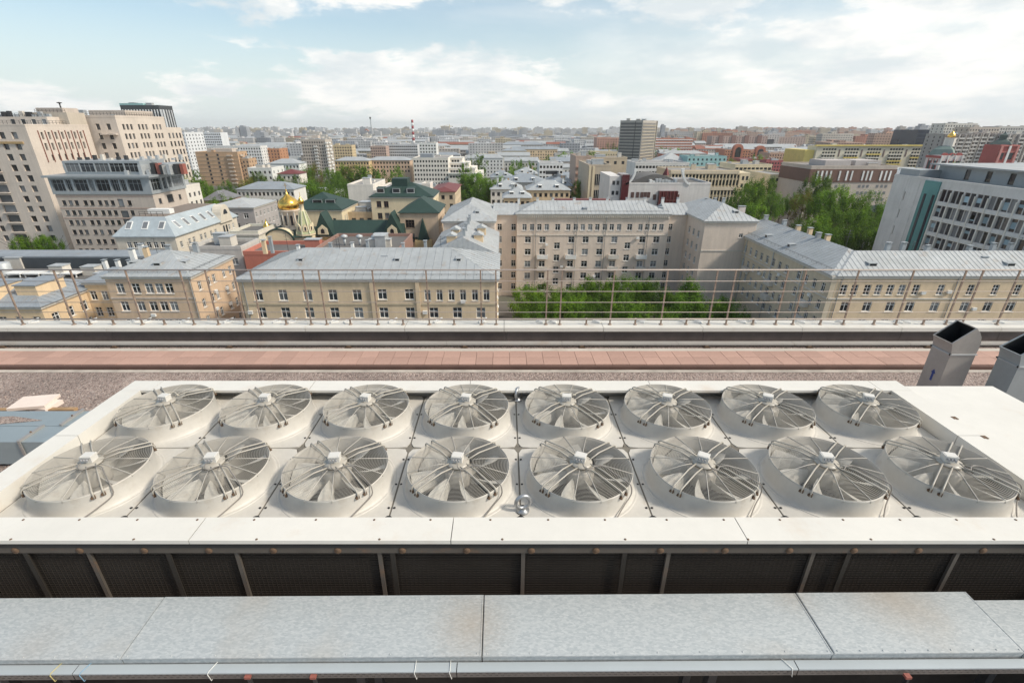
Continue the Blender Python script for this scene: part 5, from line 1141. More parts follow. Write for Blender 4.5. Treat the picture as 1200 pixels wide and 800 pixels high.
k = MB(); k.lathe([(.85, 0), (1.0, .5), (.85, 1.1), (.45, 1.7), (.15, 2.3), (.001, 3.0)], 20, (cx - 6.6, cy - 1.5, 18.7)); k.build('small_dome', M_GOLD, root)
# bell tower with tent roof
tx, ty = at(358, 270, 136)[0], 136.0
root = thing('tented_bell_tower', 'slim bell tower with green tented spire and gold cupola beside the gold dome', 'tower', (tx, ty, 0)); HERO.append((tx - 3, tx + 3, 133, 139, 340, 372, 285, 133))
k = MB(); k.lathe([(2.5, 0), (2.5, 17.6), (2.75, 17.8), (2.75, 18.2)], 8, (tx, ty, 0), flat=True); k.build('wall', P_CRM, root)
k = MB(); k.lathe([(2.6, 18.21), (2.0, 19.6), (.75, 24.2)], 8, (tx, ty, 0), 0, True)
k.build('tent_roof', plaster((.42, .45, .26)), root)
k = MB()
for i in range(8):
    w = 2 * math.pi * i / 8; k.bar((tx + 2.62 * math.cos(w), ty + 2.62 * math.sin(w), 18.21), (tx + .78 * math.cos(w), ty + .78 * math.sin(w), 24.2), .28)
k.build('tent_rib', plaster((.60, .58, .42)), root)
for i in range(8):
    w = 2 * math.pi * (i + .5) / 8; c, s = math.cos(w), math.sin(w); k = MB()
    k.prism([(tx + c * 2.0 - s * a_, ty + s * 2.0 + c * a_, z) for a_, z in ((-.55, 18.9), (.55, 18.9), (.55, 20.2), (0, 21.0), (-.55, 20.2))], (c * .3, s * .3, 0)); k.build('tent_dormer', P_CRM, root)
    k = MB(); k.prism([(tx + c * 2.31 - s * a_, ty + s * 2.31 + c * a_, z) for a_, z in ((-.22, 19.1), (.22, 19.1), (.22, 20.1), (-.22, 20.1))], (c * .02, s * .02, 0)); k.build('tent_window', M_GLASS, root)
k = MB(); k.lathe([(.7, 24.2), (.55, 24.4), (.55, 26.0), (.75, 26.1)], 16, (tx, ty, 0)); k.build('neck', P_CRM, root)
k = MB(); k.lathe([(.6, 0), (.85, .45), (.75, .9), (.3, 1.5), (.08, 2.0), (.05, 3.0), (.001, 3.1)], 20, (tx, ty, 26.1)); k.build('cupola', M_GOLD, root)

# --- green-roofed cream buildings
root = building('green_roof_hall', 'cream hall with dark green hip roof and dormers right behind the gold dome', 'house', -66, -50.0, 152, 169, 22.0, P_CRM,
    {'R': [(u - .45, 16.5, u + .45, 20) for u in (3, 5, 9, 11, 14)], 'F': [(13, 17, 14, 19.5)]}, roof='hip', rise=4.2, roofm=M_GREEN, ybot=262, style='single')
for x in (-58, -54): dormer(root, x, 154.8, 23.5, 3.0, 2.6, 1.2, 'F', M_GREEN)
root = building('green_roof_range', 'long low ochre range with green ridge roof and pointed dormer gables', 'house', at(377, 280, 138)[0], at(472, 280, 138)[0], 138, 146, 17.0, P_OCH,
    {'F': [(4.5 + i * 1.7, 13.6, 5.5 + i * 1.7, 15.4) for i in range(6)]}, roof='gable', rise=3.6, roofm=M_GREEN, ybot=290, ridge='x')
for px in (379, 460):
    x = at(px, 270, 137)[0]; k = MB(); k.prism([(x - 2.9, 136.6, 17.1), (x + 2.9, 136.6, 17.1), (x, 136.6, 23.6)], (0, 5.5, 0), 0)
    k.prism([(x - 1.5, 136.59, 17.6), (x + 1.5, 136.59, 17.6), (x + 1.3, 136.59, 19.2), (x, 136.59, 20.3), (x - 1.3, 136.59, 19.2)], (0, -.25, 0), 1)
    k.prism([(x - .5, 136.33, 17.9), (x + .5, 136.33, 17.9), (x + .5, 136.33, 18.9), (x, 136.33, 19.3), (x - .5, 136.33, 18.9)], (0, -.03, 0), 2); k.build('dormer_gable', [M_GREEN, P_CRM, M_GLASS], root)
xa, xb = at(437, 258, 157)[0], at(497, 250, 157)[0]
root = building('green_roof_mansion', 'tall cream mansion with green roofs and many dormers beside the grey metal wing', 'house', xa, xb + 3, 157, 172, 25.2, P_CRM,
    {'F': [(at(p, 244, 157)[0] - xa - .75, z, at(p, 244, 157)[0] - xa + .75, z + 1.9) for p in (444.5, 453) for z in (22.0, 18.4)], 'R': grid(15, 4, 1.3, (21.6, 18), 1.9)}, roof='hip', rise=3.6, roofm=M_GREEN, ybot=285, fm=mat('brown frame', (.12, .08, .06)))
for x in (-39, -34, -29.5): dormer(root, x, 158.4, 26.2, 2.4, 2.8, 1.5, 'F', M_GREEN)
bx(root, 'roof_block', M_GREEN, -36, 162, 27, -31, 167, 30.2)
ta, tb = at(469, 260, 141)[0], at(509, 260, 141)[0]
subwall(root, ta, tb + 1.2, 141, 156.9, 0, 22.8, plaster((.60, .46, .33)), {'F': [(at(480.5, 263, 141)[0] - ta - 1.3, 18.6, at(480.5, 263, 141)[0] - ta + 1.3, 20.9), (at(481, 279, 141)[0] - ta - 1.3, 14.6, at(481, 279, 141)[0] - ta + 1.3, 17)], 'R': [(2 + i * 3, z, 3.2 + i * 3, z + 2) for i in range(4) for z in (18.8, 15)]}, style='triple', fm=mat('brown frame', (.12, .08, .06)))
hip_roof(root, ta, tb + 1.2, 141, 156.9, 22.8, 3.4, M_GREEN, axis='y')
x = at(496, 280, 139.5)[0]; k = MB(); k.prism([(x - 1.6, 139.6, 15.4), (x + 1.6, 139.6, 15.4), (x, 139.6, 21.4)], (0, 1.38, 0)); k.build('green_spike', M_GREEN, root)
bx(root, 'porch', P_OCH, x - 2.4, 139.4, 0, x + 2.4, 140.98, 15.3)
bx(root, 'tower_cornice', M_GREEN, ta - .4, 140.6, 15.5, x - 1.8, 140.98, 15.9)

# roof fittings: aerials, hatches and snow guards
def aerial(root, x, y, z, h):
    k = MB(); k.tube([(x, y, z), (x, y, z + h)], .035, 5)
    for q in (.6, .78, .95): k.bar((x - .45, y, z + h * q), (x + .45, y, z + h * q), .03)
    k.build('antenna', M_DARKM, root)
def hatch(root, x, y, z):
    k = MB(); k.box(x - .55, y - .6, z, x + .55, y + .6, z + .55); k.box(x - .65, y - .7, z + .55, x + .65, y + .7, z + .62, 1); k.build('roof_hatch', [M_CHIM, M_ROOF3], root)
RT = {o.name: o for o in bpy.data.objects if o.parent is None}
for nm, pts, zz in (('apartment_house', [(8, 138), (14.5, 139), (22, 138), (30, 139.5), (37, 138), (43, 139)], 25.2), ('long_house', [(70, 94), (80, 94.2), (92, 94), (101, 94.4), (67.5, 108), (67, 117), (68, 130)], 22.6), ('yellow_house', [(-41, 91), (-32, 92), (-22, 90.6), (-12, 91)], 23.6), ('corner_house', [(-66, 91), (-61, 93)], 22.6)):
    for i, (x, y) in enumerate(pts): (aerial(RT[nm], x, y, zz, random.uniform(2, 3.6)) if i % 3 != 2 else hatch(RT[nm], x, y - 2.4, zz - .7))
def snow_guard(root, p, q):
    k = MB(); p, q = Vector(p), Vector(q); up = Vector((0, 0, .4)); k.tube([p + up, q + up], .025, 4); k.tube([p + up * .55, q + up * .55], .02, 4); n = max(2, int((q - p).length / 1.6))
    for i in range(n + 1): c = p.lerp(q, i / n); k.tube([c - up * .3, c + up], .02, 4)
    k.build('snow_guard', M_DARKM, root)
snow_guard(RT['apartment_house'], (4, 133.9, 24.15), (44.4, 133.9, 24.15)); snow_guard(RT['long_house'], (63, 87.4, 20.5), (117, 87.4, 20.5)); snow_guard(RT['long_house'], (61.4, 88.5, 20.6), (61.4, 133.5, 20.6)); snow_guard(RT['corner_house'], (-71.5, 85, 20.95), (-57.4, 85, 20.95)); snow_guard(RT['corner_house'], (-57.2, 85.5, 20.95), (-57.2, 98.6, 20.95))
# ------------------------------------------------------------------ middle distance, one building at a time
def mid(name, label, cat, xl, xr, yt, Y, depth, wall, cols=8, nr=4, w=1.3, h=1.6, step=3.2, side=None, sc=3, roof='flat', roofm=None, ybot=None, top=1.2, clutter=4, rise=3.0, group=None, indiv=None, style='dark', cornice=False, fm=None, seam=None):
    X0, X1, z1 = at(xl, yt, Y)[0], at(xr, yt, Y)[0], at((xl + xr) / 2, yt, Y)[2]
    zr = rows(z1 - top - h, nr, step); zr = [z for z in zr if z > .6]
    f = {'F': grid(X1 - X0, cols, min(w, (X1 - X0) / cols * .8), zr, h) if cols else []}
    if side and sc: f[side] = grid(depth, sc, min(w, depth / sc * .8), zr, h)
    r = building(name, label, cat, X0, X1, Y, Y + depth, z1, wall, f, roof=roof, roofm=roofm, ybot=ybot, clutter=clutter, rise=rise, group=group, indiv=(Y < 230) if indiv is None else indiv, style=style, fm=fm or mat('dark frame', (.1, .09, .08)), cornice=cornice, recess=.3, seam=seam)
    return r, X0, X1, z1
r, a, b, z = mid('brick_tower', 'brown brick apartment tower with thin horizontal bands', 'tower block', 228.5, 278, 179, 430, 16, P_BRN, 0, 8, side='R', sc=3, ybot=222, h=1.7, clutter=2)
for i in range(8): bx(r, 'brick_band', plaster((.46, .36, .25)), a - .05, 429.8, z - 3.2 - i * 3.1, b + .1, 429.99, z - 2.9 - i * 3.1)
for u in (8.5, 17.5): 
    k = MB()
    for i in range(8): k.box(a + u, 429.85, z - 2.6 - i * 3.1, a + u + 1.6, 429.98, z - .9 - i * 3.1)
    k.build('window', M_GLASS, r, 'stuff')
k = MB()
for i in range(8): k.box(b - 9, 428.6, z - 2.9 - i * 3.1, b - 4.5, 429.98, z - 1.7 - i * 3.1); k.box(b + .01, 432, z - 2.9 - i * 3.1, b + 1.5, 437, z - 1.7 - i * 3.1)
k.build('balcony', plaster((.5, .42, .34)), r, 'stuff')
bx(r, 'roof_block', P_STONE, a + 8, 434, z + .03, b - 6, 444, z + 3)
mid('brick_house_stepped', 'lower stepped brick house with balconies attached right of the brown brick tower', 'house', 279, 291, 187, 432, 14, P_BRN, 3, 7, side='R', ybot=220)
mid('tower_slab', 'pale grey apartment slab with stacked balconies behind the glazed office', 'tower block', 190, 216, 156, 480, 30, P_COLD, 5, 14, 1.6, 1.6, 3.0, side='R', sc=6, ybot=195, clutter=2)
r, a, b, z = mid('white_slab', 'long white panel slab behind the brown brick tower', 'apartment building', 214, 305, 172, 545, 16, plaster((.70, .70, .69)), 30, 9, 1.5, 1.6, 3.0, side='R', ybot=190, clutter=5)
mid('pale_office_slab', 'pale blue grey office slab on the skyline left of the thin twin towers', 'office building', 226, 258, 156, 760, 20, P_COLD, 14, 6, 2.0, 1.6, 3.4, ybot=168)
mid('orange_brick_house', 'orange brick block at the right end of the white panel slab', 'house', 305, 327, 175, 560, 22, plaster((.44, .22, .12)), 6, 5, 1.4, 1.6, 3.1, side='R', ybot=190)
r, a, b, z = mid('panel_tower', 'grey panel tower with a column of white balconies on its corner', 'tower block', 352.5, 381, 164.5, 500, 20, plaster((.46, .41, .36)), 10, 15, 1.3, 1.5, 2.95, side='R', sc=4, ybot=208, clutter=6)
k = MB()
for i in range(15):
    k.box(b - .2, 498.2, z - 2.9 - i * 2.95, b + 1.6, 503, z - 1.6 - i * 2.95); k.box(b + .02, 506 + (i % 2) * 3, z - 2.9 - i * 2.95, b + 1.5, 511 + (i % 2) * 3, z - 1.6 - i * 2.95)
k.build('balcony', M_WHITE, r, 'stuff'); k = MB()
for i in range(14): k.box(a + 11.5, 498.9, z - 6 - i * 2.95, a + 15, 499.98, z - 4.9 - i * 2.95)
k.build('balcony', M_WHITE, r, 'stuff')
k = MB(); k.box(a + 9, 505, z, a + 15, 512, z + 4.2); k.build('roof_hut', P_STONE, r)
mid('white_row_house', 'white two-storey row house with grey roof right behind the gold dome', 'house', 277, 344, 222, 225, 14, plaster((.70, .68, .64)), 14, 3, 1.1, 1.5, 3.1, roof='hip', rise=2.6, roofm=M_ROOF3, ybot=236)
mid('pink_villa', 'pinkish villa with dark grey hip roof left of the white row house', 'house', 237, 262, 235, 205, 14, plaster((.55, .38, .33)), 4, 2, 1.3, 1.6, 3.2, side='R', roof='hip', rise=3.2, roofm=metalroof((.17, .17, .18)), ybot=242)
mid('white_stepped_house', 'white irregular house with grey roof between the brown brick tower and the grey panel tower', 'house', 290, 318, 198, 310, 18, M_WHITE, 5, 3, 1.3, 1.6, 3.2, side='R', ybot=212)
mid('grey_roof_row', 'grey roofed white house left of the panel tower foot', 'house', 314, 350, 192, 350, 14, M_WHITE, 9, 3, 1.2, 1.5, 3.1, roof='hip', rise=2.8, ybot=202)
mid('red_roof_shed', 'low shed with red roof left of the panel tower', 'house', 325, 350, 204, 300, 12, P_PALE, 5, 1, 1.2, 1.5, 3.1, roof='hip', rise=2.2, roofm=M_RED, ybot=210)
mid('sandy_school', 'sandy yellow long house with window rows right of the grey panel tower', 'house', 388, 412, 171, 620, 16, plaster((.60, .48, .30)), 8, 5, 1.6, 1.6, 3.2, side='R', ybot=182)
mid('pinkish_long_house', 'pinkish brown brick block on the centre left in front of the skyline', 'house', 434, 452, 172, 640, 18, plaster((.46, .34, .29)), 7, 5, 1.5, 1.6, 3.2, side='R', ybot=182)
mid('grey_glass_range', 'long pale grey range with glazed bands left of the striped chimney', 'office building', 452, 489, 170, 660, 18, plaster((.55, .56, .57)), 16, 4, 2.0, 1.5, 3.4, ybot=180)
mid('white_cube_office', 'small white office block with dark windows right below the striped chimney', 'office building', 491, 511, 168.5, 560, 18, plaster((.74, .74, .72)), 6, 5, 1.6, 1.6, 3.2, side='R', ybot=184)
mid('ochre_long_house', 'long ochre house with blue grey roof behind the trees right of the panel tower', 'house', 392, 432, 188.5, 420, 14, plaster((.60, .44, .24)), 12, 3, 1.3, 1.6, 3.2, roof='hip', rise=2.6, ybot=196)
mid('peach_long_house', 'long peach house with grey roof left of the white terraced office', 'house', 430, 480, 188, 430, 14, plaster((.58, .42, .30)), 14, 3, 1.3, 1.6, 3.2, roof='hip', rise=2.6, ybot=198)
# tall grey concrete tower
r, a, b, z = mid('concrete_tower', 'tall grey concrete office tower rising above the skyline right of centre', 'tower block', 741, 769, 142, 560, 43, plaster((.42, .39, .35)), 0, 0, ybot=190, clutter=4)
k = MB(); g_ = MB()
for i in range(17):
    for j in range(22): 
        u = a + .8 + j * (b - a - 1.6) / 22; g_.box(u + .1, 559.9, z - 3.6 - i * 3.1, u + 1.15, 559.98, z - 1.5 - i * 3.1)
    for q in range(11): g_.box(b + .02, 561 + q * 3.6, z - 3.6 - i * 3.1, b + .1, 563.4 + q * 3.6, z - 1.7 - i * 3.1); 
    k.box(b + .02, 560.2, z - 4.6 - i * 3.1, b + .5, 602, z - 3.9 - i * 3.1)
g_.build('window', glass('dull tower glass', (.10, .10, .10), .3, .4), r, 'stuff'); k.build('floor_band', plaster((.42, .37, .28)), r, 'stuff')
bx(r, 'corner_pier', plaster((.40, .36, .30)), b + .02, 602.2, 0, b + 1.2, 603, z + .5); bx(r, 'facade_joint', M_DARKM, a + 17, 559.7, 0, a + 17.6, 559.99, z); r.rotation_euler = (0, 0, R(-35))
# white terraced office
r, a, b, z = mid('terraced_office', 'white terraced office stepping down to the right behind the burgundy roof', 'office building', 484, 525, 186, 400, 40, P_PALE, 12, 6, 1.3, 1.6, 3.3, ybot=212, clutter=6)
for i in range(4):
    subwall(r, b + .02 + i * 0, b + 26 - i * 5.4, 398 + i * 6, 440, 0 if i == 0 else z - 14.6 + i * 3.5 + .01, z - 11 + i * 3.5, P_PALE, {'F': [(1 + j * 2.2, (z - 14 + i * 3.5), 2.8 + j * 2.2, z - 12.3 + i * 3.5) for j in range(9 - i * 2)]}, indiv=False)
    bx(r, 'terrace_edge', M_WHITE, b - .2, 397.2 + i * 6, z - 11 + i * 3.5 + .01, b + 27 - i * 5.4, 397.99 + i * 6, z - 10.2 + i * 3.5)
bx(r, 'roof_hut', M_ROOF3, a + 4, 410, z, a + 14, 420, z + 3); 
# whitish industrial complex in front of it
r, a, b, z = mid('white_workshop', 'whitish windowless workshop with cluttered flat roofs left of the burgundy roof', 'building', 407, 437, 218, 205, 22, P_PALE, 0, 0, ybot=245, clutter=4)
r, a, b, z = mid('ribbed_workshop', 'low whitish workshop with a ribbed parapet behind the green roofed mansion', 'building', 437.5, 494, 225, 198, 30, P_PALE, 0, 0, ybot=238, clutter=10)
k = MB()
for i in range(26): k.box(a + .5 + i * .72, 197.7, z - 3, a + .8 + i * .72, 197.99, z + .6)
k.build('parapet_rib', P_OFF, r, 'stuff')
mid('roof_shed', 'pale box-like stair house standing tall on the workshop roofs', 'building', 494.5, 504, 217, 200, 8, P_PALE, 0, 0, ybot=238, clutter=0)
r, a, b, z = mid('burgundy_roof_house', 'cream house with a burgundy metal roof in front of the white terraced office', 'house', 504.5, 533, 225, 190, 26, plaster((.62, .50, .35)), 3, 3, 1.3, 1.5, 3.1, side='R', sc=6, roof='hip', roofm=M_RED, rise=1.3, ybot=246)
# peach low block left of the mansion
mid('peach_block', 'low peach block with dark red doors between the workshops and the green roofs', 'house', 400, 437, 251, 158, 18, plaster((.55, .42, .27)), 4, 2, 1.4, 2.2, 3.6, ybot=270, clutter=5)
# cluster of grey pitched roofs, centre
cl_roofs = [(575, 612, 222, 215, 14), (590, 640, 214, 240, 16), (618, 668, 223, 212, 14), (640, 672, 218, 236, 14), (575, 600, 208, 275, 14), (604, 630, 204, 300, 16), (590, 622, 232, 180, 10), (640, 671, 213, 262, 14)]
for i, (xl, xr, yt, Y, d) in enumerate(cl_roofs):
    lab = ['grey hip-roofed house with white dormers at the left of the grey roof cluster', 'large grey pitched house with two white dormers in the middle of the grey roof cluster', 'peach house with grey roof at the right front of the grey roof cluster',
           'yellow house with grey roof and dark windows at the right of the grey roof cluster', 'dark windowed grey roofed house behind the big poplar', 'grey pitched house just below the white flat house', 'low grey roof directly behind the left wing of the beige apartment house', 'grey roofed house at the back right of the grey roof cluster'][i]
    r, a, b, z = mid('pitched_house', lab, 'house', xl, xr, yt, Y, d, [P_PALE, P_GREY, P_PEACH, P_YEL, P_PALE, P_OFF, P_PEACH, P_CRM][i], max(3, (xr - xl) // 6), 3, 1.2, 1.5, 3.1, roof='hip', roofm=[M_ROOF, M_ROOF3, M_ROOF, M_ROOF3, M_ROOF3, M_ROOF, M_ROOF, M_ROOF2][i], rise=3.4, ybot=yt + 8, group='grey pitched roofs in the centre')
    for q in range(2): dormer(r, a + (b - a) * (.3 + .4 * q), Y + 1.2, z + .7, 1.6, 2.2, 1.2, 'F', M_WHITE)
    for q in range(3): chimney(r, random.uniform(a + 2, b - 2), Y + d * .55, z + 2, 2.4, 1.0, .9, random.choice([M_WHITE, P_BRN, M_GALV]))
bx(r, 'dark_top', M_DARKM, a, Y + 3, z + 3.4, a + 6, Y + 6, z + 5)
mid('white_flat_house', 'bright white flat house with dark roof edge left of the pinkish balcony block', 'house', 632, 660, 192, 330, 20, plaster((.72, .72, .71)), 7, 3, 1.4, 1.5, 3.2, ybot=205, clutter=2)
# pinkish block with brown loggias + cream striped block
r, a, b, z = mid('balcony_block', 'pinkish block with brown loggias left of the white corner office', 'apartment building', 675, 693, 184.5, 250, 22, plaster((.47, .35, .28)), 0, 0, ybot=225, clutter=5)
k = MB()
for i in range(5): k.box(a + 3.2, 249.6, z - 4 - i * 3.2, a + 6.8, 249.98, z - 2.2 - i * 3.2)
k.build('loggia', plaster((.16, .075, .05)), r, 'stuff')
for i in range(5): bx(r, 'loggia_band', P_SALM, a + .5, 249.5, z - 4.6 - i * 3.2, b - .3, 249.98, z - 4.1 - i * 3.2)
r, a, b, z = mid('striped_office', 'cream office with dark window stripes behind the white corner office', 'office building', 690, 716, 195, 215, 30, plaster((.50, .42, .32)), 0, 0, ybot=232, clutter=3)
for i in range(2):
    k = MB(); zz = z - 7.5 - i * 6.4; k.box(a + 3, 214.9, zz, b - .3, 214.98, zz + 4.4); k.build('window_band', M_GLASS, r)
    for j in range(9): bx(r, 'window_mullion', P_OFF, a + 3.5 + j * .8, 214.75, zz, a + 3.62 + j * .8, 214.9, zz + 4.4)
for q in (0.2, 1.7): bx(r, 'wall_pier', P_CRM, a + q, 214.6, 0, a + q + .8, 214.98, z)
mid('cream_penthouse', 'cream roof block above the striped office', 'building', 690, 735, 186, 262, 18, plaster((.50, .42, .31)), 5, 1, 1.4, 1.5, ybot=195, clutter=3)
# white corner office with dark red glazing
Yk = 178
r, a, b, z = mid('corner_office', 'white corner office with curved gables and dark red glazed bay', 'office building', 737, 833, 216.5, Yk, 20, plaster((.66, .63, .60)), 0, 0, ybot=240, clutter=0, roofm=M_FLAT)
k = MB()
for p, zz in [(p, q) for p in (742, 748, 753, 757, 761) for q in (z - 3.4, z - 6.8)] + [(p, q) for p in (768.3, 795.5) for q in (z - 4.2, z - 7.8)]:
    x = at(p, 220, Yk)[0]; k.box(x - .55, Yk - .1, zz - 1.0, x + .55, Yk - .01, zz + .9)
k.build('window', mat('brown glass', (.10, .06, .055), .15, rnd=.3), r, 'stuff')
x0, x1 = at(771.5, 225, Yk)[0], at(793, 225, Yk)[0]
bx(r, 'red_glazed_bay', mat('dark red glass', (.09, .015, .018), .12), x0, Yk - 1.6, 0, x1, Yk - .01, z - 2.0)
for i in range(6): bx(r, 'bay_mullion', M_RED, x0 + i * (x1 - x0 - .2) / 5, Yk - 1.75, 0, x0 + .2 + i * (x1 - x0 - .2) / 5, Yk - 1.61, z - 2.0)
for i in range(3): bx(r, 'bay_transom', M_RED, x0, Yk - 1.72, z - 5.2 - i * 3, x1, Yk - 1.615, z - 5.0 - i * 3)
xs0, xs1 = at(728, 220, Yk)[0], at(736.5, 220, Yk)[0]
bx(r, 'red_slit', mat('dark red glass', (.09, .015, .018), .12), xs0, Yk - .3, 0, xs1, Yk + 8, z + 3.4)
xw = at(713, 205, Yk + 4)[0]
subwall(r, xw, xs0 - .05, Yk + 1, Yk + 20, 0, z + 2.8, plaster((.66, .63, .60)), {'F': [(u, zz, u + 1.0, zz + 1.4) for u in (1, 2.5, 4) for zz in (z - .2, z - 3.6, z - 7)]}, indiv=False)
dom = MB(); xm0, xm1 = at(741, 210, Yk + 6)[0], at(790, 210, Yk + 6)[0]
pts = [(xm0 + (xm1 - xm0) * i / 12, Yk + 3, z + .6 + 2.6 * math.sin(math.pi * i / 12) ** .8) for i in range(13)]
dom.prism([(xm0, Yk + 3, z + .1)] + pts + [(xm1, Yk + 3, z + .1)], (0, 13, 0)); dom.build('vault_roof', M_FLAT, r)
for xx, sg in ((xm0, 1), (xm1, -1)):
    k = MB(); cp = [(xx + sg * (-.6 + 3.2 * (t_ / 8) ** 1.6 * -1), Yk + .2, z + 5.2 * (1 - t_ / 8) ** 1.7 + .2) for t_ in range(9)]
    for p, q in zip(cp[:-1], cp[1:]): k.bar(p, q, 1.0, .7)
    k.build('curved_gable', M_WHITE, r)
k = MB(); k.lathe([(1.3, 0), (.001, 3.0)], 4, (at(781, 200, Yk + 12)[0], Yk + 12, z + 2.2), 0, True); k.build('red_spire', M_RED, r)
for i in range(9): bx(r, 'roof_machine', random.choice([M_GALV, M_WHITE]), xm0 + 5 + i * 1.1, Yk + 1.2, z + .1, xm0 + 5.9 + i * 1.1, Yk + 2.6, z + 1 + random.random())
for i in range(12): bx(r, 'front_roof_machine', M_GALV, at(716 + i * 4, 235, 160)[0], 160, 20.5, at(718.6 + i * 4, 235, 160)[0], 161.5, 22 + random.random())
# long cream office with slit windows
Yo = 255; r, a, b, z = mid('slit_window_office', 'long cream office with rows of dark slit windows right of the white corner office', 'office building', 786, 866, 201, Yo, 24, plaster((.58, .49, .36)), 0, 0, ybot=240, clutter=3, roofm=M_FLAT2)
for (zz, hh) in ((z - 3.1, 1.6), (z - 6.6, 2.5), (z - 11.2, 2.0), (z - 14.9, 2.6)):
    k = MB()
    for i in range(20): k.box(a + 1 + i * 1.72, Yo - .1, zz, a + 1.95 + i * 1.72, Yo - .01, zz + hh)
    k.build('window', M_GLASS, r, 'stuff')
k = MB()
for i in range(21): k.box(a + .3 + i * 1.72, Yo - .55, z - 7.2, a + .75 + i * 1.72, Yo - .01, z - 1.2); k.box(a + .3 + i * 1.72, Yo - .55, z - 15.6, a + .75 + i * 1.72, Yo - .01, z - 9.0)
k.build('pier', P_CRM, r, 'stuff')
for zz in (z - 1.1, z - 8.9): bx(r, 'facade_band', plaster((.62, .53, .40)), a, Yo - .8, zz, b, Yo - .01, zz + (1.4 if zz > z - 2 else 1.6))
subwall(r, b + .02, b + 7, Yo + 2, Yo + 26, 0, z - .8, P_CRM, {'F': [(u, zz, u + 1.2, zz + 2) for u in (1, 3, 5) for zz in (z - 4.4, z - 8, z - 12)]}, indiv=False)
mid('white_roofline_hall', 'low white hall with horizontal glazing behind the curved gable office', 'hall', 745, 808, 192, 330, 30, plaster((.66, .65, .63)), 16, 2, 1.8, 1.6, 3.4, ybot=198, clutter=5)
mid('blue_pyramid_roof_house', 'pale blue pyramid-roofed house right of the grey concrete tower foot', 'house', 774, 806, 189, 420, 24, M_WHITE, 8, 2, 1.4, 1.5, roof='hip', rise=6, roofm=M_ROOF2, ybot=193)
mid('pale_teal_house', 'pale teal rendered house left of the brick red blocks', 'house', 806, 852, 184, 410, 20, P_TEAL, 9, 3, 1.4, 1.6, ybot=196, clutter=4)
mid('stepped_cream_office', 'cream stepped office with wide windows behind the right-hand trees', 'office building', 862, 905, 194, 320, 24, P_CRM, 9, 4, 2.2, 1.6, 3.3, ybot=210, clutter=4)
mid('cream_side_office', 'narrow cream office end with four window rows among the right-hand trees', 'office building', 903, 929, 206, 262, 30, P_CRM, 4, 6, 2.2, 1.5, 3.2, ybot=232, clutter=0)
# brick red quarter
for i, (xl, xr, yt, Y, d, c, lab) in enumerate([(700, 733, 162, 720, 26, P_SALM, 'dark brick block half hidden behind the grey concrete tower'), (768, 812, 163, 700, 30, plaster((.48, .22, .16)), 'red and white banded brick block right of the grey concrete tower'),
        (835, 900, 160, 980, 26, plaster((.42, .30, .26)), 'long pinkish apartment slab with dark bays on the right skyline'), (905, 945, 161, 1020, 26, plaster((.42, .32, .28)), 'pinkish apartment slab behind the salmon blocks'),
        (850, 880, 176, 640, 30, plaster((.48, .22, .13)), 'orange brick block with arched gable bays'), (880, 902, 178, 640, 30, plaster((.50, .25, .15)), 'orange brick block with a large arched window'), (902, 945, 180, 600, 26, plaster((.48, .30, .22)), 'salmon brick apartment block left of the yellow and white slab'),
        (868, 902, 187, 520, 20, plaster((.36, .10, .09)), 'crimson low house below the orange brick blocks'), (898, 918, 189, 480, 16, plaster((.36, .09, .09)), 'small crimson house end left of the yellow slab'), (893, 914, 158, 1000, 16, plaster((.50, .47, .45)), 'grey slab with one large dark screen on its front')]):
    r, a, b, z = mid('brick_block', lab, 'apartment building', xl, xr, yt, Y, d, c, max(4, (xr - xl) // 3), 7, 1.5, 1.5, 3.0, ybot=yt + 10, clutter=4)
    if 'banded' in lab:
        for q in range(6): bx(r, 'white_band', M_WHITE, a - .1, Y - .4, z - 1.6 - q * 3.4, b + .1, Y - .01, z - .6 - q * 3.4)
    if 'arched' in lab:
        k = MB(); xm = (a + b) / 2; k.prism([(xm - 6, Y - 1, z - 12), (xm + 6, Y - 1, z - 12)] + [(xm + 6 * math.cos(w), Y - 1, z + 1 + 6 * math.sin(w)) for w in [math.pi * q / 8 for q in range(9)]], (0, 6, 0)); k.build('arched_bay', plaster((.42, .15, .09)), r)
        k = MB(); k.prism([(xm - 3.5, Y - 1.1, z - 8), (xm + 3.5, Y - 1.1, z - 8)] + [(xm + 3.5 * math.cos(w), Y - 1.1, z + 3.5 * math.sin(w)) for w in [math.pi * q / 8 for q in range(9)]], (0, -.1, 0)); k.build('arched_window', M_GLASS, r)
    if 'screen' in lab: bx(r, 'dark_screen', M_GLASS, a + 8, Y - .3, z - 24, b - 9, Y - .01, z - 8)
    if 'dark bays' in lab:
        for q in range(4): bx(r, 'dark_bay', plaster((.22, .12, .10)), a + 12 + q * 24, Y - 1.5, 0, a + 20 + q * 24, Y - .01, z + 2)
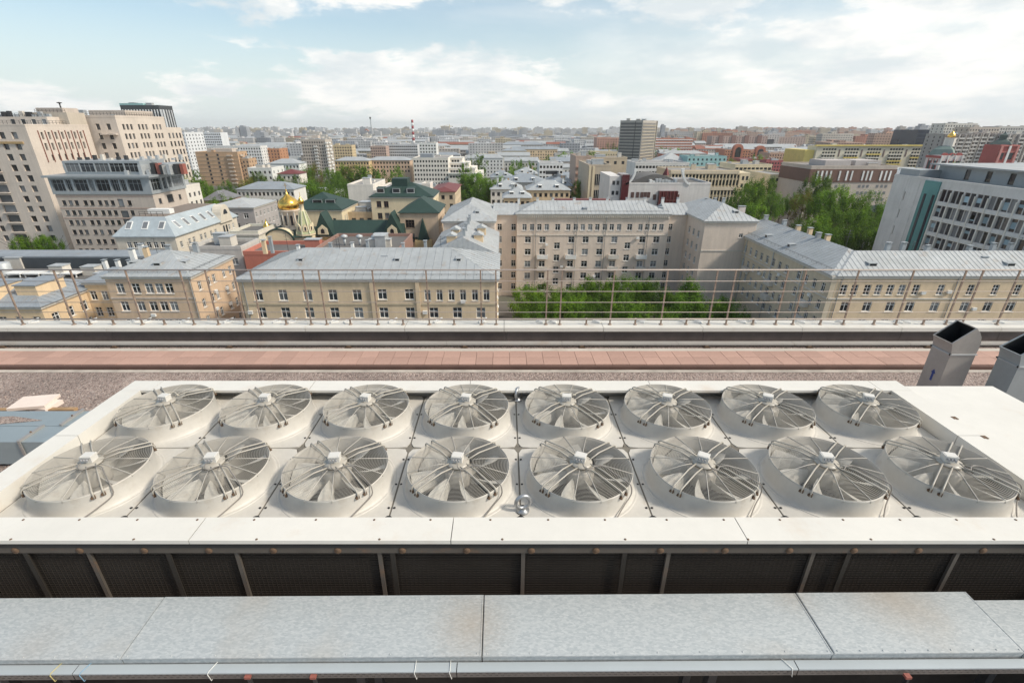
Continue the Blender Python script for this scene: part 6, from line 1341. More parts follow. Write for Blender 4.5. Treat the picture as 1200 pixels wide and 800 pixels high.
# yellow and white slab
Ym = 500; r, a, b, z = mid('yellow_slab', 'cream white apartment slab with yellow balconies and yellow roof line', 'apartment building', 958, 1088, 172, Ym, 16, plaster((.66, .61, .48)), 0, 0, ybot=196, clutter=4)
bx(r, 'roof_edge', P_YW, a - 2, Ym - 1.4, z + .5, b + 3, Ym + 2, z + 1.6)
k = MB(); y_ = MB(); w_ = MB()
for i in range(8):
    for s in range(5):
        x = a + 6 + s * 21.5
        for q in range(5): k.box(x + q * 2.7, Ym - .1, z - 3.2 - i * 3, x + 1.9 + q * 2.7, Ym - .01, z - 1.5 - i * 3)
        if i: (y_ if (s + i) % 3 == 0 or (i > 2 and s % 2) else w_).box(x - .5, Ym - 1.3, z - 4.4 - i * 3, x + 13.2, Ym - .15, z - 3.3 - i * 3)
k.build('window', M_GLASS, r, 'stuff'); y_.build('balcony', P_YW, r, 'stuff'); w_.build('balcony', plaster((.66, .63, .55)), r, 'stuff')
for s in range(5): bx(r, 'stair_window', plaster((.16, .11, .10)), a + 21.5 + s * 21.5, Ym - .2, z - 9, a + 22.9 + s * 21.5, Ym - .01, z - 2.5)
subwall(r, a - 9, a - .02, Ym + 3, Ym + 40, 0, z - 3, P_YW); subwall(r, b + .02, b + 6, Ym + 4, Ym + 30, 0, z - 4, P_YW, {'F': [(.8, z - 7 - q * 3, 2.4, z - 5.3 - q * 3) for q in range(7)] + [(3.4, z - 7 - q * 3, 5, z - 5.3 - q * 3) for q in range(7)]}, indiv=False)
# brown and stone building in front
Yn = 235; r, a, b, z = mid('brown_top_building', 'building with dark brown upper floors, pale slit windows and beige base above the right-hand trees', 'building', 951, 1052, 196, Yn, 26, P_STONE, 0, 0, ybot=226, clutter=2, roofm=M_FLAT2)
bx(r, 'brown_side', P_DKB, a - .25, Yn, z - 6.6, a - .01, Yn + 26, z - .9); bx(r, 'brown_storey', P_DKB, a - .26, Yn - .25, z - 6.6, b + .06, Yn - .01, z - .9)
for gx in (3, 5, 7, 9, 13.2, 16.6, 18.8, 24, 25.9, 27.8, 32.3, 34.4, 36.4): bx(r, 'slit_window', M_FRAME, a + gx, Yn - .45, z - 5.8, a + gx + .75, Yn - .26, z - 1.6)
k = MB()
for gx in (13.2, 16.6, 24, 25.9, 27.8, 32.3, 34.4, 36.4, 3, 6, 9):
    for zz in (z - 9, z - 12, z - 15): k.box(a + gx - .2, Yn - .1, zz, a + gx + .9, Yn - .01, zz + 1.3)
k.build('window', M_GLASS2, r, 'stuff')
for gx in (6, 20): bx(r, 'roof_hall', plaster((.46, .42, .40)), a + gx + 3, Yn + 5, z + .05, a + gx + 15, Yn + 18, z + 2.6)
# red and white church
Yc = 300; xc = at(1111, 190, Yc)[0]
r = thing('red_white_church', 'red and white baroque church with green roof and small gold dome', 'church', (xc, Yc, 0)); HERO.append((xc - 18, xc + 18, Yc - 5, Yc + 16, 1085, 1135, 205, Yc))
M_CHR = plaster((.40, .10, .09))
k = MB(); k.box(xc - 12, Yc, 0, xc + 12, Yc + 14, 19.5); k.box(xc - 6.3, Yc - 1.5, 19.51, xc + 6.3, Yc + 9, 30.5, 1); k.build('wall', [M_CHR, plaster((.70, .62, .60))], r)
k = MB(); k.lathe([(8.2, 30.5), (6.2, 33.5), (3.6, 35.2), (3.6, 35.3)], 4, (xc, Yc + 6, 0), 0, True); k.build('roof', mat('grey green roof', (.16, .22, .20), .6), r)
for q in (-4.1, 0, 4.1): 
    bx(r, 'arched_window', M_GLASS, xc + q - 1, Yc - 1.75, 22.4, xc + q + 1, Yc - 1.51, 27.4); 
    for e in (-1.7, 1.3): bx(r, 'window_trim', M_CHR, xc + q + e, Yc - 1.8, 21.6, xc + q + e + .4, Yc - 1.52, 28.4)
    k = MB(); k.prism([(xc + q + 1.7 * math.cos(w), Yc - 1.5, 30.4 + 1.4 * math.sin(w)) for w in [math.pi * i / 8 for i in range(9)]], (0, 1.2, 0)); k.build('round_pediment', M_CHR, r)
for q in (-6.3, -2.5, 1.7, 5.5): bx(r, 'pilaster', M_WHITE, xc + q, Yc - 1.9, 19.6, xc + q + .8, Yc - 1.51, 30.4)
for q in (.5, 4.5): bx(r, 'arched_window', M_GLASS, xc - 6.5, Yc + q, 22.4, xc - 6.31, Yc + q + 1.8, 27.4); bx(r, 'window_trim', M_CHR, xc - 6.45, Yc + q - .6, 21.8, xc - 6.31, Yc + q - .1, 28.4); bx(r, 'window_trim', M_CHR, xc - 6.45, Yc + q + 1.9, 21.8, xc - 6.31, Yc + q + 2.4, 28.4)
bx(r, 'red_cornice', M_CHR, xc - 6.9, Yc - 1.5, 28.9, xc - 6.31, Yc + 9, 30.2)
bx(r, 'red_cornice', M_CHR, xc - 7, Yc - 2, 19.55, xc + 7, Yc - 1.52, 20.8)
for q in (-11.5, -7, -2, 3, 7, 10.5): bx(r, 'pilaster', M_WHITE, xc + q, Yc - .3, 8, xc + q + 1, Yc - .01, 19)
for sg in (-1, 1):
    k = MB(); k.prism([(xc + sg * 9.5 - 3.2, Yc - .4, 19.52), (xc + sg * 9.5 + 3.2, Yc - .4, 19.52), (xc + sg * 9.5, Yc - .4, 22.6)], (0, 4, 0)); k.build('side_pediment', M_CHR, r)
k = MB(); k.lathe([(2.7, 35.3), (2.7, 39.6), (3.0, 39.9)], 8, (xc + 2, Yc + 6, 0), 0, True); k.build('drum', P_PALE, r)
k = MB(); k.lathe([(1.7, 39.9), (2.0, 40.6), (1.6, 41.6), (.6, 42.6), (.15, 43.6), (.001, 44.4)], 16, (xc + 2, Yc + 6, 0)); k.build('gold_dome', M_GOLD, r)
Yt = 285; xt = at(1176, 190, Yt)[0]
r = thing('red_bell_tower', 'tall red bell tower with white pilasters at the right edge below the ribbed slabs', 'tower', (xt, Yt, 0)); HERO.append((xt - 7, xt + 7, Yt - 2, Yt + 12, 1160, 1195, 200, Yt))
k = MB(); k.box(xt - 4.9, Yt, 0, xt + 4.9, Yt + 10, 36.5); k.build('wall', M_CHR, r)
for zz in (20.4, 26.8, 32.6, 35.7): bx(r, 'red_cornice', plaster((.48, .16, .14)), xt - 5.2, Yt - .5, zz, xt + 5.2, Yt - .01, zz + .7)
for q in (-5.0, -.6, 3.8): bx(r, 'pilaster', M_WHITE if q == -.6 else plaster((.5, .22, .2)), xt + q, Yt - .8, 12, xt + q + 1.2, Yt - .51, 36)
for q in (-3.0, 2.2): 
    for zz in (22, 29): bx(r, 'arched_opening', M_GLASS, xt + q - 1, Yt - .2, zz, xt + q + 1.3, Yt - .01, zz + 3.4)
k = MB(); k.lathe([(6.4, 36.5), (4.8, 38), (2.2, 39.2), (2.2, 41), (2.4, 41.2), (.5, 42.4), (.001, 44)], 4, (xt, Yt + 5.5, 0), 0, True); k.build('tower_roof', mat('dark green grey roof', (.07, .10, .09), .6), r)
# navy block and the ribbed slabs
Yp = 620; r, a, b, z = mid('navy_block', 'windowless dark navy glass block on the skyline left of the ribbed slabs', 'office building', 1077, 1122, 153, Yp, 40, mat('navy cladding', (.012, .022, .045), .25, .1, var=.2, vscale=.05), 0, 0, ybot=188, clutter=2, roofm=M_FLAT)
for i in range(9): bx(r, 'facade_joint', mat('navy joint', (.03, .05, .09), .3), a, Yp - .2, z - 4 - i * 4, b, Yp - .01, z - 3.7 - i * 4)
for i, (xl, xr, yt, Y, lab) in enumerate([(1106, 1140, 158, 430, 'ribbed grey apartment slab with stacked balconies beside the red and white church'), (1140, 1175, 157, 436, 'ribbed grey apartment slab behind the red bell tower'), (1175, 1235, 158, 430, 'ribbed grey apartment slab cut by the right edge'),
        (1108, 1146, 145.5, 560, 'pale tower block with rounded roof above the ribbed slabs'), (1137, 1172, 150, 520, 'beige stepped roof blocks above the ribbed slabs'), (1170, 1230, 149, 540, 'grey stepped roof blocks at the right edge of the skyline')]):
    r, a, b, z = mid('ribbed_slab' if i < 3 else 'roofline_block', lab, 'apartment building', xl, xr, yt, Y, 18, [plaster((.36, .335, .31)), plaster((.40, .34, .31)), plaster((.36, .34, .33)), P_OFF, P_STONE, P_GREY][i], max(5, (xr - xl) // 3), 14, 1.4, 1.5, 2.9, side='L', ybot=190 if i < 3 else 156, clutter=5)
    if i < 3:
        for q in range(10): bx(r, 'vertical_rib', plaster((.50, .46, .43)) if q % 2 else plaster((.27, .24, .22)), a + (b - a) * (q + .1) / 10, Y - 1.5, 0, a + (b - a) * (q + .38) / 10, Y - .02, z + .4)
        for q in range(4): 
            u = a + (b - a) * (q + .5) / 4; k = MB()
            for j in range(14): k.box(u - 2.2, Y - 1.8, z - 3.4 - j * 2.9, u + 2.2, Y - .02, z - 2.2 - j * 2.9)
            k.build('balcony_stack', P_GREY, r, 'stuff'); bx(r, 'rib', plaster((.46, .42, .38)), u + 2.4, Y - 1.9, 0, u + 3.0, Y - .02, z)

# ------------------------------------------------------------------ chimney, masts, cranes
Ys = 900; xs_ = at(483.6, 150, Ys)[0]
r = thing('striped_chimney', 'tall thin red and white striped chimney on the skyline', 'chimney', (xs_, Ys, 0))
M_CW = mat('chimney white', (.72, .70, .68)); M_CR = mat('chimney red', (.30, .045, .05))
zz = 0; H_ = 57.5; HERO.append((xs_ - 6, xs_ + 6, Ys - 4, Ys + 4, 478, 488, 166, Ys))
for i in range(9):
    z0_, z1_ = (0, 20) if i == 0 else (20 + (i - 1) * (H_ - 20) / 8, 20 + i * (H_ - 20) / 8); r0, r1 = 2.5 - .012 * z0_, 2.5 - .012 * z1_
    k = MB(); k.lathe([(.001, z0_), (r0, z0_), (r1, z1_ - .01), (.001, z1_ - .01)], 16, (xs_, Ys, 0)); k.build('chimney_band', M_CR if i % 2 == 0 and i else M_CW, r)
Yq = 900
for px, top, rad, lab in ((435, 137.2, .9, 'thin grey lattice mast on the skyline left of the striped chimney'),):
    x = at(px, 150, Yq)[0]; zt_ = Z(top, Yq); r = thing('mast', lab, 'mast', (x, Yq, 0)); k = MB(); HERO.append((x - 4, x + 4, Yq - 4, Yq + 4, 430, 440, 163, Yq))
    for s in (-1, 1):
        for q in (-1, 1): k.bar((x + s * .9, Yq + q * .9, 0), (x + s * .5, Yq + q * .5, zt_), .3)
    for i in range(22): zz = i * zt_ / 22; k.bar((x - .9, Yq - .9, zz), (x + .8, Yq - .8, zz + zt_ / 22), .16); k.bar((x + .9, Yq - .9, zz), (x - .8, Yq - .8, zz + zt_ / 22), .16)
    k.build('lattice', M_GALV, r); k = MB(); k.box(x - 1.1, Yq - 1.1, zt_ - 3, x + 1.1, Yq + 1.1, zt_); k.build('antenna_platform', M_DARKM, r)
for px, top, jib, lab in ((527, 151.2, -1, 'yellow tower crane with long jib on the skyline right of the striped chimney'), (541, 153, 1, 'second smaller tower crane right of the yellow one')):
    Yx = 2300; x = at(px, 150, Yx)[0]; zt_ = Z(top - 4, Yx); r = thing('tower_crane', lab, 'crane', (x, Yx, 0)); k = MB(); m_ = mat('crane yellow', (.50, .36, .10)) if jib < 0 else mat('crane grey', (.45, .42, .40))
    k.bar((x, Yx, 0), (x, Yx, zt_), 2.2); k.build('crane_mast', m_, r); k = MB(); k.bar((x - jib * 12, Yx, zt_ - 3), (x + jib * 42, Yx, zt_ - 3), 1.6); k.bar((x, Yx, zt_ + 4), (x + jib * 30, Yx, zt_ - 3), .6); k.bar((x, Yx, zt_), (x, Yx, zt_ + 4), 1.2); k.build('jib', m_, r)
    bx(r, 'counterweight', M_DARKM, x - jib * 12 - 2, Yx - 1.5, zt_ - 6, x - jib * 12 + 2, Yx + 1.5, zt_ - 3)

# ------------------------------------------------------------------ window-grid material for blocks too far away to tell windows apart
_fm = {}
def farwall(c):
    if c in _fm: return _fm[c]
    M = bpy.data.materials.new('far wall'); M.use_nodes = True; t = M.node_tree; b = t.nodes['Principled BSDF']; L = t.links.new
    g_ = t.nodes.new('ShaderNodeNewGeometry'); sp = t.nodes.new('ShaderNodeSeparateXYZ'); L(g_.outputs['Position'], sp.inputs[0])
    def m(op, a, b2=None):
        n = t.nodes.new('ShaderNodeMath'); n.operation = op
        for i, v in enumerate((a, b2)):
            if v is None: continue
            if isinstance(v, (int, float)): n.inputs[i].default_value = v
            else: L(v, n.inputs[i])
        return n.outputs[0]
    u = m('ADD', sp.outputs[0], sp.outputs[1])
    win = m('MULTIPLY', m('LESS_THAN', m('FRACT', m('DIVIDE', u, 3.6)), .5), m('LESS_THAN', m('FRACT', m('DIVIDE', sp.outputs[2], 3.1)), .48))
    nn = t.nodes.new('ShaderNodeSeparateXYZ'); L(g_.outputs['Normal'], nn.inputs[0]); win = m('MULTIPLY', win, m('LESS_THAN', m('ABSOLUTE', nn.outputs[2]), .5))
    mx = t.nodes.new('ShaderNodeMix'); mx.data_type = 'RGBA'; L(win, mx.inputs[0]); mx.inputs[6].default_value = (*c, 1); mx.inputs[7].default_value = (c[0] * .3, c[1] * .3, c[2] * .32, 1)
    no = t.nodes.new('ShaderNodeTexNoise'); no.inputs['Scale'].default_value = .02; L(g_.outputs['Position'], no.inputs['Vector'])
    mr = t.nodes.new('ShaderNodeMapRange'); mr.inputs[1].default_value = .3; mr.inputs[2].default_value = .7; mr.inputs[3].default_value = .7; mr.inputs[4].default_value = 1.2; L(no.outputs[0], mr.inputs[0])
    mm = t.nodes.new('ShaderNodeMix'); mm.data_type = 'RGBA'; mm.blend_type = 'MULTIPLY'; mm.inputs[0].default_value = 1; L(mx.outputs[2], mm.inputs[6]); L(mr.outputs[0], mm.inputs[7])
    L(mm.outputs[2], b.inputs['Base Color']); b.inputs['Roughness'].default_value = .8; _fm[c] = M; return M
FW = [(.50, .50, .50), (.44, .40, .36), (.56, .52, .46), (.46, .32, .25), (.60, .60, .60), (.34, .36, .39), (.45, .215, .15), (.50, .43, .32)]
FWN = ['pale grey', 'stone beige', 'cream', 'pinkish brown', 'white', 'slate grey', 'brick red', 'sandy yellow']
RFN = [('grey metal', M_ROOF), ('dark felt', M_FLAT), ('light felt', M_FLAT2), ('blue grey metal', M_ROOF3), ('rust red', mat('rust red roof', (.24, .09, .06), .7))]
LM = [(20, 'stone tower complex'), (165, 'dark glass tower'), (253, 'brown brick tower'), (337, 'gold domed church'), (367, 'grey panel tower'), (435, 'thin lattice mast'), (483, 'striped chimney'), (527, 'yellow tower crane'), (585, 'big centre poplar'),
      (640, 'white flat house'), (690, 'pinkish balcony block'), (745, 'grey concrete tower'), (790, 'red banded block'), (830, 'slit-window office'), (880, 'orange brick blocks'), (940, 'yellow slab'), (1020, 'brown-topped building'), (1098, 'navy block'), (1177, 'red bell tower')]
def rel(px, Y):
    n = min(LM, key=lambda l: abs(l[0] - px)); d = px - n[0]
    return ('behind' if abs(d) < 8 else 'right of' if d > 0 else 'left of') + ' the ' + n[1]
LABELS = {}
def lab_later(o, base, px): LABELS.setdefault(base, []).append((px, o))

# skyline towers one by one: (x, top row, width px, Y, colour)
sky_t = [(284, 148.5, 8, 1500, 5), (277, 149.5, 4, 1500, 4), (303, 155, 12, 1350, 5), (256, 153.5, 5, 2000, 6), (320, 157, 9, 1600, 4), (334, 156, 12, 1700, 4), (346, 156, 10, 1900, 0), (404, 152.5, 3, 2100, 4), (378, 155, 8, 2000, 5), (391, 156, 6, 2000, 4), (399, 157.5, 5, 1600, 4), (406, 158.5, 4, 1500, 5), (416, 158, 9, 1600, 0), (419.5, 152.5, 4.5, 2300, 0), (429, 152.5, 4.5, 1800, 6), (438.5, 153.5, 6, 1900, 0), (447, 152.5, 4.5, 2200, 5), (455.5, 153, 6.5, 2100, 0), (465.5, 153, 5, 2100, 5),
         (492, 155.5, 8, 2000, 4), (498, 156, 8, 2300, 4), (529, 158, 22, 1700, 5), (578, 155.5, 11, 1500, 5), (590, 155.5, 12, 1550, 5), (610.5, 152.5, 5.5, 2200, 5), (604, 160, 34, 1300, 5), (633, 156, 17, 2600, 0), (647, 151, 5, 2700, 4), (654, 151, 6, 2800, 4), (662, 152, 6, 2600, 4), (678, 155.5, 6, 1900, 5), (650, 161, 40, 1250, 5), (705, 157, 7, 1600, 3), (698, 158, 10, 2000, 0), (778, 147, 4.5, 1500, 5), (780, 154, 8, 1800, 0), (799.5, 151.5, 5, 2400, 0), (806, 152, 9, 2500, 5), (817, 151.5, 10, 2200, 4), (830, 153, 6, 2300, 0), (836, 153, 6, 2300, 5),
         (852, 152.5, 8, 2100, 0), (858, 154.5, 6, 2000, 4), (868, 152.5, 9, 2200, 0), (876, 152.8, 6, 2300, 5), (883, 150.5, 4, 2500, 5), (888, 153.5, 5, 2300, 0), (894, 152, 6, 2400, 0), (910, 151.5, 6, 2000, 5), (905, 154, 6, 2100, 4), (922, 155.5, 8, 1900, 0), (933, 155, 9, 2100, 4), (945, 154, 8, 2300, 0), (957, 155, 7, 2200, 5), (967, 154.5, 8, 2200, 4), (979.5, 151, 5, 2500, 5), (990, 154, 8, 2300, 4), (1001, 153, 6, 2100, 0), (1012, 154, 8, 2400, 5), (1025, 152.5, 9, 2000, 0), (1036, 154, 8, 2100, 4), (1049, 153.5, 9, 1800, 0), (1061, 153.5, 8, 1700, 4), (1072, 151, 9, 1300, 0), (1083, 147.5, 8, 1200, 5), (1091, 149, 8, 1250, 4)]
for (px, yt, wpx, Y, ci) in sky_t:
    x0, x1, z1 = at(px - wpx / 2, yt, Y)[0], at(px + wpx / 2, yt, Y)[0], Z(yt, Y); d = max(14, min(30, x1 - x0))
    o = MB(); o.box(x0, Y, 0, x1, Y + d, z1); s = random.random(); o.box(x0 + (x1 - x0) * .3 * s, Y + 2, z1, x0 + (x1 - x0) * (.5 + .3 * s), Y + d - 2, z1 + 2.5 + 2 * s)
    if wpx > 15: o.box(x0 - 8, Y - 6, 0, x0 + (x1 - x0) * .4, Y - .2, z1 * .8)
    c = MB(); ob = o.build('skyline_tower', farwall(FW[ci]), None, off=((x0 + x1) / 2, Y, 0)); ob.location = ((x0 + x1) / 2, Y, 0)
    tag(ob, None, 'tower block', 'distant blocks on the skyline'); lab_later(ob, 'distant %s %s on the skyline %s' % (FWN[ci], 'slab' if wpx > 9 else 'tower', rel(px, Y)), px)

# ------------------------------------------------------------------ fill: ordinary city houses between them
placed = [(78, 132, 140, 234)]
def free(X0, X1, Y0, Y1, ytop, px0, px1):
    for (a, b, c, d, xl, xr, yb, Yh) in HERO:
        if X0 < b + 3 and X1 > a - 3 and Y0 < d + 3 and Y1 > c - 3: return False
        if yb and Yh > Y0 and px0 < xr + 1 and px1 > xl - 1 and ytop < yb: return False
    for (a, b, c, d) in placed:
        if X0 < b + 4 and X1 > a - 4 and Y0 < d + 4 and Y1 > c - 4: return False
    return True
pal = {'l': [P_PALE, M_WHITE, P_STONE, P_CRM, P_GREY, P_PEACH], 'r': [P_SALM, P_STONE, P_CRM, P_PALE, P_REDB, plaster((.44, .33, .27))]}
pname = {P_PALE.name: 'pale', M_WHITE.name: 'white', P_STONE.name: 'stone grey', P_CRM.name: 'cream', P_GREY.name: 'grey', P_PEACH.name: 'peach', P_SALM.name: 'salmon', P_REDB.name: 'brick red', plaster((.44, .33, .27)).name: 'pinkish'}
Y = 172; nfill = 0
while Y < 1250 and nfill < 205:
    x = -1.12 * Y - 20
    while x < 1.12 * Y + 20:
        w = random.uniform(16, 34) * (1 + Y / 900); d = random.uniform(11, 18)
        if random.random() < .22: x += w * .6; continue
        n = random.choice((2, 3, 3, 4, 4, 5)) + (1 if Y > 450 else 0) + (random.random() < .12) * 3; z1 = 2.0 + n * 3.2
        y0 = Y + random.uniform(-8, 8); px0, pt = proj(x, y0, z1 + 3); px1 = proj(x + w, y0, z1)[0]
        if -20 < px1 and px0 < 1220 and pt > (166 if px0 < 780 else 160) and free(x, x + w, y0, y0 + d, pt, px0, px1) and nfill < 205:
            wm = random.choice(pal['r' if (px0 > 770 and Y > 380) else 'l']); rn, rm = random.choice(RFN[:4] if random.random() < .88 else RFN)
            flat = 'felt' in rn; z1 = z1; cols = max(3, int(w / 3)); zr = [1.4 + 3.2 * i for i in range(n)]
            root = thing('town_house', None, 'house', (x + w / 2, y0 + d / 2, 0), 'town houses filling the blocks')
            mb = MB(); g_ = MB()
            far = Y > 650
            if not far:
                for kf, (ox, oy, wd) in {'F': (x, y0, w), 'R': (x + w, y0, d), 'L': (x, y0 + d, d)}.items():
                    cc_ = cols if kf == 'F' else 4; facade(mb, (ox, oy), FACE[kf], wd, 0, z1, grid(wd, cc_, 1.25, zr, 1.6, skip=lambda i, z: random.random() < .05), 0, .25, 0, g_)
                mb.poly([(x + w, y0 + d, 0), (x, y0 + d, 0), (x, y0 + d, z1), (x + w, y0 + d, z1)])
            else:
                mb.box(x, y0, 0, x + w, y0 + d, z1); 
            mb.poly([(x, y0, z1 + .001), (x + w, y0, z1 + .001), (x + w, y0 + d, z1 + .001), (x, y0 + d, z1 + .001)])
            mb.build('wall', wm if not far else farwall(FW[{'pale': 2, 'white': 4, 'stone grey': 1, 'cream': 2, 'grey': 0, 'peach': 7, 'salmon': 3, 'brick red': 6, 'pinkish': 3}[pname[wm.name]]]), root)
            if g_.f: g_.build('window', M_GLASS, root, 'stuff')
            if flat: flat_roof(root, x, x + w, y0, y0 + d, z1, rm, wm, .7, 4 if Y < 500 else 2)
            else:
                hip_roof(root, x, x + w, y0, y0 + d, z1 + .01, random.uniform(2.4, 3.6), rm, inset=random.choice((None, None, .3)))
                for q in range(3 if Y < 500 else 1): chimney(root, random.uniform(x + 2, x + w - 2), y0 + d * random.uniform(.35, .65), z1 + 1.6, 2.4, 1, 1, random.choice([M_WHITE, P_BRN, M_GALV]))
                if Y < 420:
                    for q in range(random.randint(0, 3)): dormer(root, random.uniform(x + 3, x + w - 3), y0 + 1.4, z1 + .8, 1.4, 2, 1.1, 'F', rm)
            placed.append((x, x + w, y0, y0 + d)); nfill += 1
            dist = 'near' if Y < 300 else 'mid-distance' if Y < 560 else 'far'
            lab_later(root, '%s %s %d-storey house with %s roof %s' % (dist, pname[wm.name], n, rn, rel((px0 + px1) / 2, Y)), (px0 + px1) / 2)
        x += w + random.uniform(3, 14)
    Y *= 1.085
# the rest of the city to the horizon, past the individual houses: one object
fc = MB(); fr_ = random.Random(3)
for i in range(9000):
    Y = 620 * (11 ** fr_.random()); x = fr_.uniform(-1.1, 1.1) * Y
    w, d = fr_.uniform(18, 60), fr_.uniform(12, 18); h = fr_.choice((9, 12, 15, 15, 18, 18, 21, 27)) if fr_.random() < .93 else fr_.uniform(27, 42)
    if Y > 1800 and fr_.random() < .10: h = fr_.uniform(34, 50); w = fr_.uniform(18, 40)
    px0, pt = proj(x, Y, h); px1 = proj(x + w, Y, h)[0]
    bad = False
    for (a, b, c, d2, xl, xr, yb, Yh) in HERO:
        if x < b + 3 and x + w > a - 3 and Y < d2 + 3 and Y + d > c - 3: bad = True; break
        if yb and Yh > Y and px0 < xr and px1 > xl and pt < yb: bad = True; break
    if bad or any(x < b + 4 and x + w > a - 4 and Y < d2 + 4 and Y + d > c - 4 for (a, b, c, d2) in placed): continue
    if Y < 1500 and pt < (160 if px0 < 780 else 154): continue
    right = px0 > 760; ci = fr_.choice((0, 1, 2, 3, 3, 6, 7, 1) if right else (0, 1, 2, 4, 5, 7, 4, 0))
    fc.box(x, Y, 0, x + w, Y + d, h, ci)
    if fr_.random() < .6 and h < 24 and Y < 2500: fc.prism([(x - .5, Y - .5, h + .02), (x - .5, Y + d + .5, h + .02), (x - .5, Y + d / 2, h + 3.4)], (w + 1, 0, 0), 8 if fr_.random() < .85 else 9)
    else: fc.box(x + w * .3, Y + 3, h, x + w * .5, Y + d - 3, h + 2.5, ci)
o = fc.build('far_city', [farwall(c) for c in FW] + [M_ROOF, RFN[4][1]]); tag(o, 'distant city blocks fading into the haze up to the horizon', None, None, 'stuff')

# ------------------------------------------------------------------ trees
def leafmat(key, c, tr=.25):
    M = mat(key, c, .7, var=.28, vscale=.35, fine=.2, fscale=2.0, rnd=.30, spec=.2)
    t = M.node_tree; b = t.nodes['Principled BSDF']; tl = t.nodes.new('ShaderNodeBsdfTranslucent'); mx = t.nodes.new('ShaderNodeMixShader'); mx.inputs[0].default_value = .5
    t.links.new(b.inputs['Base Color'].links[0].from_socket, tl.inputs[0]); t.links.new(b.outputs[0], mx.inputs[1]); t.links.new(tl.outputs[0], mx.inputs[2])
    t.links.new(mx.outputs[0], [n for n in t.nodes if n.type == 'OUTPUT_MATERIAL'][0].inputs[0])
    return M
LEAF = [leafmat('leaf fresh', (.19, .32, .026)), leafmat('leaf mid', (.138, .255, .024)), leafmat('leaf deep', (.095, .185, .022)), leafmat('leaf ochre', (.190, .160, .035))]
M_BARK = mat('bark', (.07, .052, .04), .9, var=.25, vscale=3)
def crown_mesh(seed, n_cl, n_lf, leaf, shape, mats):
    rg = random.Random(seed); k = MB(); cl = []
    for i in range(n_cl):
        while True:
            p = Vector((rg.uniform(-1, 1), rg.uniform(-1, 1), rg.uniform(0, 1)))
            rr = math.hypot(p.x, p.y); lim = {'round': math.sqrt(max(0, 1 - (2 * p.z - .95) ** 2)), 'cone': max(.12, (1 - p.z) ** .75) * min(1, .45 + p.z * 3), 'tall': math.sqrt(max(0, 1 - abs(2 * p.z - .8) ** 2.6)) * .9}[shape]
            if rr < lim and (rr > lim * .35 or rg.random() < .4): break
        cl.append((p, rg.uniform(.13, .27), rg.choice((0, 0, 1, 1, 2))))
    for (c, r, mi) in cl:
        for j in range(n_lf):
            d = Vector((rg.gauss(0, 1), rg.gauss(0, 1), rg.gauss(0, .8))); d.normalize(); q = c + d * r * (rg.random() ** .45)
            if shape == 'cone': q = Vector((q.x, q.y, max(q.z, .0)))
            nrm = (d * .7 + Vector((rg.uniform(-.6, .6), rg.uniform(-.6, .6), rg.uniform(.2, 1.2)))).normalized()
            a = nrm.orthogonal().normalized(); a.rotate(Matrix.Rotation(rg.uniform(0, 6.28), 3, nrm)); b = nrm.cross(a); s = leaf * rg.uniform(.6, 1.3)
            m_ = mi if rg.random() < .8 else rg.randint(0, 2)
            fl = Vector((1, 1, .5)); a, b = a * fl, b * fl; k.poly([q - a * s, q - b * s * .5, q + a * s, q + b * s * .5], m_)
    return k.mesh('crown', mats)
def trunk_mesh(seed):
    rg = random.Random(seed); k = MB(); k.lathe([(.035, -.9), (.026, -.3), (.02, .1), (.010, .5), (.004, .8)], 8)
    for i in range(7):
        w = rg.uniform(0, 6.28); z0 = rg.uniform(-.1, .45); L_ = rg.uniform(.35, .75); p = [Vector((0, 0, z0)) + Vector((math.cos(w), math.sin(w), .75)) * L_ * t_ for t_ in (0, .5, 1)]
        k.tube(p[:2], .009, 5); k.tube(p[1:], .005, 5)
    return k.mesh('trunk', M_BARK)
G1 = [LEAF[0], LEAF[1], LEAF[2]]; G2 = [LEAF[1], LEAF[2], LEAF[2]]; G3 = [LEAF[3], LEAF[0], LEAF[3]]
CR = {('round', 0): [crown_mesh(11 + i, 85, 130, .042, 'round', G1) for i in range(3)], ('cone', 0): [crown_mesh(21 + i, 80, 130, .042, 'cone', G2) for i in range(2)], ('tall', 0): [crown_mesh(31 + i, 80, 110, .038, 'tall', G1) for i in range(2)],
      ('ochre', 0): [crown_mesh(41, 70, 100, .042, 'round', G3)], ('dark', 0): [crown_mesh(51, 70, 110, .042, 'round', G2)],
      ('far', 0): [crown_mesh(61 + i, 30, 38, .085, 'round', G1 if i else G2) for i in range(3)]}
TRK = [trunk_mesh(i) for i in range(3)]
def tree(label, x, y, h, r, kind='round', cat='tree', group=None, base=None, z0=0):
    """h = total height; the crown starts at 22 % of it"""
    t = thing('leafy_tree', label, cat, (x, y, z0), group)
    ch = min(h * .82, r * (3.2 if kind in ('cone', 'tall') else 2.3)); c = link('crown', random.choice(CR[(kind, 0)]), t, (0, 0, h - ch), random.uniform(0, 6.28)); c.scale = (r, r, ch)
    k = link('trunk', random.choice(TRK), t, (0, 0, h * .24), random.uniform(0, 6.28)); k.scale = (h * .45, h * .45, max(h * .27, (h - ch * .5) / 1.4)); k.location.z = k.scale[2] * .9
    return t
def tree_px(label, px, ytop, Y, rpx, kind='round', group=None, z0=0):
    x, _, zt_ = at(px, ytop, Y); r = rpx * (Y * math.cos(PIT) + (45 - zt_) * math.sin(PIT)) / FPX
    t = tree(label, x, Y, max(3, zt_ - z0), r, kind, group=group, z0=z0); lb = t
    if group and not label: pass
    return t
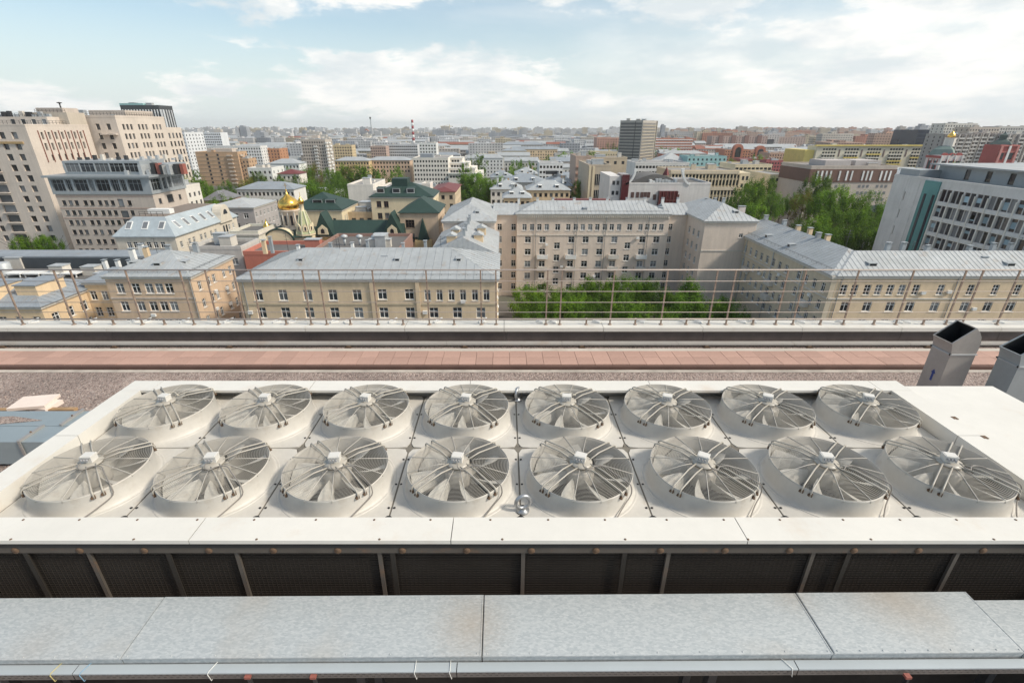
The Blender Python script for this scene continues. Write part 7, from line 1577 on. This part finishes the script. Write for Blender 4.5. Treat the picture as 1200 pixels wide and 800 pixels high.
# courtyard grove in front of the beige apartment house
ct = [(617, 336, 112, 18, 'round'), (640, 334, 118, 18, 'dark'), (653, 340, 108, 16, 'round'), (671, 333, 116, 17, 'tall'), (690, 323, 120, 17, 'cone'), (705, 330, 114, 16, 'round'), (719, 324, 119, 15, 'cone'), (737, 322, 117, 16, 'tall'), (757, 325, 119, 17, 'cone'), (772, 331, 114, 16, 'dark'), (790, 345, 109, 16, 'round'), (812, 323, 112, 19, 'cone'), (805, 345, 106, 18, 'dark'),
      (850, 346, 108, 16, 'cone'), (836, 352, 104, 17, 'round'), (862, 354, 105, 15, 'dark'), (628, 352, 104, 18, 'dark'), (665, 352, 103, 18, 'round'), (700, 352, 103, 18, 'dark'), (738, 350, 103, 19, 'round'), (770, 354, 102, 18, 'tall'), (681, 345, 109, 14, 'round'), (727, 343, 110, 14, 'dark')]
ct = [(px, yt - 1, Y, r * 1.2, k) for px, yt, Y, r, k in ct]
KN = {'round': 'broad bright green', 'dark': 'broad deep green', 'cone': 'pointed dark green', 'tall': 'tall fresh green', 'ochre': 'ochre brown', 'far': 'small'}
for px, yt, Y, rp, kd in ct:
    o = tree_px(None, px, yt, Y, rp, kd, 'courtyard trees before the beige apartment house'); lab_later(o, '%s courtyard tree before the beige apartment house' % KN[kd], px)
# the green behind the long house, right
for px, yt, Y, rp, kd in [(880, 211, 205, 19, 'round'), (898, 208, 215, 18, 'round'), (867, 224, 195, 15, 'dark'), (908, 226, 205, 13, 'dark'), (890, 236, 188, 16, 'round'), (945, 224, 195, 15, 'ochre'), (960, 203, 215, 16, 'round'), (968, 222, 190, 16, 'round'), (988, 218, 188, 18, 'round'), (1003, 226, 182, 18, 'tall'), (1022, 224, 186, 18, 'dark'), (985, 240, 168, 22, 'round'), (1010, 245, 160, 20, 'round'), (1030, 240, 162, 17, 'dark'),
        (962, 252, 160, 18, 'round'), (940, 258, 158, 14, 'dark'), (996, 262, 150, 20, 'round'), (1022, 266, 148, 18, 'round'), (972, 268, 148, 16, 'dark'), (930, 226, 225, 9, 'dark'), (918, 232, 222, 9, 'dark'), (1120, 191, 285, 12, 'dark'), (1137, 193, 275, 11, 'round')]:
    o = tree_px(None, px, yt, Y, rp, kd, 'trees behind the long house on the right'); lab_later(o, '%s tree behind the right-hand house, %s' % (KN[kd], rel(px, Y)), px)
# centre and left
for px, yt, Y, rp, kd in [(585, 204, 228, 9, 'tall'), (578, 212, 222, 9, 'round'), (594, 212, 226, 9, 'round'), (570, 220, 222, 6, 'dark'), (558, 202, 300, 15, 'round'), (565, 210, 280, 10, 'round'), (546, 206, 300, 9, 'round'), (222, 207, 232, 14, 'round'), (214, 218, 222, 13, 'dark'), (230, 222, 216, 11, 'round'), (236, 214, 240, 10, 'dark'), (246, 236, 196, 10, 'round'), (252, 218, 280, 8, 'round'), (265, 212, 300, 9, 'dark'), (243, 224, 250, 8, 'dark'), (259, 229, 205, 13, 'round'), (274, 232, 205, 9, 'round'), (296, 232, 200, 13, 'round'), (308, 234, 205, 9, 'dark'),
        (355, 191, 330, 12, 'tall'), (366, 193, 335, 11, 'ochre'), (358, 212, 250, 13, 'round'), (372, 213, 255, 15, 'dark'), (378, 217, 250, 14, 'round'), (347, 206, 262, 9, 'dark'), (388, 198, 320, 10, 'round'), (400, 194, 340, 13, 'round'), (410, 193, 345, 12, 'ochre'), (420, 195, 340, 11, 'round'), (432, 195, 345, 13, 'round'), (441, 197, 340, 9, 'dark'), (396, 208, 290, 12, 'dark'), (455, 183, 480, 9, 'dark'), (464, 195, 370, 9, 'round'), (290, 208, 300, 10, 'ochre'), (300, 200, 310, 9, 'round'),
        (335, 197, 330, 8, 'dark'), (327, 205, 300, 7, 'round'), (650, 182, 480, 12, 'dark'), (667, 178, 520, 11, 'round'), (680, 180, 510, 10, 'round'), (697, 178, 520, 12, 'round'), (712, 183, 470, 11, 'dark'), (640, 186, 430, 9, 'round'), (607, 187, 400, 8, 'dark'), (620, 190, 400, 8, 'round'), (560, 181, 470, 9, 'dark'), (690, 190, 400, 10, 'round'), (706, 196, 330, 8, 'dark'), (714, 168, 720, 9, 'dark'), (728, 170, 700, 8, 'round'), (775, 173, 640, 8, 'dark'), (790, 174, 620, 8, 'round'), (889, 182, 500, 8, 'round'), (857, 186, 430, 7, 'ochre'),
        (20, 278, 140, 9, 'round'), (33, 277, 142, 10, 'dark'), (48, 276, 142, 9, 'round'), (59, 278, 140, 8, 'dark'), (680, 212, 235, 8, 'round'), (800, 181, 520, 7, 'dark'), (545, 191, 380, 8, 'dark'), (600, 196, 340, 8, 'round')]:
    far = Y > 330
    o = tree_px(None, px, yt - .5, Y, rp * 1.25, 'far' if far and kd in ('dark', 'round') else kd, 'city trees between the houses'); lab_later(o, '%s %s city tree %s' % ('far' if far else 'nearer', KN[kd], rel(px, Y)), px)
# random street trees in the gaps
tr_ = random.Random(5); nt_ = 0
for i in range(4000):
    if nt_ >= 150: break
    Y = 180 * (7 ** tr_.random()); x = tr_.uniform(-1.05, 1.05) * Y; r = tr_.uniform(3, 5.5); h = tr_.uniform(8, 14)
    px, pt = proj(x, Y, h); dx = r * 600 / Y
    if px < 0 or px > 1200 or not free(x - r * .8, x + r * .8, Y - r * .8, Y + r * .8, pt, px - dx, px + dx): continue
    o = tree(None, x, Y, h, r, 'far' if Y > 300 else tr_.choice(('round', 'dark')), group='city trees between the houses'); lab_later(o, '%s street tree %s' % ('near' if Y < 300 else 'mid-distance' if Y < 600 else 'far', rel(px, Y)), px); nt_ += 1
# far-off woods and avenues that read as one mass
fw = MB(); fr_ = random.Random(9)
for i in range(900):
    Y = 700 * (9 ** fr_.random()); x = fr_.uniform(-1.05, 1.05) * Y; n = fr_.randint(3, 9)
    px = proj(x, Y, 8)
    for j in range(n):
        cx_, cy_, r = x + fr_.uniform(-22, 22), Y + fr_.uniform(-8, 8), fr_.uniform(4, 8); h = fr_.uniform(9, 16)
        if any(cx_ < b + 2 and cx_ > a - 2 and cy_ < d2 + 2 and cy_ > c - 2 for (a, b, c, d2) in placed): continue
        for q in range(14):
            d = Vector((fr_.gauss(0, 1), fr_.gauss(0, 1), abs(fr_.gauss(0, 1)))).normalized(); p = Vector((cx_, cy_, h * .4)) + Vector((d.x * r, d.y * r, d.z * h * .6)); s = r * fr_.uniform(.5, .8); a = d.orthogonal().normalized(); b = d.cross(a)
            fw.poly([p - a * s, p - b * s * .8 + d * .6, p + a * s, p + b * s * .8 + d * .6], fr_.randint(0, 2))
o = fw.build('far_woods', G2[:1] + G1[1:]); tag(o, 'distant green avenues and woods between the far city blocks', None, None, 'stuff')

for base, lst in LABELS.items():
    lst.sort(key=lambda t_: t_[0]); n = len(lst)
    for i, (px, o) in enumerate(lst):
        if n == 1: o['label'] = base
        else:
            w = 'leftmost' if i == 0 else 'rightmost' if i == n - 1 else (['', 'second', 'third', 'fourth', 'fifth', 'sixth', 'seventh', 'eighth', 'ninth', 'tenth', 'eleventh', 'twelfth'][i] + ' from left' if i < 12 else '%dth from left' % (i + 1))
            o['label'] = '%s, %s' % (base, w)

# ------------------------------------------------------------------ ground, yard, haze
def ground_mat():
    M = bpy.data.materials.new('city ground'); M.use_nodes = True; t = M.node_tree; b = t.nodes['Principled BSDF']; L = t.links.new
    tcn = t.nodes.new('ShaderNodeTexCoord'); n1 = t.nodes.new('ShaderNodeTexNoise'); n1.inputs['Scale'].default_value = .018; n1.inputs['Detail'].default_value = 6; L(tcn.outputs['Object'], n1.inputs['Vector'])
    r = t.nodes.new('ShaderNodeValToRGB'); e = r.color_ramp.elements; e[0].position = .38; e[0].color = (.055, .055, .056, 1); e[1].position = .62; e[1].color = (.045, .075, .022, 1)
    k = e.new(.48); k.color = (.13, .12, .11, 1); L(n1.outputs[0], r.inputs[0]); L(r.outputs[0], b.inputs['Base Color']); b.inputs['Roughness'].default_value = .9
    return M
g_ = MB(); g_.poly([(-14000, -600, 0), (14000, -600, 0), (14000, 14000, 0), (-14000, 14000, 0)]); o = g_.build('ground', ground_mat()); tag(o, kind='structure')
g_ = MB(); g_.poly([(82, 168, .004), (128, 168, .004), (128, 228, .004), (82, 228, .004)]); o = g_.build('earth_yard', mat('bare earth', (.22, .13, .085), .95, var=.25, vscale=.15)); tag(o, kind='structure')
p = at(924, 250, 175); t = thing('blue_skip', 'blue rubbish skip on bare earth between the right-hand trees', 'skip', (p[0], 175, 0))
k = MB(); k.prism([(p[0] - 3, 174, .3), (p[0] + 3, 174, .3), (p[0] + 3.6, 174, 2.4), (p[0] - 3.6, 174, 2.4)], (0, 2.2, 0)); k.build('body', mat('blue steel', (.03, .12, .28), .5), t)
bx(t, 'rim', mat('blue steel', (.03, .12, .28)), p[0] - 3.7, 173.9, 2.4, p[0] + 3.7, 176.3, 2.55)
HZ = MB(); HZ.box(-15000, -900, -1.2, 15000, 15000, 160); hz_m = bpy.data.materials.new('city haze'); hz_m.use_nodes = True; t = hz_m.node_tree; t.nodes.clear()
ho = t.nodes.new('ShaderNodeOutputMaterial'); pv = t.nodes.new('ShaderNodeVolumePrincipled'); pv.inputs['Color'].default_value = (.97, .985, 1, 1); pv.inputs['Density'].default_value = 0.00009; pv.inputs['Anisotropy'].default_value = .2
t.links.new(pv.outputs[0], ho.inputs['Volume'])
o = HZ.build('haze', hz_m); tag(o, kind='stuff')
